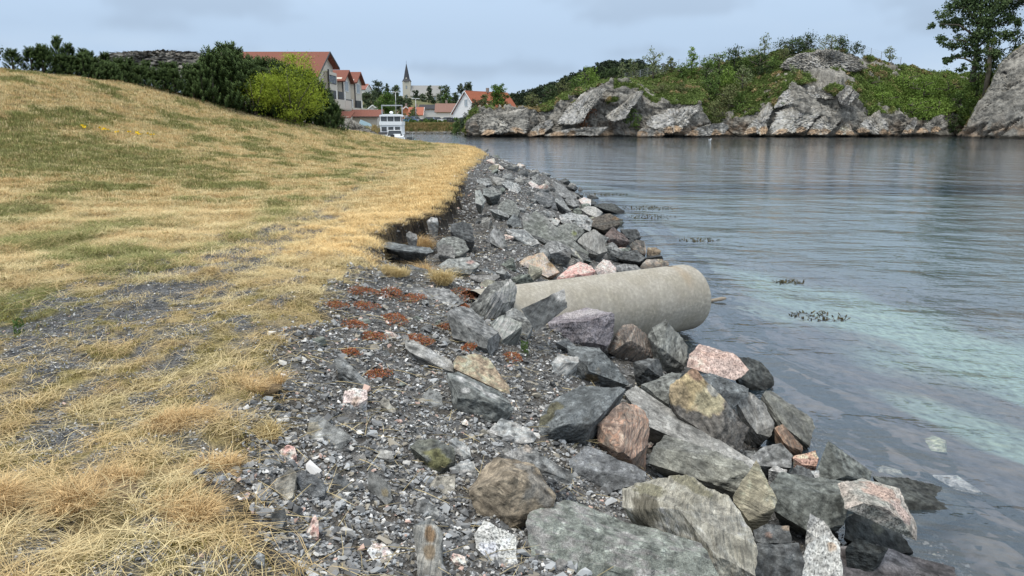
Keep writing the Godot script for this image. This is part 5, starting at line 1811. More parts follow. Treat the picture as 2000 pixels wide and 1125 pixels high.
func weeds_and_water_things() -> void:
	var spots := [[3.9, -32.3, 0.9, "feathery brown seaweed patch farthest out beyond the jutting rock"], [4.8, -27.2, 1.0, "long brown seaweed patch off the jutting rock"], [4.5, -24.6, 0.8, "brown seaweed patch closest behind the waterline boulders"], [4.8, -19.7, 0.5, "small seaweed patch level with the tan water stone"], [4.85, -11.8, 0.45, "loose dark seaweed sprigs near the pipe mouth"], [5.3, -14.4, 0.3, "few seaweed tips between pipe mouth and pale sand"]]
	var r := rng(19)
	for s in spots:
		var st := flat()
		for i in int(70 + s[2] * 200):
			var a := r.randf() * TAU
			var q: float = sqrt(r.randf()) * s[2]
			var p := Vector3(cos(a) * q, 0.004, sin(a) * q * 0.7)
			if na.get_noise_2d(p.x * 5.0 + s[1], p.z * 5.0) < -0.02: continue
			var e := p + Vector3(r.randfn() * 0.06, r.randf_range(0.004, 0.028), r.randfn() * 0.03)
			var w := Vector3(r.randf_range(0.008, 0.02), 0.0, 0.004)
			st.set_color(tinted(Color(0.075, 0.06, 0.025), r.randf_range(0.6, 1.5)))
			quad(st, p - w - V(0, 0.03, 0), p + w - V(0, 0.03, 0), e + w * 0.5, e - w * 0.5)
		var o := obj("seaweed", done(st), M.leaf)
		o.position = V(s[0], 0, s[1])
		tag(o, s[3], "seaweed", "seaweed at the water surface")
	var stk := ST()
	tube(stk, [V(-0.30, -0.04, 0.05), V(-0.1, 0.02, 0.0), V(0.10, 0.055, 0), V(0.17, 0.06, -0.02)], [0.018, 0.025, 0.035, 0.02], 7)
	var o2 := obj("driftwood", done(stk), plainmat(Color(0.24, 0.20, 0.15), 0.9))
	o2.position = V(3.45, 0, -12.75)
	tag(o2, "short piece of driftwood poking from the water past the pipe mouth", "driftwood")
	# stones under water
	var sub := [[4.1, -0.28, -6.55, 0.42, 0.17, Color(0.62, 0.70, 0.66), "pale mint slab lying under water off the large dark boulder"], [3.55, -0.28, -6.75, 0.30, 0.3, Color(0.17, 0.17, 0.15), "roundish drab stone under water behind the pointed waterline rock"], [4.4, -0.45, -7.9, 0.75, 0.6, Color(0.24, 0.26, 0.19), "greenish mottled stone under water beside the pale sand"]]
	for i in sub.size():
		var q: Array = sub[i]
		var pts := random_points(r, V(q[3], 0.16, q[4]), 14)
		var b := obj("stone", rock_mesh(pts, q[5], tinted(q[5], 0.75), 0.03, 4000 + i, "gneiss", [], -9.0, Basis.IDENTITY), M.gneiss)
		b.position = V(q[0], q[1], q[2])
		b.rotation.y = -0.6
		tag(b, q[6], "stone", "stones under the shallow water")

func small_plants() -> void:
	var q := [["orange dry tuft, the widest, on the turf above the lone grey rock", -1.80, -3.92, 0.24, 0.13, 0], ["low orange tuft on the turf edge above the widest one", -1.55, -4.55, 0.17, 0.11, 0], ["yellowish tuft hanging over the gravel by the bright pink stone", -1.36, -3.90, 0.14, 0.11, 1], ["round spiky tuft just below the yellowish overhanging one", -1.36, -3.36, 0.13, 0.12, 0], ["bushy tuft nearest the black upright flake of rock", -1.36, -2.98, 0.13, 0.14, 0], ["broad ragged tuft in the corner of the turf by the bushy one", -1.75, -3.02, 0.22, 0.12, 0], ["ragged tuft cut by the picture edge near the bottom", -2.12, -2.95, 0.18, 0.13, 0], ["upright orange tuft under the eroded turf bank", -1.50, -12.4, 0.22, 0.32, 0], ["spiky tuft beside the flat plank-like slab", -1.22, -9.95, 0.17, 0.2, 0], ["yellow tuft right next to the brightest red stonecrop", -0.88, -9.06, 0.17, 0.2, 1], ["small yellow tuft in the sparse grass above the stonecrop", -1.38, -8.8, 0.2, 0.14, 1]]
	for i in q.size():
		var c := Color(0.56, 0.38, 0.185) if q[i][5] == 0 else Color(0.54, 0.42, 0.20)
		tuft(q[i][0], q[i][1], q[i][2], q[i][3] * 0.85, q[i][4] * (0.95 if i < 7 else 1.1), c, 30 + i)
	var s := [["red stonecrop mat on the edge of the flat dark slab", -1.08, -7.97, 0.17], ["brightest red stonecrop cushion just above the upright streaked slab", -0.60, -8.75, 0.26], ["brownish red stonecrop in the middle of the bank gravel", -1.10, -6.97, 0.16], ["red stonecrop strip nearest the turf edge", -1.38, -6.48, 0.13], ["dull red stonecrop just below the strip near the turf", -1.20, -6.30, 0.12], ["red stonecrop beside the large dark layered block", -0.69, -7.24, 0.13], ["rust red stonecrop low on the gravel by the thin slab", -1.0, -5.45, 0.11], ["little red stonecrop under the orange tan rock's top", -0.36, -6.22, 0.08], ["red stonecrop cushion below the pale three-cornered rock", 0.0, -6.85, 0.12], ["orange red stonecrop at the back of the flat dark slab", -0.55, -8.25, 0.10], ["small red stonecrop in the gravel up near the yellow grass", -1.62, -6.85, 0.12], ["pair of red stonecrop cushions merged in the gravel", -1.45, -7.15, 0.16], ["red stonecrop above the grey and white streaked block", -0.90, -6.62, 0.13], ["small brownish stonecrop next to the streaked block", -0.76, -6.55, 0.09], ["red stonecrop spreading under the small yellow tuft", -1.28, -7.9, 0.17], ["faded stonecrop high in the fine gravel", -1.25, -5.75, 0.08], ["dark red stonecrop beside the sparse yellow grass", -1.52, -7.6, 0.16]]
	for i in s.size(): sedum(s[i][0], s[i][1], s[i][2], s[i][3], 60 + i, 0.16 if i == 7 else 0.0)
	# a few green weeds
	for w in [["small green weed sprig on the lawn's gravel edge", -3.80, -5.76, 0.16], ["little green plant growing beside the blue grey tan-stained boulder", 0.12, -7.1, 0.14]]:
		var r := rng(int(w[2] * -100))
		var st := flat()
		for i in 60:
			var a := r.randf() * TAU
			var h: float = r.randf() * w[3]
			leaf(st, V(cos(a) * 0.03, h, sin(a) * 0.03), Vector3(cos(a), 0.5, sin(a)).normalized(), 0.05, 0.012, Color(0.09, 0.14, 0.04), r)
		var o := obj("weed", done(st), M.leaf)
		o.position = Vector3(w[1], surface_y(w[1], w[2]), w[2])
		tag(o, w[0], "weed")
	# yellow flowers in the green hollow
	var r2 := rng(8)
	var fl := [[-12.5, -23.0], [-12.15, -23.3], [-12.05, -23.5], [-12.0, -23.15], [-12.35, -22.8], [-11.8, -23.6], [-11.6, -23.9], [-11.45, -24.1], [-11.3, -24.0], [-11.2, -24.3], [-11.05, -24.2], [-11.55, -24.3], [-12.08, -23.42]]
	for i in fl.size():
		var f := ST()
		f.set_smooth_group(-1)
		f.set_color(Color(0.75, 0.52, 0.02))
		for k in 9: leaf(f, V(r2.randfn() * 0.03, 0.16 + r2.randf() * 0.03, r2.randfn() * 0.03), Vector3(r2.randfn(), 1.0, r2.randfn()).normalized(), 0.06, 0.05, Color(0.75, 0.52, 0.02), r2)
		f.set_color(Color(0.1, 0.15, 0.04))
		tube(f, [V(0, -0.02, 0), V(0, 0.16, 0)], [0.006, 0.004], 4)
		var o := obj("flower", done(f), M.leaf)
		o.position = Vector3(fl[i][0], surface_y(fl[i][0], fl[i][1]), fl[i][1])
		tag(o, "yellow flower head in the lawn's green hollow, %s from the hedge side" % ordinal(i), "flower", "yellow flowers in the green hollow of the lawn")

func turf_scarp() -> void:
	# roots and soil crumbs hanging in the eroded edge of the turf
	var r := rng(23)
	var st := flat()
	for i in 1500:
		var z := -r.randf_range(10.5, 22.0)
		var e := edge_x(z)
		var p := Vector3(e + r.randf_range(-0.02, 0.14), 0, z)
		p.y = lawn_y(e - 0.05, z) + 0.02 - r.randf() * 0.05
		var l := r.randf_range(0.05, 0.30)
		var q := p + Vector3(r.randf_range(0.0, 0.07), -l, r.randf_range(-0.05, 0.05))
		var w := Vector3(0.0, 0.0, r.randf_range(0.003, 0.008))
		st.set_color(tinted(Color(0.14, 0.10, 0.055), r.randf_range(0.4, 1.6)))
		quad(st, p - w, p + w, q + w, q - w)
	var o := obj("turf_roots", done(st), M.straw)
	o.set_meta("kind", "stuff")
	tag(o, "dead roots hanging from the eroded edge of the turf", "roots")

# ---------------------------------------------------------------- tables
var HEADLAND := [[-9.32,-156,-9.36,0.79,-156.88,-11.14,-2.23,-186], [-8.1,-152,-8.16,2.59,-153.79,-9.68,0.44,-182], [-6.78,-149,-6.86,4.9,-151.95,-8.1,3.09,-179], [-3.87,-149,-3.92,5.28,-152.14,-4.63,3.54,-179], [0,-149,0,5.28,-152.14,0,4.22,-179], [2.92,-150,2.96,5.39,-153.2,3.49,4.91,-180], [4.97,-153,5.03,5.15,-156.07,5.9,5.75,-183], [6.87,-151,6.96,5.22,-154.11,8.16,6.17,-181], [9.74,-150,9.9,6.95,-153.96,11.58,7.39,-180], [13.82,-152,14.09,8.79,-156.86,16.36,9.15,-182], [17.77,-152,18.16,10.28,-157.58,21.01,10.28,-182], [21.44,-150,21.92,10.38,-155.63,25.38,10.76,-180], [24.52,-151,25.02,9.24,-156.08,28.97,11.59,-181], [27.29,-150,27.73,6.85,-153.92,32.22,12.76,-180], [30.01,-149,30.46,6.25,-152.62,35.43,13.7,-179], [32.69,-148,33.18,6.13,-151.56,38.61,14.3,-178], [35.33,-149,35.88,6.44,-152.71,41.66,14.8,-179], [38.02,-152,38.43,4.05,-154.53,44.66,15.45,-182], [40.52,-154,40.85,2.78,-155.89,47.47,16.04,-184], [43.45,-152,43.85,3.27,-154.14,50.97,16.45,-182], [46.78,-150,47.4,5.3,-153.15,54.96,16.86,-180], [50.34,-149,51.37,9.16,-154.04,59.16,17.44,-179], [53.85,-148,55.07,10.38,-153.63,63.32,17.79,-178], [57.69,-148,58.98,10.09,-153.49,67.82,18.11,-178], [61.54,-148,62.89,9.9,-153.39,72.34,18.11,-178], [64.86,-149,66,7.6,-153.28,76.21,17.65,-179], [68.67,-151,69.53,4.92,-153.96,80.62,16.71,-181], [72.11,-150,72.94,4.33,-152.67,84.91,15.09,-180], [77.03,-153,77.76,3.37,-155.19,90.51,14.39,-183], [82.56,-155,83.43,3.98,-157.49,96.87,13.95,-185], [87.7,-157,88.58,3.79,-159.39,102.74,13.72,-187], [92.49,-160,93.19,2.57,-161.78,108.07,13.54,-190], [99.05,-164,99.79,2.56,-165.78,115.35,13.4,-194], [107.8,-166,108.69,3.09,-168.04,125.27,13.87,-196], [125.46,-168,126.6,3.63,-170.31,145.43,14.6,-198]]
var CLIFF := [[82.9,-147,83.23,0.36,-147.66,91.88,0.08,-163], [81.2,-142,81.64,0.99,-142.98,90.2,0.88,-158], [80.97,-140,81.66,2.44,-141.72,89.87,2.49,-156], [81.48,-139,82.48,4.23,-141.62,90.26,4.45,-155], [82.51,-138,84,7.09,-142.03,91.07,7.53,-154], [83.25,-137,85.12,9.3,-142.1,91.64,9.88,-153], [83.62,-136,85.84,11.32,-142.07,91.82,11.99,-152], [84.24,-135,86.78,13.14,-141.93,92.31,13.88,-151], [85.36,-134,88.18,14.59,-141.61,93.39,15.37,-150], [86.45,-133,89.53,15.85,-141.19,94.47,16.65,-149], [90.27,-131,93.92,18.23,-140.27,98.4,19.13,-147], [95.61,-129,99.8,19.75,-138.96,104.11,20.66,-145], [106.5,-126,111.37,20.23,-136.16,116.08,21.31,-142], [121.97,-121,127.33,18.4,-130.33,133.78,19.52,-137], [142.09,-112,147.97,15.59,-120.03,157.71,16.74,-128], [165.91,-98,172.37,12.32,-104.5,187.93,13.44,-114]]

func far_plants() -> void:
	SHRUB("o","olive green shrub halfway down the headland, first such from the inlet",V(4.13,5.5,-160),3.1,3.57)
	SHRUB("d","dark green shrub halfway down the headland",V(7.97,6.63,-165),3.38,4.91)
	SHRUB("o","olive green shrub halfway down the headland, second such from the inlet",V(10.8,7.55,-168),3.42,5.63)
	SHRUB("g","mid green shrub halfway down the headland, first such from the inlet",V(13.48,8.7,-168),3.31,5.5)
	SHRUB("r","rusty brown dead shrub low above the waterline rocks",V(14.08,1.9,-153),3.78,5.01)
	SHRUB("b","bright green shrub high on the headland slope, first such from the inlet",V(16.54,10.24,-172),4.1,6.4)
	SHRUB("d","dark green shrub high on the headland slope, first such from the inlet",V(21.52,10.92,-175),3.62,5.21)
	SHRUB("s","sparse pale green shrub high on the headland slope, first such from the inlet",V(23.67,11.41,-172),4.2,2.56)
	SHRUB("g","mid green shrub low above the waterline rocks, first such from the inlet",V(22.84,2,-152),3.28,4.75)
	SHRUB("s","sparse pale green shrub high on the headland slope, second such from the inlet",V(26.24,11.46,-173),4.75,3.35)
	SHRUB("s","sparse pale green shrub high on the headland slope, third such from the inlet",V(30.27,11.41,-172),6.61,6.4)
	SHRUB("o","olive green shrub halfway down the headland, third such from the inlet",V(29.9,5.7,-160),4.69,7.14)
	SHRUB("o","olive green shrub high on the headland slope, first such from the inlet",V(34.47,12.8,-174),3.8,3.37)
	SHRUB("g","mid green shrub high on the headland slope, first such from the inlet",V(35.53,10.16,-168),4.95,5.5)
	SHRUB("o","olive green shrub halfway down the headland, fourth such from the inlet",V(33.62,5.27,-158),4.74,5.88)
	SHRUB("b","bright green shrub high on the headland slope, second such from the inlet",V(38.07,11.52,-170),7.37,3.29)
	SHRUB("g","mid green shrub low above the waterline rocks, second such from the inlet",V(35.53,2.78,-156),4.52,5.8)
	SHRUB("o","olive green shrub low above the waterline rocks, first such from the inlet",V(36.74,1.41,-154),3.61,4.58)
	SHRUB("g","mid green shrub high on the headland slope, second such from the inlet",V(40.43,10.07,-166),5.91,5.43)
	SHRUB("g","mid green shrub halfway down the headland, second such from the inlet",V(39.7,5.8,-160),5.58,7.14)
	SHRUB("o","olive green shrub low above the waterline rocks, second such from the inlet",V(39.37,1.79,-155),4.7,6.92)
	SHRUB("g","mid green shrub high on the headland slope, third such from the inlet",V(43.79,10.46,-170),7.38,7.59)
	SHRUB("b","bright green shrub high on the headland slope, third such from the inlet",V(43.91,9.32,-163),4.42,6.06)
	SHRUB("o","olive green shrub low above the waterline rocks, third such from the inlet",V(43.04,4.47,-158),5.83,7.05)
	SHRUB("d","dark green shrub high on the headland slope, second such from the inlet",V(47.58,11.09,-172),7.98,5.63)
	SHRUB("g","mid green shrub low above the waterline rocks, third such from the inlet",V(44.88,3.17,-157),5.81,5.84)
	SHRUB("s","sparse pale green shrub high on the headland slope, fourth such from the inlet",V(46.75,9.48,-162),4.7,4.82)
	SHRUB("g","mid green shrub high on the headland slope, fourth such from the inlet",V(50.88,11.09,-172),6.93,6.4)
	SHRUB("d","dark green shrub high on the headland slope, third such from the inlet",V(51.83,11.2,-168),5.96,7.5)
	SHRUB("s","sparse pale green shrub high on the headland slope, fifth such from the inlet",V(55.12,12.71,-176),9.4,4.45)
	SHRUB("g","mid green shrub high on the headland slope, fifth such from the inlet",V(54.57,10.32,-167),5.74,6.21)
	SHRUB("o","olive green shrub high on the headland slope, second such from the inlet",V(58.17,13.74,-172),4.8,5.63)
	SHRUB("d","dark green shrub on the crest of the headland, first such from the inlet",V(61.39,16.24,-177),4.37,8.43)
	SHRUB("s","sparse pale green shrub high on the headland slope, sixth such from the inlet",V(55.57,9.35,-159),4.62,3.55)
	SHRUB("d","dark green shrub on the crest of the headland, second such from the inlet",V(64.73,17.19,-178),4.27,7.95)
	SHRUB("s","sparse pale green shrub on the crest of the headland, first such from the inlet",V(70.33,17.84,-178),4.05,7.15)
	SHRUB("d","dark green shrub on the crest of the headland, third such from the inlet",V(72.53,17.64,-177),3.07,5.27)
	SHRUB("d","dark green shrub on the crest of the headland, fourth such from the inlet",V(75.69,17.54,-177),2.54,3.16)
	SHRUB("g","mid green shrub halfway down the headland, third such from the inlet",V(73.03,6.92,-164),4.88,7.32)
	SHRUB("b","bright green shrub low above the waterline rocks, first such from the inlet",V(74.13,4.29,-159),5.27,8.28)
	SHRUB("s","sparse pale green shrub on the crest of the headland, second such from the inlet",V(84,15.96,-179),3.22,4.26)
	SHRUB("g","mid green shrub low above the waterline rocks, fourth such from the inlet",V(75,1.79,-156),4.73,5.8)
	SHRUB("b","bright green shrub halfway down the headland, first such from the inlet",V(83.05,7.93,-170),5.03,10.12)
	SHRUB("b","bright green shrub low above the waterline rocks, second such from the inlet",V(79.28,2.38,-157),4.94,9.35)
	SHRUB("b","bright green shrub halfway down the headland, second such from the inlet",V(85.27,5.91,-165),5.94,9.82)
	SHRUB("b","bright green shrub low above the waterline rocks, third such from the inlet",V(85.42,2.58,-159),4.99,8.28)
	SHRUB("b","bright green shrub halfway down the headland, third such from the inlet",V(91.89,7.03,-168),5.81,8.75)
	SHRUB("d","dark green shrub low above the waterline rocks",V(88.62,0.38,-158),4,3.53)
	SHRUB("g","mid green shrub low above the waterline rocks, fifth such from the inlet",V(90.2,3.39,-160),6.21,5.95)
	SHRUB("g","mid green shrub halfway down the headland, fourth such from the inlet",V(98.03,8.07,-168),6,7.5)
	TREE("dark","dark round-headed pine on the hill beside the red-roofed hill house",V(-64.04,12.89,-380),8.94,7.67)
	TREE("dark","narrow dark tree between the round-headed pine and the church hill trees",V(-60.16,13.52,-385),7.26,3.5)
	TREE("dull","grey green broad tree on the hill just before the church tower",V(-56.68,13.44,-390),7.29,5.51)
	TREE("dull","wide dull green tree beside the far gables of the apartment block",V(-54.77,6.82,-300),7.25,5.55)
	TREE("dull","dull green tree behind the bright maple and boats",V(-51.76,7.01,-300),7.54,5.8)
	TREE("dark","dark tree behind the top of the bright maple",V(-49.93,7.81,-320),7.27,6.46)
	TREE("dark","dark tree mass on the slope below the church tower",V(-42.62,5.31,-300),7.44,6.06)
	TREE("maple","bright round maple standing behind the white motor cruiser",V(-25.51,3.19,-160),5.25,5.36)
	TREE("dull","dull tree at the foot of the church hill",V(-43.46,5.95,-330),6.75,6.66)
	TREE("dark","dark pointed tree in front of the church nave",V(-48.07,11.01,-400),7.59,4.71)
	TREE("dull","dull green tree below the church nave windows",V(-43.37,9.3,-390),6.87,4.92)
	TREE("dark","tall slim tree covering the middle of the church roof",V(-43.43,12.04,-420),9.95,4.1)
	TREE("dark","low dark tree under the slim tree by the church",V(-38.74,7.99,-385),6.58,5.83)
	TREE("dull","big full tree at the gable end of the church",V(-33.61,9.01,-400),12.17,8.55)
	TREE("green","lighter green tree in front of the big full church tree",V(-31.53,8.71,-385),7.77,5.83)
	TREE("dark","dark tree behind the peak of the white gable house",V(-27.87,8.32,-390),8.73,6.04)
	TREE("thin","thin-crowned tree with a bare stem on the hill ridge",V(-27.66,13.91,-430),8.85,4.63)
	TREE("thin","taller twin of the thin-crowned ridge tree",V(-23.44,15.52,-430),7.88,6.65)
	TREE("maple","large green tree covering the red roof",V(-2.99,4.25,-185),7.76,4.79)
	TREE("olive","olive tree against the white gable house roof",V(-6.08,4.66,-181),4.45,3.23)
	TREE("brown","dark brownish spreading tree beside the cliff nose",V(-7.83,3.05,-178),4.63,4.34)
	TREE("green","green bush at the inlet shore below the black fence",V(-13.07,-0.5,-186),4.42,3.38)
	TREE("dark","dark bush between the inlet shore and the cliff nose",V(-10.43,-0.07,-184),4.72,4.3)
	TREE("olive","olive bush beside the orange wall",V(-31.14,2.65,-222),3.68,2.38)
	TREE("olive","rounded olive bush behind the lamp post",V(-26.85,3.19,-216),3.27,3.92)

# the rocks that can be told apart, each with its own corners
func landmark_rocks() -> void:
	key_rock("boulder","upright dark streaked slab leaning over the hidden end of the concrete pipe","schist",Color(0.085,0.088,0.088),Color(0.3,0.31,0.3),V(-0.179,0.92,-8.238),V(-0.817,0.472,0.33),0.037,[V(-0.204,0.212,0.172),V(-0.079,0.355,0.018),V(0.171,0.379,-0.14),V(0.248,0.292,-0.07),V(0.204,0.164,0.059),V(0.064,0.04,0.189),V(-0.117,0,0.248),V(-0.29,0.113,0.173),V(0.002,0.307,0.254),V(-0.16,0.135,-0.174),V(-0.066,0.248,-0.26),V(0.12,0.269,-0.356),V(0.177,0.204,-0.311),V(0.145,0.106,-0.229),V(0.041,0.009,-0.146),V(-0.096,-0.03,-0.138),V(-0.225,0.064,-0.158),V(-0.008,0.19,-0.186),V(-0.102,-0.212,0.002),V(0.124,-0.348,-0.119),V(-0.058,-0.238,0.041)],[])
	key_rock("boulder","large dark grey layered block lying against the upright streaked slab","gneiss",Color(0.105,0.11,0.112),Color(0.17,0.175,0.18),V(-0.332,0.891,-7.149),V(0.541,0.773,0.33),0.032,[V(-0.29,0.329,0.048),V(-0.162,0.351,-0.161),V(-0.077,0.316,-0.205),V(0.171,0.164,-0.018),V(0.221,0.117,0.094),V(0.212,0.011,0.168),V(0.15,0,0.324),V(0.117,0.177,0.409),V(-0.098,0.108,0.301),V(-0.245,0.199,0.179),V(-0.234,0.199,-0.271),V(-0.135,0.221,-0.399),V(-0.071,0.197,-0.424),V(0.113,0.078,-0.307),V(0.151,0.038,-0.237),V(0.144,-0.044,-0.188),V(0.096,-0.077,-0.15),V(0.067,0.034,-0.174),V(-0.096,0.006,-0.168),V(-0.202,0.096,-0.188),V(-0.145,-0.108,-0.071),V(0.086,-0.245,-0.104),V(0.075,-0.235,0.067),V(-0.122,-0.12,-0.006)],[])
	key_rock("rock","pale green grey three-cornered rock wedged below the upright streaked slab","schist",Color(0.277,0.295,0.289),Color(0.204,0.216,0.21),V(-0.053,0.865,-7.409),V(-0.541,0.773,0.33),0.045,[V(-0.173,0.21,0.076),V(-0.023,0.257,-0.057),V(0.16,0.185,-0.021),V(0.151,0.165,0.034),V(0.056,0.082,0.103),V(-0.061,0,0.172),V(-0.11,0.118,0.126),V(-0.13,0.141,-0.12),V(-0.019,0.18,-0.202),V(0.116,0.125,-0.179),V(0.11,0.109,-0.144),V(0.04,0.046,-0.1),V(-0.047,-0.025,-0.085),V(-0.083,0.067,-0.105),V(-0.087,-0.202,-0.014),V(0.076,-0.298,-0.034),V(-0.055,-0.22,0.012)],[])
	key_rock("rock","mid grey slab tucked between pale triangular rock and black pipe slab","gneiss",Color(0.21,0.22,0.225),Color(0.15,0.157,0.16),V(0.061,0.783,-7.871),V(0.607,0.723,0.33),0.048,[V(-0.132,0.257,-0.033),V(-0.058,0.29,-0.091),V(0.058,0.257,-0.033),V(0.171,0.139,0.095),V(0.087,0,0.176),V(-0.017,0.091,0.156),V(-0.11,0.243,0.124),V(-0.095,0.2,-0.151),V(-0.041,0.226,-0.187),V(0.044,0.2,-0.151),V(0.127,0.11,-0.07),V(0.065,0.006,-0.017),V(-0.011,0.073,-0.032),V(-0.079,0.184,-0.056),V(-0.066,-0.168,-0.063),V(0.085,-0.258,0.001),V(-0.055,-0.175,0.015)],[])
	key_rock("boulder","charcoal black slab with a white tip propped against the concrete pipe","gneiss",Color(0.05,0.054,0.057),Color(0.085,0.09,0.094),V(0.356,1.009,-7.531),V(-0.399,0.855,0.33),0.034,[V(-0.235,0.166,0.145),V(0.059,0.3,-0.038),V(0.183,0.315,-0.092),V(0.195,0.173,-0.01),V(0.093,0.109,0.106),V(-0.108,0,0.232),V(-0.187,0.067,0.217),V(-0.164,0.109,-0.095),V(0.053,0.214,-0.21),V(0.143,0.226,-0.243),V(0.153,0.12,-0.19),V(0.079,0.069,-0.117),V(-0.07,-0.016,-0.037),V(-0.129,0.034,-0.048)],[[V(0.14,0.287,-0.052),0.088,Color(0.551,0.559,0.559)]])
	key_rock("boulder","big purplish black block with pale pinkish top right below the pipe","granite",Color(0.085,0.075,0.08),Color(0.11,0.1,0.105),V(0.838,0.513,-8.606),V(0.323,0.887,0.33),0.039,[V(-0.414,0.272,0.094),V(-0.051,0.334,-0.175),V(0.071,0.327,-0.225),V(0.321,0.332,0.081),V(0.335,0.14,0.174),V(0.211,0,0.255),V(0.082,0.047,0.296),V(-0.155,0.099,0.315),V(-0.387,0.218,0.259),V(-0.015,0.325,0.318),V(-0.271,0.143,-0.312),V(0,0.199,-0.478),V(0.09,0.195,-0.507),V(0.284,0.189,-0.322),V(0.295,0.042,-0.26),V(0.203,-0.066,-0.205),V(0.109,-0.041,-0.211),V(-0.07,-0.008,-0.218),V(-0.249,0.089,-0.239),V(0.041,0.155,-0.253),V(-0.207,-0.08,-0.069),V(0.161,-0.27,-0.075),V(0.041,-0.196,0.032),V(-0.007,-0.166,0.043)],[[V(-0.111,0.3,0.003),0.157,Color(0.266,0.242,0.242)],[V(0.119,0.32,-0.01),0.135,Color(0.256,0.237,0.237)]])
	key_rock("boulder","black and white striped schist rock standing beside the purplish black block","stripe",Color(0.18,0.18,0.176),Color(0.099,0.099,0.099),V(1.366,0.35,-8.673),V(-0.887,0.323,0.33),0.04,[V(-0.165,0.272,0.088),V(-0.075,0.344,0.001),V(0.033,0.355,-0.022),V(0.063,0.286,0.095),V(0.204,0.22,0.028),V(0.278,0.034,0.17),V(0.232,0,0.178),V(-0.247,0.039,0.149),V(-0.26,0.072,0.06),V(-0.061,0.213,0.254),V(-0.074,0.161,-0.217),V(-0.008,0.217,-0.272),V(0.071,0.226,-0.286),V(0.096,0.171,-0.213),V(0.199,0.124,-0.252),V(0.257,-0.018,-0.16),V(0.223,-0.044,-0.154),V(-0.135,-0.014,-0.173),V(-0.146,0.015,-0.228),V(0.017,0.09,-0.183),V(-0.083,-0.121,-0.039),V(0.032,-0.19,-0.036),V(0.116,-0.24,0.005),V(-0.031,-0.15,0.044)],[])
	key_rock("boulder","grey green pyramid rock pointing up in front of the pipe mouth","gneiss",Color(0.163,0.172,0.166),Color(0.117,0.123,0.12),V(1.762,0.249,-8.534),V(-0.817,0.472,0.33),0.039,[V(-0.007,0.533,-0.033),V(-0.171,0.46,0.003),V(-0.228,0.348,0.027),V(-0.127,0.185,0.195),V(-0.019,0.082,0.238),V(0.161,0,0.205),V(0.286,0.222,0.003),V(0.228,0.285,-0.01),V(-0.122,0.299,0.263),V(0.055,0.379,-0.289),V(-0.066,0.324,-0.265),V(-0.109,0.241,-0.247),V(-0.027,0.109,-0.157),V(0.057,0.027,-0.139),V(0.184,-0.023,-0.128),V(0.271,0.15,-0.257),V(0.229,0.196,-0.268),V(-0.01,0.175,-0.171),V(-0.004,-0.186,-0.099),V(-0.064,-0.147,0.015),V(0.143,-0.274,-0.081)],[])
	key_rock("rock","small jet black rock in the hollow under the grey green pyramid rock","gneiss",Color(0.05,0.054,0.057),Color(0.085,0.09,0.094),V(1.402,0.4,-7.625),V(0.323,0.887,0.33),0.047,[V(-0.169,0.181,0.04),V(-0.002,0.21,-0.038),V(0.122,0.2,-0.035),V(0.164,0.03,0.104),V(0.062,0,0.11),V(-0.143,0.06,0.097),V(-0.034,0.175,0.154),V(-0.09,0.104,-0.142),V(0.031,0.128,-0.19),V(0.123,0.12,-0.188),V(0.157,-0.009,-0.099),V(0.081,-0.031,-0.094),V(-0.07,0.013,-0.104),V(0.021,0.08,-0.118),V(-0.084,-0.171,-0.031),V(0.082,-0.269,0),V(-0.017,-0.21,0.026)],[])
	key_rock("boulder","blue grey veined boulder with a tan stain on its lower face","vein",Color(0.2,0.22,0.235),Color(0.145,0.16,0.17),V(0.77,0.504,-7.24),V(0.323,0.887,0.33),0.033,[V(-0.227,0.343,-0.055),V(0.043,0.353,-0.006),V(0.134,0.305,0.055),V(0.238,0.16,0.107),V(0.359,0,0.173),V(-0.155,0.045,0.214),V(-0.098,0.241,0.172),V(-0.233,0.299,0.036),V(-0.062,0.241,0.294),V(-0.136,0.214,-0.321),V(0.066,0.22,-0.291),V(0.136,0.181,-0.252),V(0.214,0.071,-0.216),V(0.306,-0.051,-0.171),V(-0.081,-0.02,-0.147),V(-0.038,0.129,-0.179),V(-0.14,0.178,-0.264),V(-0.001,0.1,-0.173),V(-0.113,-0.08,-0.119),V(0.119,-0.204,-0.038),V(-0.049,-0.104,-0.006)],[[V(-0.032,0.105,0.215),0.105,Color(0.255,0.208,0.138)]])
	key_rock("rock","light grey flat rock set beside the blue grey tan-stained boulder","gneiss",Color(0.297,0.315,0.329),Color(0.225,0.239,0.248),V(0.482,0.693,-6.879),V(-0.472,0.817,0.33),0.043,[V(-0.131,0.143,0.095),V(-0.041,0.18,-0.036),V(0.136,0.162,-0.032),V(0.141,0.125,0.037),V(-0.002,0,0.126),V(-0.103,0.063,0.112),V(-0.086,0.087,-0.065),V(-0.021,0.119,-0.146),V(0.109,0.105,-0.143),V(0.113,0.076,-0.1),V(0.009,-0.018,-0.042),V(-0.066,0.028,-0.052),V(-0.065,-0.194,0.005),V(0.07,-0.275,-0.023)],[])
	key_rock("boulder","orange pink granite boulder at the water beside the pipe mouth","granite",Color(0.308,0.204,0.164),Color(0.236,0.175,0.15),V(2.209,0.262,-8.236),V(0.323,0.887,0.33),0.038,[V(-0.325,0.122,0.21),V(-0.277,0.239,0.113),V(-0.147,0.299,-0.033),V(0.053,0.266,-0.026),V(0.261,0.216,0.036),V(0.396,0.074,0.169),V(0.193,0,0.287),V(-0.155,0.1,0.317),V(-0.139,0.006,-0.203),V(-0.104,0.098,-0.265),V(-0.011,0.149,-0.356),V(0.139,0.124,-0.351),V(0.298,0.084,-0.311),V(0.405,-0.027,-0.226),V(0.256,-0.088,-0.151),V(0.002,-0.024,-0.165)],[])
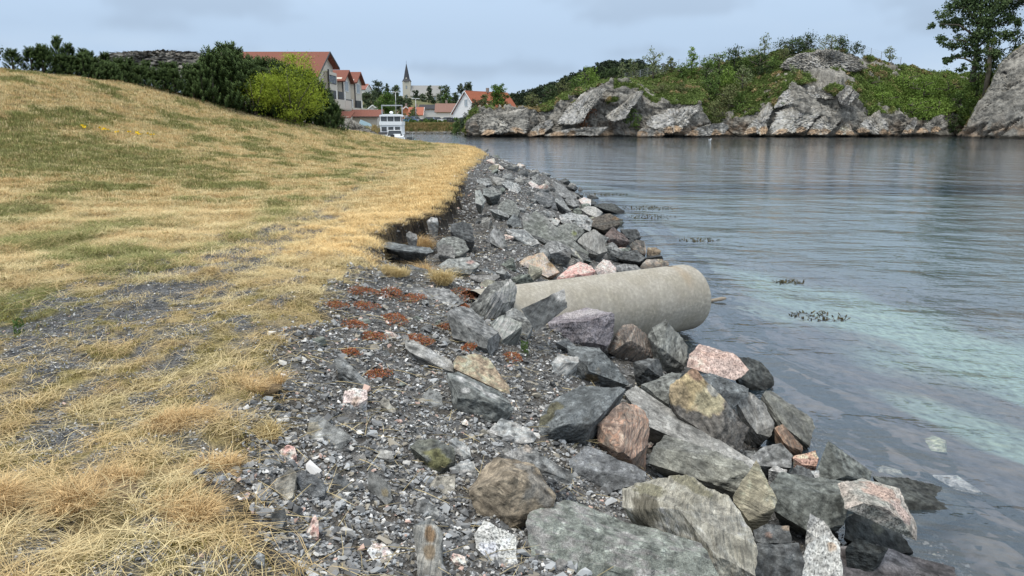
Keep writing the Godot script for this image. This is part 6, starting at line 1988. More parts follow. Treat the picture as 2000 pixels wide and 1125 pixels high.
	key_rock("boulder","wet black rounded boulder at the waterline behind the orange granite boulder","gneiss",Color(0.035,0.04,0.042),Color(0.055,0.06,0.06),V(2.801,-0.029,-8.61),V(0.323,0.887,0.33),0.04,[V(-0.202,0.341,-0.009),V(-0.032,0.327,-0.108),V(0.156,0.23,-0.087),V(0.24,0.136,0.035),V(0.206,0.044,0.158),V(0.059,0,0.269),V(-0.169,0.078,0.253),V(-0.26,0.167,0.233),V(-0.072,0.215,-0.217),V(0.05,0.209,-0.277),V(0.188,0.138,-0.262),V(0.255,0.064,-0.184),V(0.235,-0.008,-0.107),V(0.13,-0.047,-0.038),V(-0.04,0.011,-0.05),V(-0.107,0.078,-0.065),V(-0.101,-0.165,-0.082),V(0.12,-0.298,-0.06),V(-0.084,-0.17,0.049)],[])
	key_rock("boulder","tall golden tan quartz boulder with a black broken lower half","gneiss",Color(0.075,0.07,0.066),Color(0.1,0.095,0.09),V(1.595,0.298,-6.22),V(0.723,0.607,0.33),0.029,[V(-0.101,0.674,-0.001),V(-0.037,0.659,-0.019),V(0.152,0.412,0.178),V(0.413,0.176,0.076),V(0.356,0.064,0.151),V(0.252,0,0.267),V(0.073,0.109,0.295),V(-0.133,0.29,0.225),V(-0.269,0.396,0.182),V(-0.296,0.45,0.139),V(-0.253,0.563,0.063),V(-0.156,0.631,0.028),V(0.024,0.454,-0.355),V(0.071,0.443,-0.365),V(0.223,0.247,-0.236),V(0.415,0.076,-0.292),V(0.374,-0.013,-0.242),V(0.299,-0.07,-0.168),V(0.172,-0.002,-0.183),V(0.007,0.147,-0.215),V(-0.102,0.235,-0.234),V(-0.123,0.278,-0.262),V(-0.091,0.368,-0.312),V(-0.018,0.42,-0.335),V(-0.051,-0.132,-0.111),V(0.207,-0.284,-0.072),V(0.037,-0.181,0.037),V(-0.148,-0.08,-0.04)],[[V(-0.112,0.517,0.08),0.182,Color(0.469,0.376,0.235)],[V(-0.236,0.478,0.121),0.116,Color(0.377,0.307,0.206)],[V(0.044,0.418,0.146),0.141,Color(0.494,0.416,0.291)],[V(-0.067,0.632,0.007),0.074,Color(0.418,0.285,0.207)],[V(0.101,0.538,0.092),0.066,Color(0.329,0.329,0.313)],[V(0.264,0.348,0.148),0.099,Color(0.27,0.27,0.266)]])
	key_rock("boulder","blue grey block lodged behind the golden tan quartz boulder","vein",Color(0.2,0.22,0.235),Color(0.145,0.16,0.17),V(1.963,0.502,-6.757),V(0.323,0.887,0.33),0.031,[V(-0.225,0.239,0.063),V(-0.114,0.213,-0.085),V(0.223,0.09,-0.007),V(0.192,0.07,0.099),V(0.036,0,0.217),V(-0.112,0.112,0.213),V(-0.102,0.128,-0.157),V(-0.024,0.115,-0.246),V(0.227,0.022,-0.195),V(0.209,0.003,-0.13),V(0.098,-0.055,-0.056),V(-0.01,0.023,-0.073)],[])
	key_rock("boulder","grey green rock lodged between the black rock and golden quartz boulder","gneiss",Color(0.163,0.172,0.166),Color(0.117,0.123,0.12),V(1.385,0.53,-6.756),V(0.323,0.887,0.33),0.031,[V(-0.233,0.141,0.106),V(-0.024,0.169,0.049),V(0.098,0.184,-0.108),V(0.21,0.175,-0.106),V(0.046,0.07,0.173),V(0.009,0,0.239),V(-0.107,0.07,0.224),V(-0.129,0.058,-0.116),V(0.025,0.081,-0.151),V(0.111,0.098,-0.247),V(0.193,0.091,-0.246),V(0.081,0.002,-0.073),V(0.054,-0.053,-0.031),V(-0.032,0,-0.042),V(-0.116,-0.267,-0.016),V(0.105,-0.4,-0.122),V(-0.053,-0.303,0.043)],[])
	key_rock("boulder","streaky grey upright rock leaning against the golden tan quartz boulder","schist",Color(0.22,0.22,0.215),Color(0.16,0.162,0.16),V(2.216,0.149,-6.782),V(0.773,0.541,0.33),0.032,[V(-0.161,0.332,0.084),V(-0.129,0.412,-0.016),V(-0.058,0.427,-0.039),V(0.137,0.297,-0.011),V(0.216,0.112,0.07),V(0.116,0,0.176),V(-0.003,0.039,0.198),V(-0.118,0.242,0.175),V(-0.042,0.214,-0.154),V(-0.021,0.278,-0.217),V(0.031,0.29,-0.232),V(0.175,0.193,-0.211),V(0.236,0.054,-0.156),V(0.166,-0.035,-0.088),V(0.084,-0.015,-0.092),V(0.002,0.132,-0.124),V(-0.081,-0.153,-0.024),V(0.069,-0.243,-0.072),V(-0.002,-0.199,0.033)],[])
	key_rock("boulder","long dark olive schist boulder sloping into the water","schist",Color(0.148,0.151,0.136),Color(0.11,0.113,0.107),V(2.596,0.027,-6.966),V(0.701,0.632,0.33),0.032,[V(-0.231,0.385,0.085),V(-0.199,0.444,0.001),V(-0.147,0.467,-0.045),V(-0.035,0.404,-0.052),V(0.241,0.228,0.017),V(0.259,0.173,0.08),V(0.209,0.048,0.189),V(0.138,0,0.24),V(-0.081,0.225,0.232),V(-0.154,0.257,0.164),V(-0.073,0.25,-0.176),V(-0.052,0.297,-0.229),V(-0.016,0.317,-0.258),V(0.066,0.271,-0.26),V(0.273,0.139,-0.213),V(0.29,0.094,-0.173),V(0.258,-0.004,-0.103),V(0.211,-0.047,-0.081),V(0.057,0.11,-0.115),V(-0.013,0.151,-0.124),V(-0.115,-0.125,-0.033),V(-0.018,-0.184,-0.102),V(0.105,-0.255,0.018),V(-0.077,-0.148,0.006)],[])
	key_rock("rock","brown and pink patterned rock below the long olive schist boulder","stripe",Color(0.19,0.15,0.12),Color(0.12,0.1,0.085),V(2.48,0.111,-6.531),V(0.723,0.607,0.33),0.041,[V(-0.142,0.201,0.04),V(-0.034,0.215,-0.044),V(0.149,0.019,0.018),V(0.108,0,0.084),V(-0.006,0,0.104),V(-0.074,0.103,0.123),V(-0.042,0.1,-0.122),V(0.035,0.114,-0.175),V(0.17,-0.031,-0.131),V(0.144,-0.048,-0.09),V(0.064,-0.055,-0.089),V(0.025,0.01,-0.103),V(-0.071,-0.198,-0.025),V(0.054,-0.272,-0.003)],[])
	key_rock("boulder","dark rounded rock beside the small orange stone by the water","gneiss",Color(0.105,0.11,0.112),Color(0.17,0.175,0.18),V(2.18,0.201,-6.097),V(0.323,0.887,0.33),0.029,[V(-0.194,0.047,0.073),V(-0.054,0.116,-0.013),V(0.109,0.132,-0.047),V(0.177,0.05,0.042),V(0.14,0.011,0.132),V(-0.003,0,0.165),V(-0.176,0.019,0.13),V(-0.073,-0.04,-0.123),V(0.027,0.015,-0.178),V(0.146,0.029,-0.199),V(0.2,-0.036,-0.142),V(0.177,-0.07,-0.085),V(0.078,-0.088,-0.082),V(-0.058,-0.064,-0.087),V(-0.097,-0.179,-0.021),V(0.089,-0.29,-0.037),V(-0.088,-0.184,0.008)],[])
	key_rock("stone","small rusty orange granite stone just above the waterline","granite",Color(0.339,0.209,0.152),Color(0.216,0.137,0.108),V(2.489,0.176,-6.088),V(0.323,0.887,0.33),0.039,[V(-0.144,0.065,0.069),V(-0.012,0.089,0.002),V(0.089,0.084,-0.017),V(0.095,0.048,0.032),V(0.049,0,0.083),V(-0.076,0.025,0.098),V(-0.052,0.002,-0.069),V(0.042,0.023,-0.11),V(0.115,0.02,-0.122),V(0.121,-0.009,-0.091),V(0.09,-0.046,-0.058),V(0.004,-0.034,-0.061),V(-0.072,-0.261,-0.003),V(0.047,-0.332,-0.021)],[])
	key_rock("boulder","huge blue grey slab with olive left edge and white veins","vein",Color(0.2,0.22,0.235),Color(0.145,0.16,0.17),V(0.493,0.798,-5.502),V(-0.472,0.817,0.33),0.025,[V(-0.313,0.034,0.356),V(-0.276,0.116,0.103),V(-0.066,0.184,-0.167),V(0.067,0.17,-0.267),V(0.382,0.181,-0.167),V(0.337,0.173,-0.063),V(0.184,0.127,0.152),V(0.088,0.099,0.312),V(0.028,0.013,0.361),V(-0.299,0,0.384),V(-0.134,0.127,0.418),V(-0.211,-0.089,-0.05),V(-0.182,-0.01,-0.208),V(-0.024,0.053,-0.376),V(0.074,0.047,-0.436),V(0.311,0.051,-0.375),V(0.28,0.041,-0.311),V(0.17,-0.005,-0.179),V(0.099,-0.037,-0.08),V(0.053,-0.105,-0.047),V(-0.201,-0.117,-0.032),V(-0.069,-0.036,-0.049),V(-0.156,-0.229,0.07),V(0.034,-0.349,-0.241),V(0.092,-0.38,-0.032),V(-0.15,-0.233,0.084)],[[V(-0.237,0.086,0.243),0.085,Color(0.213,0.209,0.143)],[V(-0.189,0.152,0.135),0.071,Color(0.232,0.224,0.154)],[V(0.02,0.071,0.283),0.078,Color(0.101,0.105,0.105)]])
	key_rock("boulder","long tapering grey slab running diagonally down towards the water","schist",Color(0.22,0.22,0.215),Color(0.16,0.162,0.16),V(1.393,0.292,-6.15),V(0.541,0.773,0.33),0.028,[V(-0.462,0.473,0.02),V(-0.363,0.488,-0.137),V(-0.252,0.446,-0.127),V(-0.1,0.374,-0.009),V(0.417,0.059,0.314),V(0.532,0.017,0.375),V(0.484,0,0.429),V(0.058,0.192,0.439),V(-0.313,0.327,0.359),V(-0.241,0.223,-0.433),V(-0.167,0.242,-0.529),V(-0.082,0.21,-0.522),V(0.038,0.149,-0.448),V(0.453,-0.114,-0.237),V(0.546,-0.151,-0.199),V(0.513,-0.169,-0.164),V(0.184,-0.034,-0.193),V(-0.119,0.09,-0.22),V(-0.231,-0.08,-0.144),V(-0.05,-0.08,-0.159),V(0.242,-0.235,0.061)],[])
	key_rock("boulder","rounded boulder with pink and cream bands on its broken front","stripe",Color(0.246,0.203,0.181),Color(0.154,0.136,0.125),V(0.83,0.602,-5.33),V(-0.723,0.607,0.33),0.025,[V(-0.233,0.131,0.079),V(-0.191,0.254,0.001),V(-0.016,0.365,-0.125),V(0.089,0.333,-0.118),V(0.133,0.315,-0.063),V(0.138,0.259,0.052),V(0.17,0.139,0.098),V(0.097,0.033,0.172),V(0.028,0,0.21),V(-0.13,0.039,0.15),V(-0.04,0.124,0.306),V(-0.044,0.288,0.199),V(-0.14,0.054,-0.136),V(-0.109,0.149,-0.188),V(0.019,0.236,-0.268),V(0.097,0.213,-0.263),V(0.131,0.197,-0.229),V(0.137,0.15,-0.157),V(0.162,0.059,-0.125),V(0.109,-0.024,-0.077),V(0.057,-0.051,-0.052),V(-0.063,-0.018,-0.09),V(0.02,0.005,-0.064),V(0.009,0.152,-0.096),V(-0.116,-0.159,-0.027),V(0.044,-0.257,-0.126),V(0.085,-0.279,-0.018),V(-0.065,-0.189,0.008)],[])
	key_rock("boulder","thick dark olive plank-shaped slab with fine wood-like layers","schist",Color(0.148,0.151,0.136),Color(0.11,0.113,0.107),V(1.403,0.356,-5.484),V(0.292,0.898,0.33),0.025,[V(-0.353,0.28,0.117),V(-0.264,0.293,-0.04),V(-0.081,0.248,-0.03),V(0.165,0.195,0.033),V(0.361,0.135,0.148),V(0.391,0.094,0.229),V(0.287,0,0.28),V(0.074,0.078,0.293),V(-0.181,0.136,0.25),V(-0.399,0.185,0.188),V(-0.163,0.059,-0.295),V(-0.098,0.079,-0.392),V(0.042,0.044,-0.384),V(0.234,0,-0.344),V(0.391,-0.054,-0.271),V(0.419,-0.092,-0.22),V(0.339,-0.167,-0.185),V(0.179,-0.117,-0.196),V(-0.027,-0.061,-0.208),V(-0.198,-0.018,-0.248),V(-0.176,-0.08,-0.064),V(0.082,-0.204,-0.106),V(0.143,-0.239,0.017),V(-0.199,-0.08,-0.028)],[])
	key_rock("boulder","ochre olive pointed slab standing below the end of the plank-shaped slab","schist",Color(0.276,0.254,0.19),Color(0.211,0.196,0.153),V(1.643,0.392,-4.843),V(0.323,0.887,0.33),0.031,[V(-0.027,0.322,-0.013),V(0.025,0.349,-0.039),V(0.137,0.124,0.081),V(0.109,0.086,0.12),V(-0.076,0,0.159),V(-0.168,0.124,0.081),V(0.042,0.19,-0.173),V(0.079,0.212,-0.19),V(0.167,0.039,-0.11),V(0.148,0.009,-0.085),V(0.013,-0.064,-0.069),V(-0.062,0.039,-0.11),V(-0.014,-0.252,-0.061),V(0.055,-0.291,0.006)],[])
	key_rock("boulder","blue grey boulder covered in a net of white veins","vein",Color(0.19,0.2,0.215),Color(0.14,0.15,0.16),V(0.636,0.682,-4.784),V(0.472,0.817,0.33),0.022,[V(-0.268,0.151,0.088),V(-0.15,0.179,-0.072),V(-0.008,0.139,-0.063),V(0.035,0.115,0.024),V(0.177,0.085,0.051),V(0.248,0.055,0.108),V(0.239,0.04,0.163),V(0.105,0.009,0.2),V(-0.013,0,0.223),V(-0.125,0.03,0.186),V(-0.24,0.109,0.148),V(-0.167,0.003,-0.187),V(-0.078,0.033,-0.286),V(0.028,0.003,-0.279),V(0.063,-0.021,-0.225),V(0.171,-0.045,-0.208),V(0.227,-0.071,-0.171),V(0.222,-0.086,-0.137),V(0.123,-0.12,-0.13),V(0.034,-0.135,-0.127),V(-0.056,-0.101,-0.134),V(-0.145,-0.033,-0.149),V(-0.134,-0.163,-0.036),V(0.017,-0.256,-0.068),V(0.12,-0.314,0.001),V(-0.063,-0.203,0.013)],[])
	key_rock("boulder","orange tan flat rock with a red stonecrop cushion on it","gneiss",Color(0.334,0.269,0.197),Color(0.25,0.2,0.15),V(-0.252,0.861,-6.066),V(0.607,0.723,0.33),0.028,[V(-0.222,0.235,0.095),V(-0.195,0.262,0.018),V(-0.052,0.262,-0.064),V(0.064,0.222,-0.055),V(0.164,0.102,0.052),V(0.23,0.038,0.138),V(0.222,0,0.197),V(-0.009,0.127,0.2),V(-0.201,0.194,0.176),V(-0.177,0.136,-0.15),V(-0.155,0.159,-0.198),V(-0.048,0.162,-0.247),V(0.038,0.132,-0.241),V(0.113,0.04,-0.172),V(0.162,-0.012,-0.118),V(0.156,-0.043,-0.08),V(-0.018,0.045,-0.099),V(-0.163,0.098,-0.111),V(-0.111,-0.106,-0.022),V(0.032,-0.193,-0.098),V(0.111,-0.237,0.029)],[])
	key_rock("boulder","block with a whitish smooth top and dark grey broken front","gneiss",Color(0.11,0.12,0.12),Color(0.13,0.14,0.14),V(-0.228,0.901,-5.378),V(0.399,0.855,0.33),0.025,[V(-0.244,0.292,-0.002),V(-0.197,0.254,-0.147),V(0.027,0.172,-0.149),V(0.163,0.115,-0.066),V(0.23,0.089,0.093),V(0.216,0.03,0.157),V(0.095,0,0.215),V(-0.06,0.049,0.225),V(-0.174,0.118,0.21),V(-0.166,0.205,0.201),V(0.11,0.157,0.232),V(-0.193,0.165,-0.214),V(-0.155,0.143,-0.301),V(0.011,0.082,-0.3),V(0.112,0.037,-0.247),V(0.163,0.01,-0.149),V(0.152,-0.038,-0.108),V(0.061,-0.063,-0.072),V(-0.058,-0.032,-0.079),V(-0.144,0.021,-0.09),V(-0.138,0.084,-0.104),V(0.072,0.042,-0.095),V(-0.122,-0.139,-0.074),V(0.082,-0.261,-0.106),V(0.047,-0.238,0.034),V(-0.083,-0.16,0.027)],[[V(-0.158,0.236,-0.009),0.071,Color(0.422,0.43,0.438)],[V(-0.041,0.192,-0.004),0.078,Color(0.452,0.46,0.468)],[V(0.078,0.159,0.076),0.071,Color(0.422,0.43,0.438)],[V(-0.108,0.201,0.108),0.05,Color(0.402,0.41,0.418)]])
	key_rock("rock","light blue grey angular rock below the block with whitish top","gneiss",Color(0.297,0.315,0.329),Color(0.225,0.239,0.248),V(0.016,0.853,-5.044),V(0.399,0.855,0.33),0.032,[V(-0.184,0.081,0.106),V(-0.105,0.104,-0.052),V(0.007,0.084,-0.048),V(0.131,0.049,0.031),V(0.16,0.025,0.078),V(0.129,0.001,0.124),V(0.006,0,0.155),V(-0.144,0.021,0.119),V(-0.138,-0.008,-0.093),V(-0.077,0.018,-0.191),V(0.006,0.002,-0.187),V(0.098,-0.027,-0.138),V(0.12,-0.047,-0.109),V(0.097,-0.068,-0.08),V(0.005,-0.078,-0.078),V(-0.107,-0.053,-0.083),V(-0.092,-0.178,0),V(0.066,-0.273,-0.038),V(0.003,-0.234,0.024)],[])
	key_rock("boulder","brown-faced boulder with a grey tan right side above the green slab","gneiss",Color(0.188,0.159,0.123),Color(0.161,0.139,0.11),V(0.025,0.913,-3.935),V(0.323,0.887,0.33),0.018,[V(-0.276,0.168,0.137),V(-0.132,0.25,-0.105),V(0.012,0.229,-0.152),V(0.124,0.204,-0.065),V(0.214,0.107,0.079),V(0.197,0.075,0.137),V(0.073,0.05,0.194),V(-0.033,0,0.256),V(-0.167,0.045,0.225),V(-0.012,0.279,0.206),V(-0.212,0.03,-0.131),V(-0.098,0.107,-0.283),V(0.01,0.094,-0.311),V(0.095,0.071,-0.257),V(0.165,-0.011,-0.165),V(0.153,-0.04,-0.129),V(0.058,-0.063,-0.093),V(-0.024,-0.122,-0.08),V(-0.128,-0.08,-0.089),V(-0.008,0.092,-0.126),V(-0.138,-0.166,-0.007),V(0.062,-0.3,-0.108),V(0.037,-0.274,0.021),V(-0.006,-0.246,0.027)],[[V(0.104,0.144,0.088),0.106,Color(0.255,0.239,0.216)],[V(0.047,0.232,0.01),0.071,Color(0.255,0.239,0.216)],[V(0.147,0.096,0.117),0.064,Color(0.245,0.23,0.21)]])
	key_rock("boulder","dark rock with a pale cap hidden behind the brown-faced boulder","gneiss",Color(0.105,0.11,0.112),Color(0.17,0.175,0.18),V(0.168,0.992,-4.175),V(0.323,0.887,0.33),0.02,[V(-0.237,0.156,0.102),V(-0.106,0.177,-0.005),V(-0.044,0.152,0.001),V(0.155,0.04,0.066),V(0.191,0.016,0.102),V(0.151,0,0.136),V(0.044,0.037,0.128),V(-0.153,0.141,0.106),V(-0.171,0.029,-0.141),V(-0.071,0.051,-0.208),V(-0.024,0.032,-0.203),V(0.127,-0.055,-0.16),V(0.155,-0.076,-0.137),V(0.125,-0.091,-0.116),V(0.044,-0.062,-0.122),V(-0.107,0.017,-0.139)],[[V(-0.153,0.165,0.069),0.076,Color(0.34,0.34,0.34)],[V(-0.083,0.171,0.007),0.038,Color(0.408,0.361,0.322)]])
	key_rock("boulder","huge sea green flat slab filling the foreground at the picture bottom","vein",Color(0.257,0.284,0.263),Color(0.206,0.227,0.212),V(0.52,0.725,-3.808),V(0.244,0.912,0.33),0.017,[V(-0.44,0.271,0.249),V(-0.4,0.259,0.047),V(-0.285,0.217,-0.098),V(-0.093,0.174,-0.088),V(0.136,0.139,-0.03),V(0.348,0.12,0.077),V(0.495,0.112,0.232),V(0.523,0.06,0.346),V(0.483,0,0.41),V(-0.352,0.03,0.454),V(-0.415,0.181,0.371),V(-0.291,-0.042,-0.253),V(-0.256,-0.031,-0.378),V(-0.163,-0.051,-0.466),V(-0.011,-0.086,-0.459),V(0.171,-0.118,-0.421),V(0.345,-0.143,-0.354),V(0.474,-0.167,-0.257),V(0.505,-0.222,-0.184),V(0.476,-0.279,-0.14),V(-0.217,-0.279,-0.14),V(-0.272,-0.129,-0.173),V(-0.22,-0.08,-0.025),V(-0.046,-0.195,-0.193),V(0.247,-0.369,-0.033),V(-0.176,-0.083,0.078)],[])
	key_rock("boulder","thick block with an olive flat top and pale ribbed side","schist",Color(0.265,0.258,0.232),Color(0.205,0.198,0.172),V(1.012,0.541,-4.08),V(0.887,0.323,0.33),0.019,[V(-0.412,0.444,0.098),V(-0.023,0.382,-0.247),V(0.058,0.374,-0.245),V(0.198,0.366,-0.039),V(0.277,0.305,0.076),V(0.352,0.122,0.218),V(0.297,0.01,0.324),V(0.146,0,0.347),V(0.089,0.19,0.357),V(-0.158,0.307,0.281),V(-0.283,0.346,0.241),V(-0.405,0.412,0.156),V(-0.136,0.446,0.281),V(-0.228,0.199,-0.273),V(0.067,0.176,-0.483),V(0.129,0.169,-0.481),V(0.246,0.15,-0.354),V(0.313,0.093,-0.281),V(0.379,-0.061,-0.186),V(0.342,-0.16,-0.115),V(0.222,-0.17,-0.101),V(0.187,-0.04,-0.129),V(-0.022,0.076,-0.154),V(-0.123,0.11,-0.18),V(-0.221,0.169,-0.236),V(0.001,0.176,-0.176),V(-0.206,-0.08,-0.07),V(0.099,-0.262,-0.138),V(0.148,-0.284,0.044),V(-0.079,-0.142,0.022),V(-0.068,-0.149,0.022)],[[V(-0.243,0.45,0.071),0.116,Color(0.227,0.216,0.157)],[V(0.004,0.367,-0.145),0.116,Color(0.232,0.221,0.162)],[V(0.082,0.375,-0.011),0.072,Color(0.232,0.221,0.162)],[V(-0.276,0.384,0.193),0.087,Color(0.165,0.154,0.126)]])
	key_rock("boulder","large dark green wavy-topped rock next to the ochre pointed slab","gneiss",Color(0.078,0.086,0.083),Color(0.103,0.112,0.108),V(2.132,0.244,-5.148),V(0.472,0.817,0.33),0.024,[V(-0.333,0.264,0.135),V(-0.169,0.258,-0.068),V(0.017,0.182,-0.052),V(0.211,0.214,-0.007),V(0.327,0.224,-0.009),V(0.202,0.196,0.201),V(0.143,0.021,0.29),V(-0.091,0,0.325),V(-0.308,0.121,0.289),V(-0.115,0.068,-0.2),V(0.001,0.078,-0.325),V(0.142,0.02,-0.312),V(0.292,0.041,-0.286),V(0.38,0.048,-0.288),V(0.3,0.012,-0.157),V(0.259,-0.128,-0.096),V(0.087,-0.156,-0.09),V(-0.085,-0.058,-0.111),V(-0.166,-0.16,-0.035),V(0.106,-0.323,-0.106),V(0.071,-0.302,0.043)],[])
	key_rock("boulder","arched rock with a pinkish patch overhanging a dark hollow","granite",Color(0.13,0.13,0.115),Color(0.17,0.15,0.13),V(2.403,0.366,-4.702),V(0.323,0.887,0.33),0.022,[V(-0.24,0.269,-0.054),V(-0.029,0.235,-0.2),V(0.131,0.227,-0.147),V(0.215,0.194,-0.089),V(0.227,0.05,0.147),V(0.192,0,0.209),V(0.081,0.16,0.226),V(-0.087,0.249,0.237),V(-0.205,0.282,0.23),V(-0.285,0.225,0.191),V(-0.084,0.152,-0.202),V(0.064,0.135,-0.291),V(0.185,0.127,-0.258),V(0.251,0.099,-0.222),V(0.276,-0.023,-0.072),V(0.254,-0.065,-0.033),V(0.189,0.036,-0.055),V(0.072,0.094,-0.067),V(-0.019,0.119,-0.073),V(-0.097,0.094,-0.067)],[[V(0.028,0.235,-0.007),0.129,Color(0.302,0.224,0.185)],[V(0.118,0.181,0.145),0.086,Color(0.314,0.244,0.212)]])
	key_rock("boulder","black stained rock in the hollow under the arched pinkish rock","gneiss",Color(0.035,0.04,0.042),Color(0.055,0.06,0.06),V(2.563,0.006,-5.075),V(0.887,0.323,0.33),0.024,[V(-0.218,0.241,0.076),V(-0.03,0.286,-0.036),V(0.203,0.153,-0.007),V(0.286,0,0.128),V(-0.009,0.055,0.219),V(-0.232,0.146,0.199),V(-0.033,0.072,-0.175),V(0.102,0.112,-0.245),V(0.277,0.013,-0.224),V(0.348,-0.111,-0.136),V(0.133,-0.079,-0.081),V(-0.038,-0.009,-0.096),V(-0.109,-0.085,-0.042),V(0.143,-0.236,-0.016)],[[V(0.032,0.173,0.065),0.065,Color(0.13,0.138,0.122)]])  # near-black over the whole rock, with one greyer patch
	key_rock("boulder","large dark green grey boulder reaching out into the water","gneiss",Color(0.078,0.086,0.083),Color(0.103,0.112,0.108),V(3.32,-0.101,-5.871),V(0.323,0.887,0.33),0.027,[V(-0.325,0.221,-0.093),V(-0.028,0.165,-0.183),V(0.346,0.09,-0.065),V(0.376,0.059,0.198),V(0.256,0.068,0.329),V(-0.123,0,0.384),V(-0.213,0.036,0.305),V(-0.29,0.196,0.168),V(-0.071,0.036,-0.334),V(0.144,0,-0.387),V(0.432,-0.063,-0.312),V(0.48,-0.104,-0.15),V(0.402,-0.109,-0.069),V(0.12,-0.171,-0.043),V(0.039,-0.131,-0.083),V(-0.029,0,-0.173),V(-0.162,-0.178,-0.155),V(0.188,-0.384,-0.01),V(-0.106,-0.208,0.044)],[])
	key_rock("boulder","dark pointed three-sided rock at the waterline beside the orange stone","gneiss",Color(0.078,0.086,0.083),Color(0.103,0.112,0.108),V(2.725,0.101,-5.984),V(0.323,0.887,0.33),0.028,[V(-0.217,0.102,0.079),V(-0.078,0.268,-0.029),V(0.058,0.194,-0.044),V(0.248,0.041,0.041),V(0.227,0.025,0.116),V(0.007,0.02,0.168),V(-0.204,0,0.152),V(-0.041,0.111,0.21),V(-0.047,-0.019,-0.17),V(0.053,0.11,-0.241),V(0.153,0.056,-0.247),V(0.298,-0.061,-0.191),V(0.287,-0.078,-0.145),V(0.131,-0.091,-0.124),V(-0.035,-0.099,-0.122),V(0.114,-0.043,-0.134),V(-0.109,-0.233,-0.033),V(0.124,-0.372,-0.052),V(-0.102,-0.237,0.004)],[])
	key_rock("rock","low black rock just breaking the water beyond the large boulder","gneiss",Color(0.035,0.04,0.042),Color(0.055,0.06,0.06),V(4.273,-0.442,-6.557),V(0.323,0.887,0.33),0.042,[V(-0.128,0.059,0.021),V(0.001,0.072,-0.033),V(0.168,0.059,0.021),V(0.149,0.035,0.077),V(-0.04,0,0.136),V(-0.15,0.012,0.133),V(0.006,-0.026,-0.122),V(0.097,-0.013,-0.155),V(0.224,-0.026,-0.122),V(0.215,-0.047,-0.086),V(0.079,-0.076,-0.049),V(-0.002,-0.068,-0.051),V(-0.064,-0.181,-0.039),V(0.075,-0.263,-0.011)],[])
	key_rock("rock","grey upright rock behind the pale speckled stone","granite",Color(0.216,0.207,0.189),Color(0.153,0.149,0.14),V(1.973,0.306,-4.533),V(0.323,0.887,0.33),0.029,[V(-0.114,0.166,0.077),V(-0.041,0.216,-0.036),V(0.037,0.182,-0.029),V(0.133,0.051,0.041),V(0.09,0,0.113),V(-0.105,0.017,0.109),V(-0.028,0.076,-0.06),V(0.021,0.12,-0.131),V(0.078,0.095,-0.125),V(0.151,-0.005,-0.079),V(0.124,-0.047,-0.033),V(-0.022,-0.035,-0.036),V(-0.057,-0.234,0),V(0.066,-0.31,-0.018)],[])
	key_rock("boulder","pale speckled upright stone at the picture bottom","granite",Color(0.238,0.234,0.216),Color(0.187,0.184,0.173),V(1.858,0.281,-4.244),V(0.323,0.887,0.33),0.028,[V(-0.176,0.08,0.12),V(-0.01,0.236,-0.036),V(0.051,0.25,-0.07),V(0.121,0.22,-0.033),V(0.119,0.069,0.102),V(0.094,0,0.158),V(-0.199,0.012,0.176),V(-0.058,-0.014,-0.063),V(0.06,0.113,-0.164),V(0.104,0.124,-0.185),V(0.157,0.101,-0.161),V(0.162,-0.021,-0.073),V(0.151,-0.083,-0.048),V(-0.064,-0.083,-0.048),V(-0.088,-0.149,0.01),V(0.061,-0.243,-0.066),V(-0.1,-0.141,0.038)],[[V(0.085,0.185,-0.017),0.035,Color(0.313,0.251,0.196)]])
	key_rock("boulder","dark purplish slab at the picture bottom beside the pale speckled stone","schist",Color(0.125,0.12,0.13),Color(0.17,0.165,0.175),V(2.546,-0.021,-4.833),V(0.399,0.855,0.33),0.022,[V(-0.392,0.271,0.191),V(-0.172,0.174,0.027),V(-0.025,0.16,0.031),V(0.232,0.102,0.043),V(0.442,0.032,0.16),V(0.382,0,0.321),V(-0.467,0.06,0.41),V(-0.063,-0.046,-0.268),V(0.097,-0.104,-0.366),V(0.212,-0.116,-0.364),V(0.413,-0.161,-0.354),V(0.588,-0.226,-0.278),V(0.559,-0.269,-0.177),V(-0.097,-0.251,-0.15),V(-0.196,-0.08,-0.046),V(0.116,-0.188,-0.119),V(-0.233,-0.08,0.064)],[])
	key_rock("rock","thin black sliver above the dark purplish slab","gneiss",Color(0.035,0.04,0.042),Color(0.055,0.06,0.06),V(2.303,0.267,-4.608),V(0.323,0.887,0.33),0.03,[V(-0.137,0.061,0.082),V(-0.05,0.058,0.001),V(0.056,0.035,0.006),V(0.147,0,0.044),V(0.07,0.002,0.095),V(-0.086,0.032,0.088),V(-0.026,-0.037,-0.077),V(0.034,-0.033,-0.127),V(0.113,-0.05,-0.123),V(0.182,-0.078,-0.099),V(0.129,-0.081,-0.067),V(0.013,-0.058,-0.072),V(-0.069,-0.289,-0.003),V(0.073,-0.376,-0.022)],[])
	key_rock("boulder","charcoal rock between the olive-topped block and pale speckled stone","gneiss",Color(0.05,0.054,0.057),Color(0.085,0.09,0.094),V(1.545,0.398,-4.072),V(0.323,0.887,0.33),0.026,[V(-0.139,0.206,0.014),V(-0.037,0.195,-0.035),V(0.144,0.179,-0.032),V(0.148,0.13,0.071),V(0.065,0,0.161),V(-0.18,0.018,0.188),V(-0.045,0.089,-0.128),V(0.029,0.084,-0.158),V(0.163,0.073,-0.156),V(0.173,0.029,-0.091),V(0.113,-0.074,-0.032),V(-0.064,-0.074,-0.032),V(-0.07,-0.179,-0.044),V(0.074,-0.267,-0.015)],[])
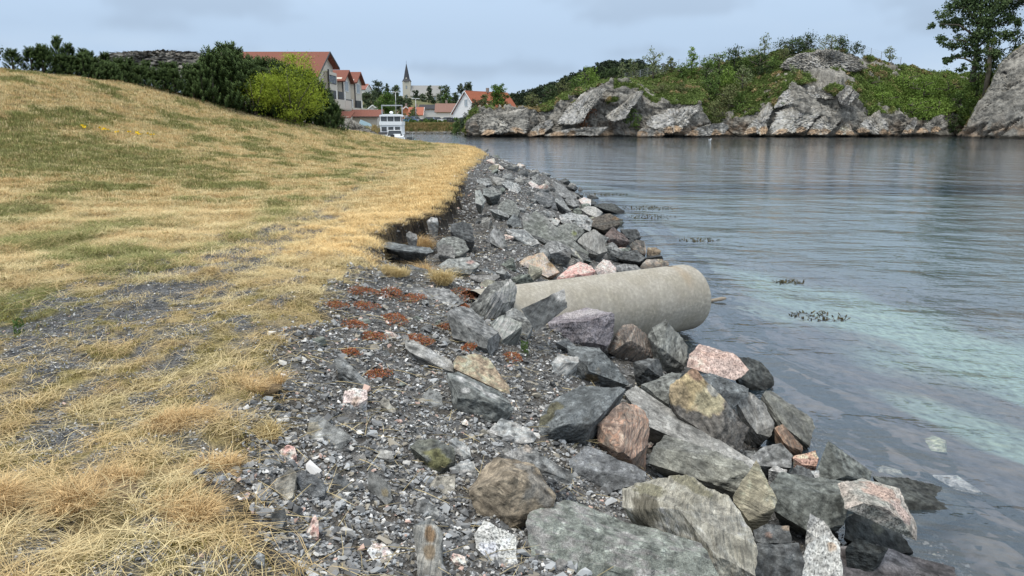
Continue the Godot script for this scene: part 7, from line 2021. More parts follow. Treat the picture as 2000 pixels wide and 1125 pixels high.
	key_rock("rock","small dark rock with a pinkish chip below ochre pointed slab","gneiss",Color(0.05,0.054,0.057),Color(0.085,0.09,0.094),V(1.591,0.481,-4.38),V(0.323,0.887,0.33),0.028,[V(-0.11,0.054,0.035),V(-0.002,0.069,-0.019),V(0.124,0.061,-0.017),V(0.115,0,0.068),V(-0.019,0,0.098),V(-0.109,0.016,0.095),V(-0.039,-0.017,-0.077),V(0.038,-0.002,-0.11),V(0.13,-0.008,-0.109),V(0.128,-0.058,-0.055),V(0.03,-0.061,-0.036),V(-0.036,-0.049,-0.039),V(-0.055,-0.291,-0.018),V(0.058,-0.36,-0.002)],[[V(0.116,0.049,-0.006),0.029,Color(0.333,0.271,0.216)],[V(-0.013,0.034,0.048),0.02,Color(0.331,0.245,0.214)]])
	key_rock("rock","dark pointed stone behind the small pale cube by the water","gneiss",Color(0.05,0.054,0.057),Color(0.085,0.09,0.094),V(2.321,0.189,-5.754),V(0.323,0.887,0.33),0.037,[V(-0.145,0.076,0.09),V(-0.034,0.109,-0.019),V(0.074,0.084,-0.014),V(0.111,0,0.076),V(-0.007,0.003,0.106),V(-0.052,0.005,-0.057),V(0.025,0.035,-0.125),V(0.105,0.016,-0.121),V(0.136,-0.05,-0.064),V(0.05,-0.049,-0.045),V(-0.072,-0.22,0.005),V(0.056,-0.297,-0.002)],[])
	key_rock("stone","small pale cube-shaped stone wedged beside the dark pointed rock","gneiss",Color(0.297,0.315,0.329),Color(0.225,0.239,0.248),V(2.398,0.191,-5.761),V(0.323,0.887,0.33),0.037,[V(-0.058,0.054,0.03),V(-0.017,0.061,-0.023),V(0.07,0.057,-0.022),V(0.061,0.022,0.037),V(-0.001,0,0.062),V(-0.054,0.025,0.057),V(-0.013,0.015,-0.042),V(0.015,0.023,-0.075),V(0.078,0.02,-0.074),V(0.074,-0.008,-0.037),V(0.034,-0.031,-0.032),V(-0.005,-0.013,-0.036),V(-0.029,-0.272,-0.005),V(0.03,-0.307,-0.001)],[])
	key_rock("stone","pure white stone chip behind the ochre pointed slab","gneiss",Color(0.612,0.62,0.629),Color(0.51,0.518,0.527),V(2.041,0.361,-5.538),V(0.323,0.887,0.33),0.036,[V(-0.078,0.03,0.043),V(-0.023,0.043,-0.001),V(0.081,0.013,0.006),V(0.066,0.004,0.049),V(-0.047,0,0.05),V(-0.025,-0.015,-0.048),V(0.014,-0.003,-0.075),V(0.089,-0.025,-0.07),V(0.081,-0.034,-0.043),V(-0.002,-0.037,-0.043),V(-0.039,-0.327,-0.003),V(0.033,-0.37,0)],[])
	key_rock("rock","grey angular rock alone on the gravel near the dry tufts","gneiss",Color(0.21,0.22,0.225),Color(0.15,0.157,0.16),V(-1.065,1.192,-4.167),V(0.472,0.817,0.33),0.026,[V(-0.109,0.069,0.054),V(-0.109,0.139,-0.033),V(-0.067,0.142,-0.065),V(0.058,0.098,-0.004),V(0.167,0.045,0.059),V(0.105,0,0.12),V(0.015,0.013,0.148),V(-0.06,0.038,0.132),V(-0.117,0.009,-0.088),V(-0.115,0.064,-0.143),V(-0.082,0.068,-0.162),V(0.008,0.033,-0.124),V(0.088,-0.009,-0.084),V(0.04,-0.046,-0.045),V(-0.033,-0.046,-0.045),V(-0.087,-0.024,-0.05),V(-0.054,-0.174,-0.016),V(0.029,-0.229,-0.045),V(0.007,-0.207,0.031)],[[V(-0.072,0.096,0.024),0.048,Color(0.255,0.243,0.208)]])
	key_rock("rock","dark rock with a yellow green lichen face on the gravel","gneiss",Color(0.1,0.105,0.09),Color(0.075,0.08,0.075),V(-0.447,1.035,-4.26),V(0.323,0.887,0.33),0.027,[V(-0.149,0.108,0.042),V(-0.111,0.111,-0.06),V(0.005,0.111,-0.06),V(0.087,0.094,-0.006),V(0.129,0.038,0.068),V(0.095,0.025,0.112),V(-0.014,0,0.158),V(-0.042,0.081,0.161),V(-0.126,0.034,-0.098),V(-0.095,0.042,-0.161),V(-0.01,0.042,-0.161),V(0.05,0.026,-0.127),V(0.081,-0.018,-0.08),V(0.055,-0.031,-0.053),V(-0.029,-0.063,-0.046),V(-0.052,-0.008,-0.058),V(-0.075,-0.201,-0.022),V(0.043,-0.276,-0.046),V(-0.007,-0.237,0.036)],[[V(0.006,0.058,0.096),0.075,Color(0.163,0.163,0.085)]])
	key_rock("stone","tan grey stone standing on edge just below the dry grass tufts","gneiss",Color(0.24,0.23,0.205),Color(0.17,0.165,0.15),V(-1.052,1.285,-3.352),V(0.323,0.887,0.33),0.022,[V(-0.053,0.079,0.036),V(0.01,0.126,-0.036),V(0.041,0.101,-0.03),V(0.037,0.01,0.051),V(0.008,0,0.073),V(-0.043,0.03,0.046),V(-0.061,0.039,-0.035),V(-0.012,0.077,-0.08),V(0.01,0.059,-0.077),V(0.006,-0.011,-0.024),V(-0.02,-0.026,-0.021),V(-0.053,0.003,-0.028),V(-0.026,-0.213,-0.002),V(0.019,-0.253,0.006)],[])
	key_rock("stone","blue grey stone with white flecks beside the tan grey edge stone","vein",Color(0.19,0.2,0.215),Color(0.14,0.15,0.16),V(-0.965,1.253,-3.437),V(0.323,0.887,0.33),0.022,[V(-0.059,0.096,0.036),V(-0.049,0.104,-0.027),V(0.018,0.084,-0.023),V(0.083,0.042,0.017),V(0.08,0.021,0.052),V(-0.017,0,0.077),V(-0.056,0.021,0.052),V(-0.065,0.046,-0.043),V(-0.056,0.056,-0.082),V(-0.006,0.041,-0.079),V(0.04,0.008,-0.053),V(0.037,-0.009,-0.031),V(-0.039,-0.031,-0.026),V(-0.063,-0.009,-0.031),V(-0.029,-0.229,-0.004),V(0.041,-0.277,-0.013),V(-0.028,-0.229,0.004)],[])
	key_rock("stone","bluish black stone with white speckles on the lower gravel","gneiss",Color(0.05,0.054,0.057),Color(0.085,0.09,0.094),V(-0.844,1.179,-3.588),V(0.323,0.887,0.33),0.023,[V(-0.051,0.091,0.025),V(-0.03,0.085,-0.024),V(0.042,0.042,-0.005),V(0.056,0.018,0.041),V(0.024,0,0.045),V(-0.041,0.034,0.038),V(-0.051,0.05,-0.034),V(-0.034,0.048,-0.064),V(0.018,0.016,-0.051),V(0.027,-0.004,-0.022),V(0.004,-0.017,-0.02),V(-0.043,0.008,-0.025),V(-0.026,-0.214,-0.004),V(0.028,-0.246,0.004)],[[V(0.031,0.031,0.021),0.015,Color(0.351,0.359,0.359)]])
	key_rock("stone","dark wedge stone with a tan streak on the lower gravel","schist",Color(0.085,0.088,0.088),Color(0.16,0.165,0.165),V(-0.669,1.111,-3.657),V(0.667,0.667,0.33),0.023,[V(-0.071,0.134,-0.019),V(-0.043,0.132,-0.029),V(0.054,0.062,0.017),V(0.07,0.006,0.059),V(0.046,0,0.081),V(-0.056,0.06,0.048),V(-0.065,0.081,-0.076),V(-0.044,0.079,-0.082),V(0.027,0.027,-0.053),V(0.037,-0.016,-0.025),V(0.017,-0.028,-0.022),V(-0.055,0.023,-0.033),V(-0.035,-0.204,-0.031),V(0.035,-0.244,0.008)],[[V(0.029,0.043,0.037),0.024,Color(0.238,0.207,0.145)]])
	key_rock("stone","grey brown square stone beside the brown-faced boulder","gneiss",Color(0.24,0.23,0.205),Color(0.17,0.165,0.15),V(-0.381,1.008,-3.944),V(0.323,0.887,0.33),0.025,[V(-0.077,0.048,0.045),V(-0.03,0.073,-0.021),V(0.071,0.07,-0.041),V(0.059,0.008,0.054),V(0.037,0,0.076),V(-0.059,0.019,0.052),V(-0.064,0.005,-0.039),V(-0.029,0.027,-0.081),V(0.045,0.026,-0.093),V(0.035,-0.024,-0.033),V(0.018,-0.037,-0.03),V(-0.051,-0.016,-0.034),V(-0.038,-0.201,0),V(0.029,-0.243,0.004)],[])
	key_rock("boulder","tall narrow slab with a rust streak at the picture bottom","schist",Color(0.22,0.215,0.2),Color(0.12,0.125,0.125),V(-0.356,1.059,-3.081),V(0.93,0.164,0.33),0.02,[V(-0.072,0.219,0.006),V(-0.005,0.222,-0.046),V(0.029,0.198,-0.04),V(0.071,0.017,0.05),V(0.066,0,0.105),V(-0.031,0.023,0.141),V(-0.059,0.145,0.073),V(-0.066,0.127,-0.094),V(-0.016,0.133,-0.126),V(0.009,0.115,-0.122),V(0.04,-0.023,-0.062),V(0.036,-0.041,-0.027),V(-0.04,-0.041,-0.027),V(-0.058,0.068,-0.051),V(-0.036,-0.197,-0.031),V(0.036,-0.24,-0.009),V(-0.029,-0.194,0.002)],[[V(-0.011,0.173,-0.002),0.032,Color(0.277,0.191,0.121)],[V(-0.002,0.121,0.051),0.032,Color(0.246,0.199,0.145)]])
	key_rock("boulder","grey and whitish angular rock beside the sea green slab","granite",Color(0.238,0.234,0.216),Color(0.187,0.184,0.173),V(-0.079,0.939,-3.428),V(0.323,0.887,0.33),0.022,[V(-0.1,0.098,0.064),V(-0.053,0.115,-0.094),V(0.079,0.061,-0.082),V(0.107,0.02,0.009),V(0.079,0,0.136),V(-0.025,0.042,0.158),V(-0.087,0.096,0.136),V(-0.078,0.019,-0.058),V(-0.042,0.042,-0.155),V(0.055,0.002,-0.147),V(0.077,-0.034,-0.09),V(0.056,-0.059,-0.011),V(-0.023,-0.04,-0.015),V(-0.069,0.005,-0.024),V(-0.05,-0.185,-0.007),V(0.054,-0.257,-0.034),V(-0.043,-0.183,0.029)],[[V(-0.027,0.071,0.094),0.061,Color(0.381,0.381,0.397)]])
	key_rock("stone","salmon and white blocky stone on the gravel at the bottom","granite",Color(0.388,0.307,0.28),Color(0.296,0.231,0.215),V(-0.568,1.164,-3.034),V(0.323,0.887,0.33),0.02,[V(-0.055,0.039,0.033),V(-0.039,0.047,-0.01),V(0.015,0.045,-0.02),V(0.057,0.01,0.019),V(0.046,0.002,0.041),V(-0.024,0,0.062),V(-0.052,-0.001,-0.03),V(-0.039,0.008,-0.056),V(0.001,0.007,-0.062),V(0.031,-0.021,-0.038),V(0.023,-0.028,-0.024),V(-0.032,-0.038,-0.022),V(-0.028,-0.23,-0.001),V(0.029,-0.269,-0.008)],[])
	key_rock("stone","bright pink angular stone beside the dry grass tuft","granite",Color(0.382,0.229,0.198),Color(0.292,0.182,0.16),V(-1.172,1.268,-3.802),V(0.323,0.887,0.33),0.024,[V(-0.047,0.045,0.027),V(-0.014,0.062,-0.018),V(0.026,0.051,-0.016),V(0.047,0.029,0.03),V(0.018,0,0.047),V(-0.03,0.007,0.035),V(-0.05,0.019,-0.027),V(-0.024,0.033,-0.055),V(0.005,0.025,-0.053),V(0.018,0.007,-0.025),V(-0.005,-0.017,-0.019),V(-0.038,-0.009,-0.021),V(-0.024,-0.205,-0.001),V(0.023,-0.244,0.001)],[])
	key_rock("stone","reddish pink elongated stone standing on the lower gravel","granite",Color(0.382,0.229,0.198),Color(0.292,0.182,0.16),V(-0.853,1.253,-3.03),V(0.323,0.887,0.33),0.02,[V(-0.024,0.033,0.031),V(0.003,0.094,-0.023),V(0.022,0.068,-0.007),V(0.027,0.029,0.032),V(-0.005,0,0.038),V(-0.022,0.011,0.036),V(-0.032,0.006,-0.023),V(-0.011,0.053,-0.058),V(0.003,0.033,-0.048),V(0.005,0.003,-0.023),V(-0.018,-0.018,-0.018),V(-0.03,-0.01,-0.02),V(-0.012,-0.233,0.001),V(0.013,-0.25,0.001)],[])
	key_rock("rock","pale pink and brown lumpy rock in the middle of the gravel","granite",Color(0.323,0.262,0.232),Color(0.247,0.203,0.188),V(-1.023,1.186,-4.814),V(0.323,0.887,0.33),0.03,[V(-0.072,0.027,0.076),V(-0.061,0.089,-0.019),V(-0.015,0.096,-0.041),V(0.067,0.082,-0.018),V(0.079,0.051,0.04),V(0.04,0.021,0.077),V(-0.037,0,0.082),V(-0.07,0.005,-0.015),V(-0.059,0.054,-0.075),V(-0.025,0.06,-0.088),V(0.034,0.049,-0.074),V(0.042,0.024,-0.038),V(0.012,0,-0.014),V(-0.044,-0.015,-0.011),V(-0.036,-0.227,0.015),V(0.033,-0.273,-0.032),V(-0.019,-0.237,0.017)],[[V(0.008,0.028,0.057),0.042,Color(0.285,0.222,0.183)]])
	key_rock("stone","grey angular stone beside the block with the whitish top","gneiss",Color(0.21,0.22,0.225),Color(0.15,0.157,0.16),V(-0.567,1.012,-5.239),V(0.323,0.887,0.33),0.033,[V(-0.086,0.064,0.03),V(-0.026,0.119,-0.034),V(0.036,0.092,-0.028),V(0.074,0.022,0.069),V(0.051,0,0.074),V(-0.048,0.037,0.066),V(-0.071,0.032,-0.052),V(-0.027,0.074,-0.092),V(0.018,0.054,-0.088),V(0.045,0,-0.027),V(0.028,-0.017,-0.023),V(-0.045,0.01,-0.029),V(-0.043,-0.195,-0.01),V(0.037,-0.242,0.01)],[])
	key_rock("stone","dark flat stone below the bright pink angular stone","gneiss",Color(0.05,0.054,0.057),Color(0.085,0.09,0.094),V(-1.208,1.297,-3.611),V(0.323,0.887,0.33),0.023,[V(-0.053,0.058,0.03),V(-0.033,0.062,-0.012),V(0.021,0.041,-0.007),V(0.057,0.032,0.035),V(0.039,0,0.042),V(-0.031,0.037,0.034),V(-0.059,0.025,-0.033),V(-0.043,0.03,-0.058),V(-0.003,0.014,-0.055),V(0.022,0.005,-0.028),V(0.008,-0.018,-0.023),V(-0.043,0.009,-0.029),V(-0.026,-0.196,-0.002),V(0.029,-0.245,0.001)],[])
	key_rock("stone","black upright flake of rock near the bottom grass edge","gneiss",Color(0.05,0.054,0.057),Color(0.085,0.09,0.094),V(-0.976,1.322,-2.969),V(0.323,0.887,0.33),0.019,[V(-0.028,0.022,0.037),V(-0.022,0.072,-0.015),V(0.014,0.081,-0.017),V(0.034,0.06,0.008),V(0.021,0.026,0.036),V(-0.019,0,0.042),V(-0.034,0.005,-0.011),V(-0.029,0.044,-0.044),V(-0.002,0.05,-0.045),V(0.011,0.034,-0.03),V(0.002,0.008,-0.012),V(-0.028,-0.012,-0.007),V(-0.014,-0.235,0.006),V(0.017,-0.269,-0.009)],[])
	key_rock("rock","long thin grey slab half buried in the upper gravel","gneiss",Color(0.21,0.22,0.225),Color(0.15,0.157,0.16),V(-1.102,1.172,-5.18),V(0.323,0.887,0.33),0.032,[V(-0.137,0.217,0.044),V(-0.096,0.213,-0.006),V(-0.02,0.157,0.006),V(0.127,0.009,0.059),V(0.117,0,0.091),V(0.05,0.041,0.082),V(-0.04,0.114,0.067),V(-0.134,0.138,-0.106),V(-0.102,0.137,-0.137),V(-0.046,0.096,-0.128),V(0.062,-0.015,-0.091),V(0.054,-0.023,-0.071),V(0.004,0.007,-0.078),V(-0.062,0.061,-0.089),V(-0.069,-0.177,-0.019),V(0.063,-0.256,-0.012),V(-0.02,-0.206,-0.008)],[])
	key_rock("boulder","grey and white streaked block below the red stonecrop patches","schist",Color(0.22,0.22,0.215),Color(0.16,0.162,0.16),V(-0.688,0.997,-6.148),V(0.399,0.855,0.33),0.028,[V(-0.197,0.22,0.024),V(-0.13,0.204,-0.075),V(0.05,0.113,-0.055),V(0.201,0.066,0.037),V(0.193,0,0.174),V(0.091,0.061,0.191),V(-0.05,0.143,0.163),V(-0.157,0.18,0.135),V(-0.17,0.131,-0.169),V(-0.118,0.123,-0.229),V(0.016,0.056,-0.214),V(0.126,0.018,-0.157),V(0.119,-0.037,-0.071),V(0.041,0.001,-0.079),V(-0.064,0.065,-0.093),V(-0.143,0.097,-0.1),V(-0.099,-0.123,-0.05),V(0.101,-0.241,-0.043),V(-0.025,-0.165,0.02)],[[V(0.025,0.099,0.053),0.087,Color(0.402,0.41,0.418)],[V(0.137,0.057,0.125),0.061,Color(0.382,0.39,0.398)]])
	key_rock("stone","cream white cube stone beside its paler twin on the gravel","vein",Color(0.367,0.359,0.351),Color(0.289,0.289,0.285),V(-0.844,1.151,-3.995),V(0.323,0.887,0.33),0.026,[V(-0.036,0.023,0.022),V(-0.028,0.042,-0.002),V(0.018,0.04,-0.012),V(0.039,0.029,0.021),V(0.032,0,0.027),V(-0.024,0.002,0.027),V(-0.035,0.004,-0.021),V(-0.029,0.019,-0.037),V(0.005,0.018,-0.043),V(0.02,0.008,-0.022),V(0.014,-0.013,-0.017),V(-0.026,-0.011,-0.018),V(-0.018,-0.216,0),V(0.02,-0.239,-0.001)],[])
	key_rock("stone","cream grey stone just below the cream white cube","gneiss",Color(0.297,0.315,0.329),Color(0.225,0.239,0.248),V(-0.771,1.134,-3.956),V(0.323,0.887,0.33),0.025,[V(-0.031,0.037,0.018),V(-0.017,0.046,-0.004),V(0.023,0.024,-0.009),V(0.04,0.014,0.023),V(0.01,0,0.026),V(-0.025,0.012,0.024),V(-0.03,0.015,-0.022),V(-0.019,0.022,-0.036),V(0.01,0.007,-0.038),V(0.021,-0.002,-0.018),V(0,-0.012,-0.016),V(-0.026,-0.004,-0.018),V(-0.016,-0.222,-0.002),V(0.02,-0.244,0.001)],[])
	key_rock("stone","grey layered stone in the middle of lower gravel slope","schist",Color(0.22,0.22,0.215),Color(0.16,0.162,0.16),V(-0.718,1.108,-4.09),V(0.323,0.887,0.33),0.026,[V(-0.052,0.048,0.033),V(-0.034,0.069,-0.013),V(0.025,0.056,-0.02),V(0.055,0.036,0.035),V(0.033,0,0.043),V(-0.028,0.012,0.041),V(-0.048,0.018,-0.029),V(-0.034,0.036,-0.057),V(0.009,0.027,-0.061),V(0.03,0.009,-0.027),V(0.014,-0.017,-0.021),V(-0.03,-0.008,-0.023),V(-0.026,-0.212,0),V(0.028,-0.245,0.001)],[])
	key_rock("stone","tan edged flat stone leaning in the gravel near pale pink rock","gneiss",Color(0.24,0.23,0.205),Color(0.17,0.165,0.15),V(-0.829,1.091,-4.882),V(0.323,0.887,0.33),0.031,[V(-0.049,0.087,0.028),V(-0.027,0.108,-0.018),V(0.023,0.059,-0.007),V(0.065,0,0.047),V(0.022,0.017,0.043),V(-0.035,0.052,0.035),V(-0.047,0.054,-0.038),V(-0.03,0.071,-0.066),V(0.007,0.035,-0.058),V(0.037,-0.01,-0.024),V(0.006,0.002,-0.027),V(-0.036,0.028,-0.032),V(-0.025,-0.201,-0.004),V(0.033,-0.235,0.006)],[])
	key_rock("stone","small dark stone at the very bottom left of the gravel","gneiss",Color(0.21,0.22,0.225),Color(0.15,0.157,0.16),V(-0.957,1.352,-2.658),V(0.323,0.887,0.33),0.018,[V(-0.021,0.036,0.018),V(-0.01,0.044,-0.015),V(0.015,0.031,-0.012),V(0.02,0.004,0.024),V(-0.004,0,0.025),V(-0.023,0.019,-0.006),V(-0.014,0.027,-0.026),V(0.004,0.018,-0.025),V(0.007,-0.004,-0.001),V(-0.011,-0.007,-0.001),V(-0.01,-0.228,0.002),V(0.01,-0.246,0.005)],[])
	key_rock("stone","dark grey stone lying above the salmon and white stone","gneiss",Color(0.105,0.11,0.112),Color(0.17,0.175,0.18),V(-0.425,1.052,-3.553),V(0.323,0.887,0.33),0.023,[V(-0.055,0.063,0.039),V(-0.034,0.086,-0.017),V(0.03,0.065,-0.023),V(0.061,0.021,0.028),V(0.026,0,0.053),V(-0.028,0.021,0.048),V(-0.047,0.025,-0.026),V(-0.031,0.045,-0.061),V(0.016,0.03,-0.064),V(0.038,-0.004,-0.032),V(0.011,-0.021,-0.016),V(-0.028,-0.006,-0.019),V(-0.027,-0.215,0.002),V(0.031,-0.253,-0.004)],[])
	key_rock("stone","pink stone beside the tall slab with the rust streak","granite",Color(0.382,0.229,0.198),Color(0.292,0.182,0.16),V(-0.243,1.034,-3.156),V(0.323,0.887,0.33),0.021,[V(-0.031,0.047,0.022),V(-0.015,0.051,-0.02),V(0.029,0.035,-0.016),V(0.036,0.024,0.027),V(0.003,0,0.032),V(-0.022,0.014,0.029),V(-0.026,0.021,-0.015),V(-0.013,0.026,-0.041),V(0.019,0.014,-0.038),V(0.024,0.004,-0.011),V(-0.001,-0.014,-0.008),V(-0.019,-0.003,-0.01),V(-0.016,-0.228,0.001),V(0.018,-0.25,0.003)],[])
	key_rock("rock","grey white mottled rock below the lichen covered dark rock","gneiss",Color(0.297,0.315,0.329),Color(0.225,0.239,0.248),V(-0.293,0.987,-4.215),V(0.323,0.887,0.33),0.027,[V(-0.073,0.049,0.057),V(-0.016,0.051,-0.025),V(0.073,0.057,-0.026),V(0.088,0.022,0.043),V(-0.011,0,0.068),V(-0.061,0.018,0.064),V(-0.06,0.004,-0.036),V(-0.017,0.01,-0.086),V(0.048,0.015,-0.087),V(0.059,-0.015,-0.044),V(-0.014,-0.032,-0.028),V(-0.051,-0.018,-0.031),V(-0.037,-0.221,0.004),V(0.044,-0.272,-0.004)],[])
	key_rock("rock","pale mottled rock beside the lichen covered dark rock","gneiss",Color(0.297,0.315,0.329),Color(0.225,0.239,0.248),V(-0.316,0.976,-4.451),V(0.323,0.887,0.33),0.028,[V(-0.07,0.116,0.037),V(-0.03,0.11,-0.043),V(0.059,0.046,-0.009),V(0.068,0.026,0.057),V(-0.004,0,0.062),V(-0.024,0.058,0.05),V(-0.057,0.068,-0.04),V(-0.026,0.067,-0.089),V(0.038,0.02,-0.066),V(0.045,0.002,-0.026),V(-0.008,-0.017,-0.022),V(-0.023,0.025,-0.031),V(-0.035,-0.216,-0.003),V(0.034,-0.258,0.007)],[])
	key_rock("boulder","salmon red granite boulder touching the far side of the pipe","granite",Color(0.401,0.23,0.201),Color(0.322,0.185,0.163),V(1.001,0.556,-11.938),V(0.323,0.887,0.33),0.054,[V(-0.31,0.07,0.23),V(-0.19,0.16,0.08),V(-0.1,0.21,-0.06),V(0.07,0.27,-0.12),V(0.25,0.21,-0.06),V(0.32,0.15,0.05),V(0.19,0.07,0.2),V(-0.02,0.03,0.26),V(-0.23,0,0.28),V(0.01,0.16,0.31),V(-0.2,0.02,-0.16),V(-0.11,0.08,-0.25),V(-0.05,0.13,-0.34),V(0.08,0.17,-0.38),V(0.21,0.13,-0.34),V(0.27,0.08,-0.27),V(0.17,0.01,-0.18),V(0.02,-0.02,-0.15),V(-0.14,-0.04,-0.15),V(0.05,0.07,-0.17),V(-0.15,-0.22,0.02),V(0.03,-0.32,-0.16),V(0.1,-0.37,0),V(0.01,-0.32,0.06)],[])
	key_rock("rock","pale pink speckled rock beside the salmon red granite boulder","granite",Color(0.323,0.262,0.232),Color(0.247,0.203,0.188),V(1.655,0.344,-13.483),V(0.323,0.887,0.33),0.061,[V(-0.21,0.11,0.13),V(-0.04,0.26,-0.05),V(0.09,0.23,-0.05),V(0.19,0.12,0.03),V(0.17,0.04,0.15),V(-0.03,0,0.16),V(-0.17,0.04,0.15),V(-0.13,0.07,-0.11),V(-0,0.18,-0.23),V(0.09,0.16,-0.22),V(0.16,0.08,-0.17),V(0.15,0.02,-0.1),V(0,-0.01,-0.09),V(-0.09,0.02,-0.1),V(-0.1,-0.18,0),V(0.09,-0.3,-0.05),V(-0.08,-0.19,0.01)],[])
	key_rock("boulder","cream and brown streaked boulder in front of the wedge-shaped grey boulder","stripe",Color(0.36,0.328,0.288),Color(0.264,0.24,0.208),V(0.479,0.616,-12.195),V(0.773,0.541,0.33),0.055,[V(-0.36,0.2,0.15),V(-0.23,0.28,-0.02),V(0.02,0.31,-0.13),V(0.13,0.2,0),V(0.28,0.04,0.16),V(0.23,0.03,0.24),V(0.12,0,0.28),V(-0.18,0.09,0.26),V(-0.25,0.12,-0.22),V(-0.16,0.18,-0.32),V(0.03,0.21,-0.39),V(0.11,0.13,-0.31),V(0.22,0,-0.21),V(0.19,-0.01,-0.16),V(0.1,-0.04,-0.15),V(-0.12,0.03,-0.17),V(-0.18,-0.09,-0.02),V(0.06,-0.23,-0.1),V(0.06,-0.24,0.04)],[[V(0.143,0.143,0.085),0.093,Color(0.236,0.197,0.127)]])
	key_rock("boulder","dark grey boulder with a cracked face above the cream boulder","gneiss",Color(0.105,0.11,0.112),Color(0.17,0.175,0.18),V(0.774,0.616,-13.405),V(0.323,0.887,0.33),0.06,[V(-0.27,0.21,0.09),V(-0.12,0.33,-0.14),V(0.06,0.31,-0.13),V(0.23,0.22,-0.01),V(0.25,0.07,0.17),V(-0.02,0,0.24),V(-0.16,0.12,0.27),V(0.02,0.18,0.28),V(-0.18,0.16,-0.18),V(-0.08,0.25,-0.33),V(0.06,0.24,-0.32),V(0.19,0.16,-0.25),V(0.2,0.05,-0.13),V(0.01,-0,-0.09),V(-0.1,0.08,-0.11),V(0.04,0.12,-0.11),V(-0.13,-0.15,-0.03),V(0.12,-0.31,-0.09),V(-0.08,-0.19,0.05)],[])
	key_rock("boulder","long green grey slab with white streaks lying diagonally down the bank","vein",Color(0.203,0.218,0.203),Color(0.224,0.233,0.233),V(0.721,0.44,-14.861),V(0.581,0.744,0.33),0.065,[V(-0.52,0.63,0.2),V(-0.45,0.78,-0.04),V(-0.31,0.85,-0.16),V(-0.17,0.79,-0.14),V(-0.03,0.66,-0.06),V(0.38,0.34,0.26),V(0.73,0.08,0.47),V(0.71,0,0.54),V(0.35,0.22,0.49),V(0.02,0.38,0.4),V(-0.28,0.4,0.45),V(-0.45,0.51,0.38),V(-0.35,0.49,-0.48),V(-0.3,0.61,-0.63),V(-0.2,0.66,-0.7),V(-0.09,0.62,-0.69),V(0.01,0.52,-0.64),V(0.32,0.27,-0.43),V(0.59,0.07,-0.3),V(0.58,0.01,-0.26),V(0.3,0.17,-0.29),V(0.05,0.3,-0.35),V(-0.17,0.31,-0.32),V(-0.31,0.4,-0.37),V(-0.26,-0.08,-0.09),V(-0.08,-0.08,-0.27),V(0.37,-0.24,0.04),V(0.01,-0.08,0.01)],[])
	key_rock("stone","thin white and tan wedge stone at the foot of the long slab","gneiss",Color(0.48,0.45,0.38),Color(0.4,0.35,0.25),V(1.121,0.631,-13.195),V(0.323,0.887,0.33),0.08,[V(-0.12,0.23,0),V(-0.06,0.21,-0.02),V(0.04,0.1,0.03),V(0.1,0,0.08),V(0.05,0,0.08),V(-0.02,0.11,0.08),V(-0.08,0.17,-0.12),V(-0.03,0.16,-0.13),V(0.04,0.08,-0.1),V(0.09,0.01,-0.07),V(0.05,0.01,-0.06),V(-0,0.08,-0.08)],[])
	key_rock("boulder","grey upright rock with a fan-like face nearest the long streaked slab","schist",Color(0.22,0.22,0.215),Color(0.16,0.162,0.16),V(1.601,0.374,-15.501),V(-0.817,0.472,0.33),0.069,[V(-0.29,0.28,0.11),V(-0.14,0.41,-0.02),V(0.08,0.49,-0.09),V(0.24,0.36,-0.01),V(0.33,0.05,0.16),V(0.1,0,0.27),V(-0.09,0.07,0.26),V(-0.23,0.21,0.23),V(-0.18,0.22,-0.23),V(-0.07,0.31,-0.31),V(0.09,0.37,-0.35),V(0.21,0.28,-0.3),V(0.27,0.05,-0.19),V(0.11,0.01,-0.12),V(-0.03,0.06,-0.13),V(-0.13,0.16,-0.15),V(-0.15,-0.11,-0.04),V(0.12,-0.28,-0.1),V(-0.04,-0.18,0.03)],[])
	key_rock("boulder","olive green upright slab with a lichen streak behind the long slab","gneiss",Color(0.163,0.172,0.166),Color(0.117,0.123,0.12),V(1.267,0.514,-16.354),V(0.323,0.887,0.33),0.073,[V(-0.34,0.29,0.09),V(-0.16,0.36,-0.03),V(0.09,0.38,-0.03),V(0.27,0.19,0.06),V(0.18,0.1,0.18),V(0.05,0,0.26),V(-0.1,0.11,0.25),V(-0.22,0.22,-0.24),V(-0.09,0.28,-0.31),V(0.09,0.28,-0.31),V(0.22,0.14,-0.25),V(0.16,0.08,-0.18),V(0.07,0,-0.13),V(-0.04,0.09,-0.15),V(-0.17,-0.11,-0.05),V(0.13,-0.3,-0.06),V(-0.05,-0.19,0.03)],[[V(0.045,0.15,0.164),0.062,Color(0.213,0.237,0.12)]])
	key_rock("boulder","dark reddish brown boulder standing at the waterline beyond the pipe","gneiss",Color(0.11,0.085,0.08),Color(0.085,0.075,0.075),V(2.445,0.172,-18.014),V(0.323,0.887,0.33),0.081,[V(-0.3,0.2,0.1),V(-0.07,0.4,-0.1),V(0.23,0.19,-0.05),V(0.31,0.06,0.11),V(0.09,0,0.24),V(-0.22,0.09,0.22),V(-0.03,0.16,0.27),V(-0.18,0.14,-0.23),V(-0.01,0.28,-0.36),V(0.21,0.14,-0.33),V(0.27,0.04,-0.23),V(0.11,-0.01,-0.14),V(-0.11,0.06,-0.16),V(0.03,0.1,-0.16),V(-0.15,-0.11,-0.05),V(0.15,-0.3,-0.04),V(-0.02,-0.2,0.04)],[])
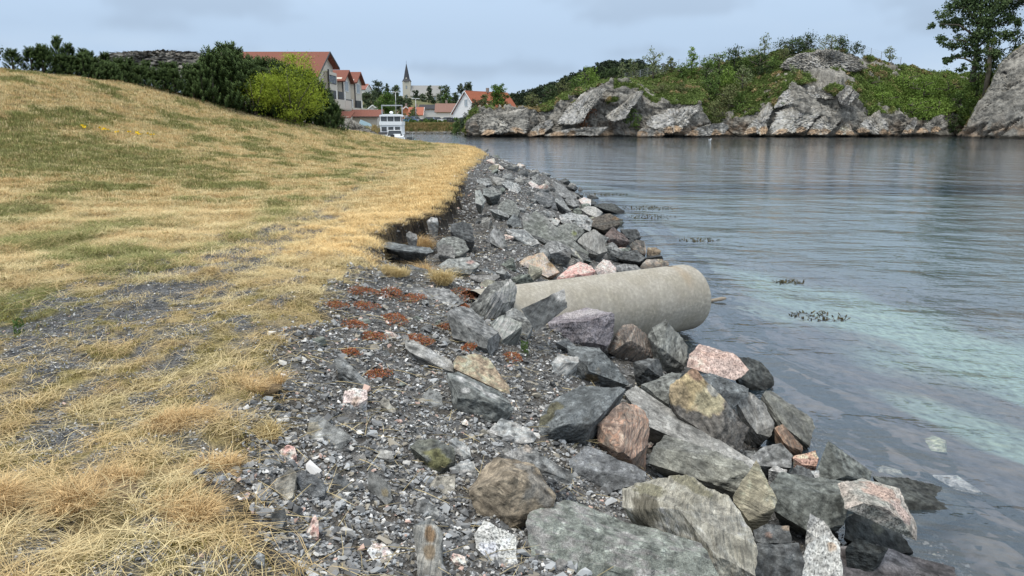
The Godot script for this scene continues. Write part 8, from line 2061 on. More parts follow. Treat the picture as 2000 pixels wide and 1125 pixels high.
	key_rock("boulder","dark wet rock behind the reddish brown boulder at the waterline","gneiss",Color(0.05,0.054,0.057),Color(0.085,0.09,0.094),V(2.983,0.063,-19.357),V(0.323,0.887,0.33),0.087,[V(-0.28,0.27,0.08),V(-0.06,0.28,-0.02),V(0.18,0.26,-0.02),V(0.27,0.09,0.12),V(0.03,0,0.24),V(-0.15,0.12,0.22),V(-0.16,0.2,-0.21),V(0,0.21,-0.27),V(0.18,0.2,-0.27),V(0.24,0.07,-0.18),V(0.07,0,-0.11),V(-0.06,0.08,-0.13),V(-0.14,-0.14,-0.05),V(0.13,-0.3,-0.03)],[])
	key_rock("rock","black and white blotched rock at the edge of the water","stripe",Color(0.24,0.24,0.23),Color(0.1,0.105,0.105),V(2.903,0.016,-17.49),V(0.323,0.887,0.33),0.079,[V(-0.24,0.22,0.09),V(-0.06,0.34,-0.04),V(0.13,0.29,-0.03),V(0.17,0.14,0.08),V(0.1,0,0.19),V(-0.11,0.1,0.17),V(-0.14,0.17,-0.14),V(-0.01,0.26,-0.22),V(0.13,0.23,-0.21),V(0.16,0.12,-0.15),V(0.11,0.01,-0.07),V(-0.04,0.09,-0.09),V(-0.12,-0.13,-0.02),V(0.09,-0.25,-0.03)],[[V(0.012,0.222,0.048),0.054,Color(0.445,0.429,0.406)]])
	key_rock("rock","tan brown rounded rock sitting in the water beyond the pipe","gneiss",Color(0.334,0.269,0.197),Color(0.25,0.2,0.15),V(3.249,-0.047,-17.583),V(0.323,0.887,0.33),0.08,[V(-0.18,0.07,0.14),V(-0.12,0.2,0.01),V(0.07,0.21,-0.02),V(0.19,0.12,0.02),V(0.11,0.03,0.11),V(-0.08,0,0.15),V(-0.09,0.04,-0.09),V(-0.05,0.14,-0.18),V(0.09,0.15,-0.19),V(0.18,0.08,-0.16),V(0.12,0.02,-0.11),V(-0.02,-0.01,-0.08),V(-0.09,-0.19,0.01),V(0.1,-0.3,-0.05)],[])
	key_rock("boulder","bluish black boulder at the waterline just behind the pipe mouth","gneiss",Color(0.05,0.054,0.057),Color(0.085,0.09,0.094),V(2.495,0.112,-16.193),V(0.323,0.887,0.33),0.073,[V(-0.45,0.15,0.18),V(-0.03,0.2,-0.04),V(0.22,0.17,-0.03),V(0.33,0.07,0.14),V(0.17,0,0.31),V(-0.25,0.07,0.3),V(-0.26,0.07,-0.26),V(0.04,0.11,-0.39),V(0.22,0.08,-0.38),V(0.31,0.01,-0.27),V(0.2,-0.05,-0.17),V(-0.12,0.01,-0.18),V(-0.22,-0.08,-0.03),V(0.17,-0.31,-0.05)],[])
	key_rock("rock","grey and white rock touching the water above the pipe mouth","stripe",Color(0.24,0.24,0.23),Color(0.1,0.105,0.105),V(2.963,-0.045,-15.879),V(0.323,0.887,0.33),0.072,[V(-0.32,0.09,0.16),V(-0.17,0.22,-0.02),V(0.15,0.23,-0.02),V(0.3,0.16,0.04),V(0.26,0.07,0.19),V(0.01,0,0.23),V(-0.23,0,0.23),V(-0.17,0.03,-0.2),V(-0.06,0.13,-0.31),V(0.17,0.13,-0.31),V(0.28,0.09,-0.27),V(0.26,0.01,-0.18),V(0.08,-0.04,-0.15),V(-0.1,-0.04,-0.15),V(-0.16,-0.11,-0.02),V(0.15,-0.3,-0.08),V(-0.12,-0.14,0.02)],[[V(0.143,0.196,0.015),0.073,Color(0.323,0.316,0.261)],[V(-0.184,0.155,0.061),0.061,Color(0.399,0.399,0.383)]])
	key_rock("rock","dark slaty rock behind the pipe top","gneiss",Color(0.105,0.11,0.112),Color(0.17,0.175,0.18),V(2.145,0.202,-14.211),V(0.323,0.887,0.33),0.064,[V(-0.22,0.17,0.14),V(-0.06,0.2,-0.02),V(0.2,0.17,-0.01),V(0.27,0.08,0.11),V(0,0,0.18),V(-0.2,0.06,0.16),V(-0.12,0.1,-0.16),V(-0.01,0.12,-0.25),V(0.19,0.1,-0.25),V(0.24,0.03,-0.17),V(0.04,-0.02,-0.13),V(-0.1,0.02,-0.14),V(-0.11,-0.16,-0.01),V(0.14,-0.32,-0.02)],[])
	key_rock("rock","small grey stone next to the bluish black boulder","gneiss",Color(0.21,0.22,0.225),Color(0.15,0.157,0.16),V(2.133,0.27,-16.09),V(0.323,0.887,0.33),0.097,[V(-0.17,0.15,0.08),V(-0.09,0.18,-0.01),V(0.17,0.09,0.03),V(0.15,0.02,0.11),V(-0.05,0,0.11),V(-0.1,0.1,-0.13),V(-0.04,0.12,-0.18),V(0.15,0.06,-0.15),V(0.13,0.01,-0.11),V(-0.01,-0.01,-0.1),V(-0.09,-0.2,-0.01),V(0.07,-0.3,-0)],[])
	key_rock("boulder","black smooth rock jutting into the water at the bend","gneiss",Color(0.035,0.04,0.042),Color(0.055,0.06,0.06),V(3.319,-0.057,-26.009),V(0.323,0.887,0.33),0.115,[V(-0.54,0.29,0.23),V(-0.24,0.36,-0.09),V(0.15,0.32,-0.08),V(0.48,0.09,0.17),V(0.29,0,0.45),V(-0.15,0.16,0.46),V(-0.33,0.21,-0.32),V(-0.12,0.26,-0.51),V(0.18,0.23,-0.51),V(0.42,0.06,-0.35),V(0.29,-0.01,-0.18),V(-0.04,0.11,-0.17),V(-0.27,-0.08,-0.04),V(0.24,-0.26,-0.07)],[])
	key_rock("boulder","big rusty black boulder beneath the smooth jutting rock","gneiss",Color(0.06,0.058,0.055),Color(0.09,0.08,0.07),V(2.378,0.269,-19.982),V(0.323,0.887,0.33),0.089,[V(-0.46,0.18,0.18),V(-0.13,0.34,-0.06),V(0.19,0.38,-0.17),V(0.41,0.27,0.06),V(0.38,0.13,0.29),V(-0.06,0,0.42),V(-0.33,0.09,0.4),V(-0.28,0.13,-0.28),V(-0.05,0.24,-0.42),V(0.19,0.28,-0.49),V(0.35,0.2,-0.35),V(0.34,0.09,-0.21),V(0.02,-0.01,-0.12),V(-0.18,0.06,-0.14),V(-0.23,-0.11,-0.04),V(0.2,-0.36,-0.11),V(-0.16,-0.15,0.07)],[[V(0.313,0.274,0.075),0.12,Color(0.185,0.131,0.084)]])
	key_rock("boulder","speckled tan and grey boulder above the rusty black boulder","granite",Color(0.216,0.207,0.189),Color(0.153,0.149,0.14),V(2.303,0.269,-22.399),V(0.323,0.887,0.33),0.1,[V(-0.34,0.24,0.17),V(-0.1,0.32,-0.05),V(0.14,0.29,-0.04),V(0.33,0.13,0.09),V(0.14,0,0.28),V(-0.17,0.12,0.3),V(-0.21,0.19,-0.2),V(-0.04,0.25,-0.34),V(0.13,0.22,-0.33),V(0.28,0.11,-0.25),V(0.14,0.01,-0.13),V(-0.08,0.1,-0.12),V(-0.17,-0.1,-0.02),V(0.17,-0.29,-0.06)],[])
	key_rock("boulder","pale flat-topped slab with a black underside on the far bank","gneiss",Color(0.297,0.315,0.329),Color(0.225,0.239,0.248),V(1.615,0.372,-19.338),V(0.323,0.887,0.33),0.086,[V(-0.46,0.33,0.14),V(-0.18,0.37,-0.18),V(0.27,0.3,-0.16),V(0.43,0.18,0.07),V(0.32,0,0.31),V(0.05,0.07,0.4),V(-0.07,0.18,0.37),V(-0.36,0.2,0.37),V(-0.3,0.24,-0.33),V(-0.09,0.27,-0.52),V(0.24,0.22,-0.51),V(0.35,0.12,-0.36),V(0.28,-0.01,-0.21),V(0.08,0.04,-0.16),V(-0.01,0.13,-0.18),V(-0.22,0.14,-0.18),V(-0.23,-0.08,-0.07),V(0.21,-0.26,-0.1),V(-0.03,-0.12,0.05)],[[V(-0.093,0.206,0.311),0.073,Color(0.06,0.06,0.06)],[V(0.274,0.141,0.155),0.073,Color(0.08,0.08,0.08)]])
	key_rock("boulder","triangular grey rock with a steep face near the bend","gneiss",Color(0.105,0.11,0.112),Color(0.17,0.175,0.18),V(1.844,0.428,-23.749),V(0.323,0.887,0.33),0.106,[V(-0.25,0.23,0.03),V(-0.02,0.28,-0.18),V(0.18,0.16,-0.06),V(0.21,0.04,0.18),V(0.03,0,0.29),V(-0.15,0.09,0.27),V(-0.16,0.18,-0.17),V(0,0.22,-0.3),V(0.14,0.13,-0.22),V(0.17,0.04,-0.08),V(0.04,0.01,-0.01),V(-0.09,0.07,-0.03),V(-0.12,-0.16,-0.06),V(0.11,-0.28,0.01)],[])
	key_rock("boulder","grey leaning slab pointing at the water near the bend","gneiss",Color(0.21,0.22,0.225),Color(0.15,0.157,0.16),V(1.423,0.506,-21.81),V(0.723,0.607,0.33),0.097,[V(-0.2,0.37,-0.13),V(0.06,0.27,-0.2),V(0.24,0,0.16),V(0.16,0,0.26),V(-0.07,0.18,0.22),V(-0.2,0.27,0.2),V(-0.13,0.3,-0.28),V(0.06,0.22,-0.33),V(0.19,0.03,-0.1),V(0.14,0.02,-0.04),V(-0.03,0.15,-0.07),V(-0.13,0.22,-0.08),V(-0.1,-0.14,-0.13),V(0.08,-0.24,0.06)],[])
	key_rock("boulder","white veined dark boulder halfway along the far bank","vein",Color(0.19,0.2,0.215),Color(0.14,0.15,0.16),V(0.928,0.622,-21.809),V(0.323,0.887,0.33),0.096,[V(-0.31,0.38,0.08),V(-0.12,0.42,-0.24),V(0.18,0.38,-0.23),V(0.34,0.17,0.02),V(0.22,0,0.41),V(-0.08,0.05,0.45),V(-0.24,0.21,0.42),V(-0.21,0.31,-0.23),V(-0.07,0.34,-0.42),V(0.15,0.31,-0.41),V(0.26,0.16,-0.26),V(0.18,0.03,-0.01),V(-0.04,0.06,0.01),V(-0.16,0.18,-0.01),V(-0.16,-0.09,-0.07),V(0.17,-0.27,-0.1),V(-0.12,-0.11,0.1)],[[V(-0.178,0.34,0.028),0.131,Color(0.45,0.45,0.45)],[V(0.137,0.213,0.086),0.082,Color(0.4,0.4,0.4)]])
	key_rock("boulder","tall dark grey wedge rock at the far waterline","gneiss",Color(0.105,0.11,0.112),Color(0.17,0.175,0.18),V(1.765,0.419,-26.553),V(0.667,0.667,0.33),0.117,[V(-0.3,0.53,-0.16),V(-0.09,0.44,-0.24),V(0.23,0.21,-0.09),V(0.45,0,0.26),V(0.19,0,0.47),V(-0.17,0.1,0.44),V(-0.3,0.32,0.29),V(-0.2,0.42,-0.41),V(-0.05,0.35,-0.45),V(0.19,0.18,-0.36),V(0.35,0.03,-0.14),V(0.17,0.03,-0.01),V(-0.1,0.1,-0.03),V(-0.2,0.26,-0.13),V(-0.15,-0.1,-0.2),V(0.22,-0.31,0.01),V(-0.15,-0.1,0.03)],[])
	key_rock("rock","faded pink rock on the far part of the bank","granite",Color(0.323,0.262,0.232),Color(0.247,0.203,0.188),V(0.745,0.705,-26.9),V(0.323,0.887,0.33),0.119,[V(-0.21,0.21,0.07),V(-0.08,0.26,-0.15),V(0.18,0.12,-0.02),V(0.17,0,0.21),V(-0.05,0.07,0.3),V(-0.15,0.17,-0.13),V(-0.06,0.21,-0.26),V(0.13,0.11,-0.18),V(0.13,0.02,-0.03),V(-0.03,0.07,0.02),V(-0.11,-0.14,-0.04),V(0.09,-0.24,0.04)],[])
	key_rock("boulder","dark blunt rock with a light top under the eroded turf","gneiss",Color(0.11,0.12,0.12),Color(0.13,0.14,0.14),V(-0.502,1.103,-19.609),V(0.323,0.887,0.33),0.086,[V(-0.22,0.22,0.07),V(-0.01,0.26,-0.24),V(0.23,0.14,-0.12),V(0.21,0.1,0.2),V(-0.02,0,0.43),V(-0.18,0.07,0.41),V(-0.17,0.17,-0.22),V(-0.01,0.2,-0.41),V(0.16,0.11,-0.33),V(0.14,0.08,-0.14),V(-0.03,0,0),V(-0.14,0.06,-0.01),V(-0.11,-0.18,-0.07),V(0.1,-0.31,-0)],[[V(-0.005,0.205,-0.076),0.132,Color(0.271,0.279,0.279)],[V(0.146,0.155,0.037),0.088,Color(0.271,0.279,0.279)]])
	key_rock("boulder","light greenish slab leaning on the eroded turf bank","schist",Color(0.277,0.295,0.289),Color(0.204,0.216,0.21),V(-0.726,1.155,-17.499),V(0.817,0.472,0.33),0.077,[V(-0.11,0.32,0.03),V(0,0.33,-0.17),V(0.14,0.07,-0.02),V(0.06,0,0.31),V(-0.09,0.05,0.3),V(-0.09,0.25,-0.17),V(-0.01,0.26,-0.3),V(0.09,0.07,-0.2),V(0.03,0.02,-0),V(-0.07,0.05,-0.01),V(-0.06,-0.19,-0.06),V(0.03,-0.24,0.08)],[])
	key_rock("boulder","grey sloping slab standing in the middle of the bank","gneiss",Color(0.163,0.172,0.166),Color(0.117,0.123,0.12),V(-0.074,0.91,-17.211),V(0.667,0.667,0.33),0.076,[V(-0.25,0.26,0.12),V(-0.06,0.39,-0.21),V(0.13,0.33,-0.2),V(0.26,0.09,0.06),V(0.18,0,0.28),V(-0.03,0.1,0.36),V(-0.23,0.2,0.34),V(-0.18,0.21,-0.15),V(-0.04,0.31,-0.36),V(0.09,0.27,-0.35),V(0.19,0.09,-0.19),V(0.13,0.02,-0.05),V(-0.02,0.09,-0),V(-0.17,0.17,-0.02),V(-0.13,-0.1,-0.03),V(0.13,-0.26,-0.06),V(-0.12,-0.11,0.08)],[])
	key_rock("boulder","pointed bluish grey rock with a pale rim on the bank","vein",Color(0.2,0.22,0.235),Color(0.145,0.16,0.17),V(0.046,0.848,-15.681),V(0.323,0.887,0.33),0.094,[V(-0.16,0.16,0.06),V(-0.01,0.3,-0.12),V(0.12,0.2,-0.05),V(0.16,0,0.1),V(0,0.05,0.19),V(-0.12,0.11,0.18),V(-0.12,0.14,-0.1),V(-0.01,0.24,-0.21),V(0.09,0.16,-0.16),V(0.12,0.02,-0.07),V(0,0.05,-0.02),V(-0.08,0.09,-0.02),V(-0.08,-0.13,-0.02),V(0.08,-0.23,-0)],[])
	key_rock("boulder","blue grey slab lying flat beneath the sloping bank slab","gneiss",Color(0.21,0.22,0.225),Color(0.15,0.157,0.16),V(-0.258,0.972,-16.738),V(0.323,0.887,0.33),0.075,[V(-0.22,0.16,0.09),V(-0.05,0.15,-0.11),V(0.21,0.03,0.02),V(0.16,0,0.21),V(-0.09,0.09,0.21),V(-0.17,0.12,-0.14),V(-0.04,0.11,-0.26),V(0.15,0.02,-0.18),V(0.11,-0,-0.06),V(-0.07,0.06,-0.06),V(-0.11,-0.12,-0.02),V(0.08,-0.24,0.04)],[])
	key_rock("boulder","pale flat layered slab on the gravelly bank","gneiss",Color(0.297,0.315,0.329),Color(0.225,0.239,0.248),V(0.199,0.77,-14.096),V(0.399,0.855,0.33),0.063,[V(-0.33,0.28,0.12),V(-0.11,0.26,-0.18),V(0.2,0.14,-0.05),V(0.32,0.05,0.17),V(0.14,0,0.28),V(0.02,0.1,0.26),V(-0.24,0.21,0.24),V(-0.24,0.19,-0.23),V(-0.08,0.18,-0.41),V(0.15,0.1,-0.33),V(0.24,0.02,-0.19),V(0.11,-0.02,-0.12),V(0.02,0.06,-0.14),V(-0.17,0.14,-0.16),V(-0.16,-0.08,-0.04),V(0.16,-0.29,-0.01),V(-0.12,-0.11,0.02)],[])
	key_rock("boulder","dark upright flake of rock half buried under eroded turf","gneiss",Color(0.105,0.11,0.112),Color(0.17,0.175,0.18),V(-0.238,0.884,-13.011),V(0.817,0.472,0.33),0.058,[V(-0.15,0.25,0.06),V(-0.04,0.35,-0.16),V(0.06,0.27,-0.05),V(0.17,0.04,0.16),V(0.08,0,0.22),V(-0.12,0.11,0.2),V(-0.11,0.2,-0.13),V(-0.03,0.27,-0.27),V(0.04,0.22,-0.19),V(0.12,0.04,-0.06),V(0.06,0.01,-0.03),V(-0.09,0.09,-0.04),V(-0.07,-0.16,-0.03),V(0.09,-0.26,0.02)],[])
	key_rock("boulder","dark square boulder exposed under the overhanging turf","gneiss",Color(0.05,0.054,0.057),Color(0.085,0.09,0.094),V(-0.808,1.096,-12.56),V(0.323,0.887,0.33),0.056,[V(-0.19,0.25,0.03),V(-0.03,0.28,-0.18),V(0.11,0.24,-0.17),V(0.19,0.11,0.11),V(0.18,0,0.29),V(-0.08,0.08,0.27),V(-0.18,0.17,0.25),V(-0.16,0.2,-0.17),V(-0.04,0.22,-0.3),V(0.07,0.19,-0.3),V(0.12,0.09,-0.12),V(0.12,0.01,-0.01),V(-0.08,0.07,-0.02),V(-0.15,0.13,-0.04),V(-0.1,-0.2,-0.06),V(0.09,-0.32,-0.02),V(-0.09,-0.22,0.05)],[])
	key_rock("boulder","rounded green grey boulder with a white stone resting against it","gneiss",Color(0.163,0.172,0.166),Color(0.117,0.123,0.12),V(-0.888,1.028,-11.578),V(0.323,0.887,0.33),0.052,[V(-0.25,0.17,0.14),V(-0.17,0.24,-0.08),V(0.01,0.24,-0.19),V(0.19,0.18,-0.07),V(0.24,0.1,0.1),V(0.16,0.02,0.27),V(0.03,0,0.3),V(-0.2,0.1,0.26),V(-0.2,0.12,-0.12),V(-0.14,0.17,-0.25),V(-0.01,0.18,-0.32),V(0.12,0.13,-0.25),V(0.15,0.07,-0.14),V(0.1,0,-0.03),V(0,-0.01,-0.03),V(-0.17,0.06,-0.05),V(-0.13,-0.15,-0.01),V(0.09,-0.27,-0.11),V(0.01,-0.24,0.07)],[])
	key_rock("rock","white crystalline rock resting against the rounded green grey boulder","vein",Color(0.367,0.359,0.351),Color(0.289,0.289,0.285),V(-0.973,1.021,-11.376),V(0.323,0.887,0.33),0.069,[V(-0.15,0.14,0.06),V(-0.04,0.19,-0.01),V(0.07,0.17,-0),V(0.14,0.1,0.03),V(0.11,0,0.1),V(-0,0.03,0.12),V(-0.13,0.08,0.08),V(-0.13,0.1,-0.11),V(-0.04,0.14,-0.16),V(0.04,0.13,-0.15),V(0.09,0.07,-0.13),V(0.07,-0,-0.09),V(-0.02,0.02,-0.09),V(-0.11,0.06,-0.1),V(-0.08,-0.15,-0.01),V(0.07,-0.24,-0.03),V(-0.06,-0.16,-0.01)],[])
	key_rock("boulder","flat plank-like slab lying in the grass edge gravel","vein",Color(0.2,0.22,0.235),Color(0.145,0.16,0.17),V(-1.535,1.119,-11.318),V(0.099,0.939,0.33),0.05,[V(-0.44,0.12,0.02),V(-0.34,0.12,-0.08),V(0.01,0.08,-0.08),V(0.34,0.03,-0.01),V(0.38,0,0.15),V(0.31,0,0.25),V(-0.06,0.02,0.24),V(-0.19,0.05,0.24),V(-0.36,0.06,-0.19),V(-0.28,0.06,-0.26),V(-0.02,0.03,-0.25),V(0.22,-0,-0.21),V(0.25,-0.02,-0.11),V(0.19,-0.03,-0.05),V(-0.08,-0.01,-0.06),V(-0.18,0,-0.06),V(-0.22,-0.08,-0.07),V(0.17,-0.22,-0.08),V(-0.03,-0.12,0.05)],[])
	key_rock("stone","small whitish stone just below the overhanging turf edge","vein",Color(0.367,0.359,0.351),Color(0.289,0.289,0.285),V(-1.505,1.237,-11.6),V(0.323,0.887,0.33),0.07,[V(-0.09,0.11,0.06),V(-0.05,0.13,-0.03),V(0.06,0.08,-0.01),V(0.08,0.03,0.06),V(-0,0,0.08),V(-0.08,0.09,-0.05),V(-0.05,0.1,-0.1),V(0.03,0.06,-0.09),V(0.05,0.03,-0.04),V(-0.02,0,-0.03),V(-0.05,-0.21,0),V(0.04,-0.26,0)],[])
	key_rock("stone","pale knob of stone in the eroded turf edge","gneiss",Color(0.297,0.315,0.329),Color(0.225,0.239,0.248),V(-1.324,1.34,-12.868),V(0.323,0.887,0.33),0.077,[V(-0.09,0.04,0.07),V(-0.03,0.08,-0.04),V(0.06,0.08,-0.04),V(0.1,0.01,0.05),V(0.01,0,0.08),V(-0.06,0.01,0.08),V(-0.07,0.03,-0.04),V(-0.03,0.06,-0.11),V(0.04,0.05,-0.11),V(0.06,0.01,-0.06),V(-0,-0,-0.04),V(-0.06,0,-0.04),V(-0.04,-0.3,0.01),V(0.05,-0.36,-0)],[])
	key_rock("boulder","flat dark slab under the brightest red stonecrop cushion","gneiss",Color(0.105,0.11,0.112),Color(0.17,0.175,0.18),V(-0.815,1.012,-8.421),V(0.323,0.887,0.33),0.038,[V(-0.319,0.169,0.102),V(-0.117,0.146,-0.097),V(0.136,0.127,-0.042),V(0.31,0.024,0.134),V(0.216,0,0.241),V(-0.002,0.04,0.263),V(-0.225,0.112,0.217),V(-0.272,0.07,-0.234),V(-0.117,0.059,-0.355),V(0.07,0.043,-0.32),V(0.199,-0.038,-0.211),V(0.128,-0.06,-0.145),V(-0.038,-0.035,-0.15),V(-0.205,0.024,-0.163),V(-0.159,-0.08,-0.046),V(0.155,-0.266,-0.031),V(-0.113,-0.106,0.011)],[])
	key_rock("rock","grey rock with a pink quartz end in the bank gravel","gneiss",Color(0.21,0.22,0.22),Color(0.16,0.17,0.17),V(-0.744,0.936,-10.71),V(0.323,0.887,0.33),0.048,[V(-0.28,0.07,0.1),V(-0.15,0.14,-0.12),V(0.15,0.18,-0.13),V(0.29,0.06,0.05),V(0.19,0,0.22),V(0,0.06,0.2),V(-0.21,0.05,0.21),V(-0.22,0.04,-0.11),V(-0.12,0.09,-0.24),V(0.1,0.12,-0.25),V(0.2,0.03,-0.14),V(0.13,-0.02,-0.04),V(-0.01,0.02,-0.04),V(-0.17,0.02,-0.04),V(-0.14,-0.1,-0.01),V(0.14,-0.27,-0.04),V(-0.1,-0.11,0.04)],[[V(0.171,0.11,0.014),0.063,Color(0.397,0.28,0.264)]])
	key_rock("rock","bluish flat stone beside the grey rock with pink quartz","vein",Color(0.2,0.22,0.235),Color(0.145,0.16,0.17),V(-0.289,0.795,-11.029),V(0.323,0.887,0.33),0.067,[V(-0.18,0.1,0.1),V(-0.09,0.12,-0.03),V(0.13,0.02,0.01),V(0.16,0,0.12),V(-0.02,0.04,0.11),V(-0.14,0.05,-0.11),V(-0.07,0.07,-0.18),V(0.09,-0.01,-0.16),V(0.11,-0.02,-0.09),V(-0.02,0,-0.1),V(-0.09,-0.13,-0),V(0.08,-0.23,0.01)],[])
	key_rock("rock","whitish patchy rock just above the upright dark streaked slab","vein",Color(0.367,0.359,0.351),Color(0.289,0.289,0.285),V(-0.376,0.921,-10.096),V(0.323,0.887,0.33),0.046,[V(-0.18,0.06,0.1),V(-0.06,0.07,-0),V(0.22,0.05,0),V(0.15,0.02,0.11),V(-0.03,0,0.12),V(-0.1,0.01,0.11),V(-0.15,0,-0.14),V(-0.05,0.02,-0.21),V(0.15,0,-0.2),V(0.1,-0.02,-0.14),V(-0.03,-0.04,-0.13),V(-0.08,-0.03,-0.13),V(-0.09,-0.19,-0.01),V(0.08,-0.29,-0.01)],[])
	key_rock("rock","light grey angular rock in the far bank gravel","gneiss",Color(0.21,0.22,0.225),Color(0.15,0.157,0.16),V(-0.798,1.143,-22.949),V(0.323,0.887,0.33),0.101,[V(-0.24,0.15,0.13),V(-0.01,0.2,-0.19),V(0.17,0.18,-0.19),V(0.19,0,0.16),V(0.04,0,0.36),V(-0.16,0.08,0.35),V(-0.18,0.12,-0.14),V(-0.01,0.16,-0.33),V(0.11,0.14,-0.33),V(0.13,0.01,-0.11),V(0.02,0.01,0.01),V(-0.13,0.07,-0),V(-0.12,-0.16,-0.02),V(0.1,-0.27,-0.01)],[])
	key_rock("rock","pale rock with a blue side near the far bank middle","gneiss",Color(0.297,0.315,0.329),Color(0.225,0.239,0.248),V(0.014,0.892,-23.307),V(0.323,0.887,0.33),0.103,[V(-0.33,0.29,0.14),V(-0.15,0.34,-0.18),V(0.13,0.27,-0.16),V(0.27,0.11,0.08),V(0.16,0,0.41),V(-0.08,0.09,0.39),V(-0.24,0.24,-0.15),V(-0.11,0.27,-0.34),V(0.1,0.22,-0.33),V(0.2,0.11,-0.18),V(0.12,0.02,0.02),V(-0.06,0.09,0.01),V(-0.16,-0.1,-0.02),V(0.14,-0.26,-0.06)],[])
	key_rock("rock","dark rock between pale flat slab and speckled tan boulder","gneiss",Color(0.105,0.11,0.112),Color(0.17,0.175,0.18),V(0.932,0.626,-19.695),V(0.323,0.887,0.33),0.117,[V(-0.18,0.09,0.1),V(-0.05,0.13,-0.11),V(0.16,0.08,-0.11),V(0.16,0,0.22),V(-0.09,0,0.22),V(-0.12,0.06,-0.07),V(-0.03,0.09,-0.2),V(0.12,0.06,-0.19),V(0.13,-0,0),V(-0.06,-0,0),V(-0.09,-0.13,-0),V(0.08,-0.23,0.06)],[])
	key_rock("rock","greenish small boulder beside the long streaked slab top","schist",Color(0.277,0.295,0.289),Color(0.204,0.216,0.21),V(0.963,0.625,-17.976),V(0.323,0.887,0.33),0.107,[V(-0.15,0.12,0.05),V(-0.02,0.17,-0.06),V(0.17,0.08,-0.04),V(0.08,0,0.18),V(-0.08,0.05,0.17),V(-0.1,0.09,-0.11),V(-0.01,0.13,-0.17),V(0.13,0.06,-0.16),V(0.07,0,-0.02),V(-0.05,0.04,-0.03),V(-0.07,-0.16,-0.02),V(0.04,-0.23,0.04)],[])
	key_rock("rock","upright grey stone near the far end of the bank","gneiss",Color(0.21,0.22,0.225),Color(0.15,0.157,0.16),V(0.894,0.721,-29.419),V(0.323,0.887,0.33),0.13,[V(-0.13,0.24,-0.01),V(0.09,0.34,-0.13),V(0.13,0.03,0.14),V(-0.1,0,0.35),V(-0.09,0.2,-0.18),V(0.07,0.27,-0.26),V(0.1,0.05,-0.09),V(-0.06,0.02,0.04),V(-0.07,-0.23,-0.08),V(-0.05,-0.24,0.1)],[])
	key_rock("rock","dark flat stone at the far crest of the bank","gneiss",Color(0.05,0.054,0.057),Color(0.085,0.09,0.094),V(0.641,0.711,-33.705),V(0.323,0.887,0.33),0.149,[V(-0.18,0.11,0.12),V(0.03,0.19,-0.21),V(0.21,0.05,-0.08),V(0.07,0,0.34),V(-0.13,0.01,0.34),V(-0.13,0.08,-0.15),V(0.03,0.14,-0.35),V(0.15,0.04,-0.26),V(0.06,0,-0.01),V(-0.09,0.01,-0.01),V(-0.09,-0.16,-0.03),V(0.04,-0.24,0.09)],[])
	key_rock("rock","tan topped stone between rocks at the far waterline","granite",Color(0.323,0.262,0.232),Color(0.247,0.203,0.188),V(2.451,0.239,-26.025),V(0.323,0.887,0.33),0.115,[V(-0.24,0.18,0.15),V(-0.01,0.25,-0.17),V(0.23,0.15,-0.15),V(0.15,0,0.29),V(-0.13,0.05,0.39),V(-0.15,0.14,-0.11),V(0.01,0.19,-0.3),V(0.19,0.12,-0.29),V(0.13,0.01,-0.02),V(-0.07,0.04,0.04),V(-0.12,-0.13,-0.01),V(0.07,-0.23,0.06)],[])
	key_rock("rock_knoll","smooth grey rock knoll at the lawn end beside the moored boats","knoll",Color(0.19,0.185,0.17),Color(0.15,0.147,0.135),Vector3(-12.29,1,-58),Vector3(0.616,0.734,0.287),0.3,[V(-1.529,1.017,-1.128),V(-1.638,2.15,-4.442),V(-1.386,2.481,-6.56),V(0.179,2.071,-4.425),V(1.552,1.611,-2.279),V(2.671,1.034,-0.108),V(3.627,0.57,2.038),V(3.17,0.211,4.162),V(1.416,0.074,4.192),V(-0.576,0.107,3.162),V(-2.707,0.911,-8.266),V(-2.191,1.92,-8.485),V(-1.606,2.189,-8.543),V(-0.642,1.852,-8.47),V(0.218,1.449,-8.383),V(0.907,0.911,-8.266),V(1.492,0.44,-8.165),V(0.735,0.036,-8.077),V(-0.986,-0.099,-8.048),V(-2.707,-0.031,-8.063)],[])
	key_rock("rock_knoll","bare grey rock hill rising behind the pine hedge","knoll",Color(0.17,0.165,0.155),Color(0.13,0.127,0.12),Vector3(-36.738,3.5,-75),Vector3(0.248,0.925,0.287),0.3,[V(-6.578,5.368,-5.048),V(-4.361,5.798,-3.095),V(-2.375,6.186,-3.178),V(0.106,6.331,-3.21),V(2.588,6.525,-3.252),V(4.574,6.38,-3.22),V(6.857,6.186,-3.178),V(7.464,5.783,-4.115),V(8.2,5.169,-5.005),V(9.683,3.08,-0.461),V(2.919,2.844,-0.41),V(-3.845,3.08,-0.461),V(-8.833,5.902,-12.325),V(-7.855,6.424,-12.438),V(-6.076,6.772,-12.513),V(-3.852,6.902,-12.541),V(-1.628,7.076,-12.579),V(0.151,6.946,-12.551),V(2.196,6.772,-12.513),V(3.086,6.337,-12.419),V(4.064,5.728,-12.288),V(4.064,4.077,-11.93),V(-2.162,3.859,-11.883),V(-8.388,4.077,-11.93)],[])
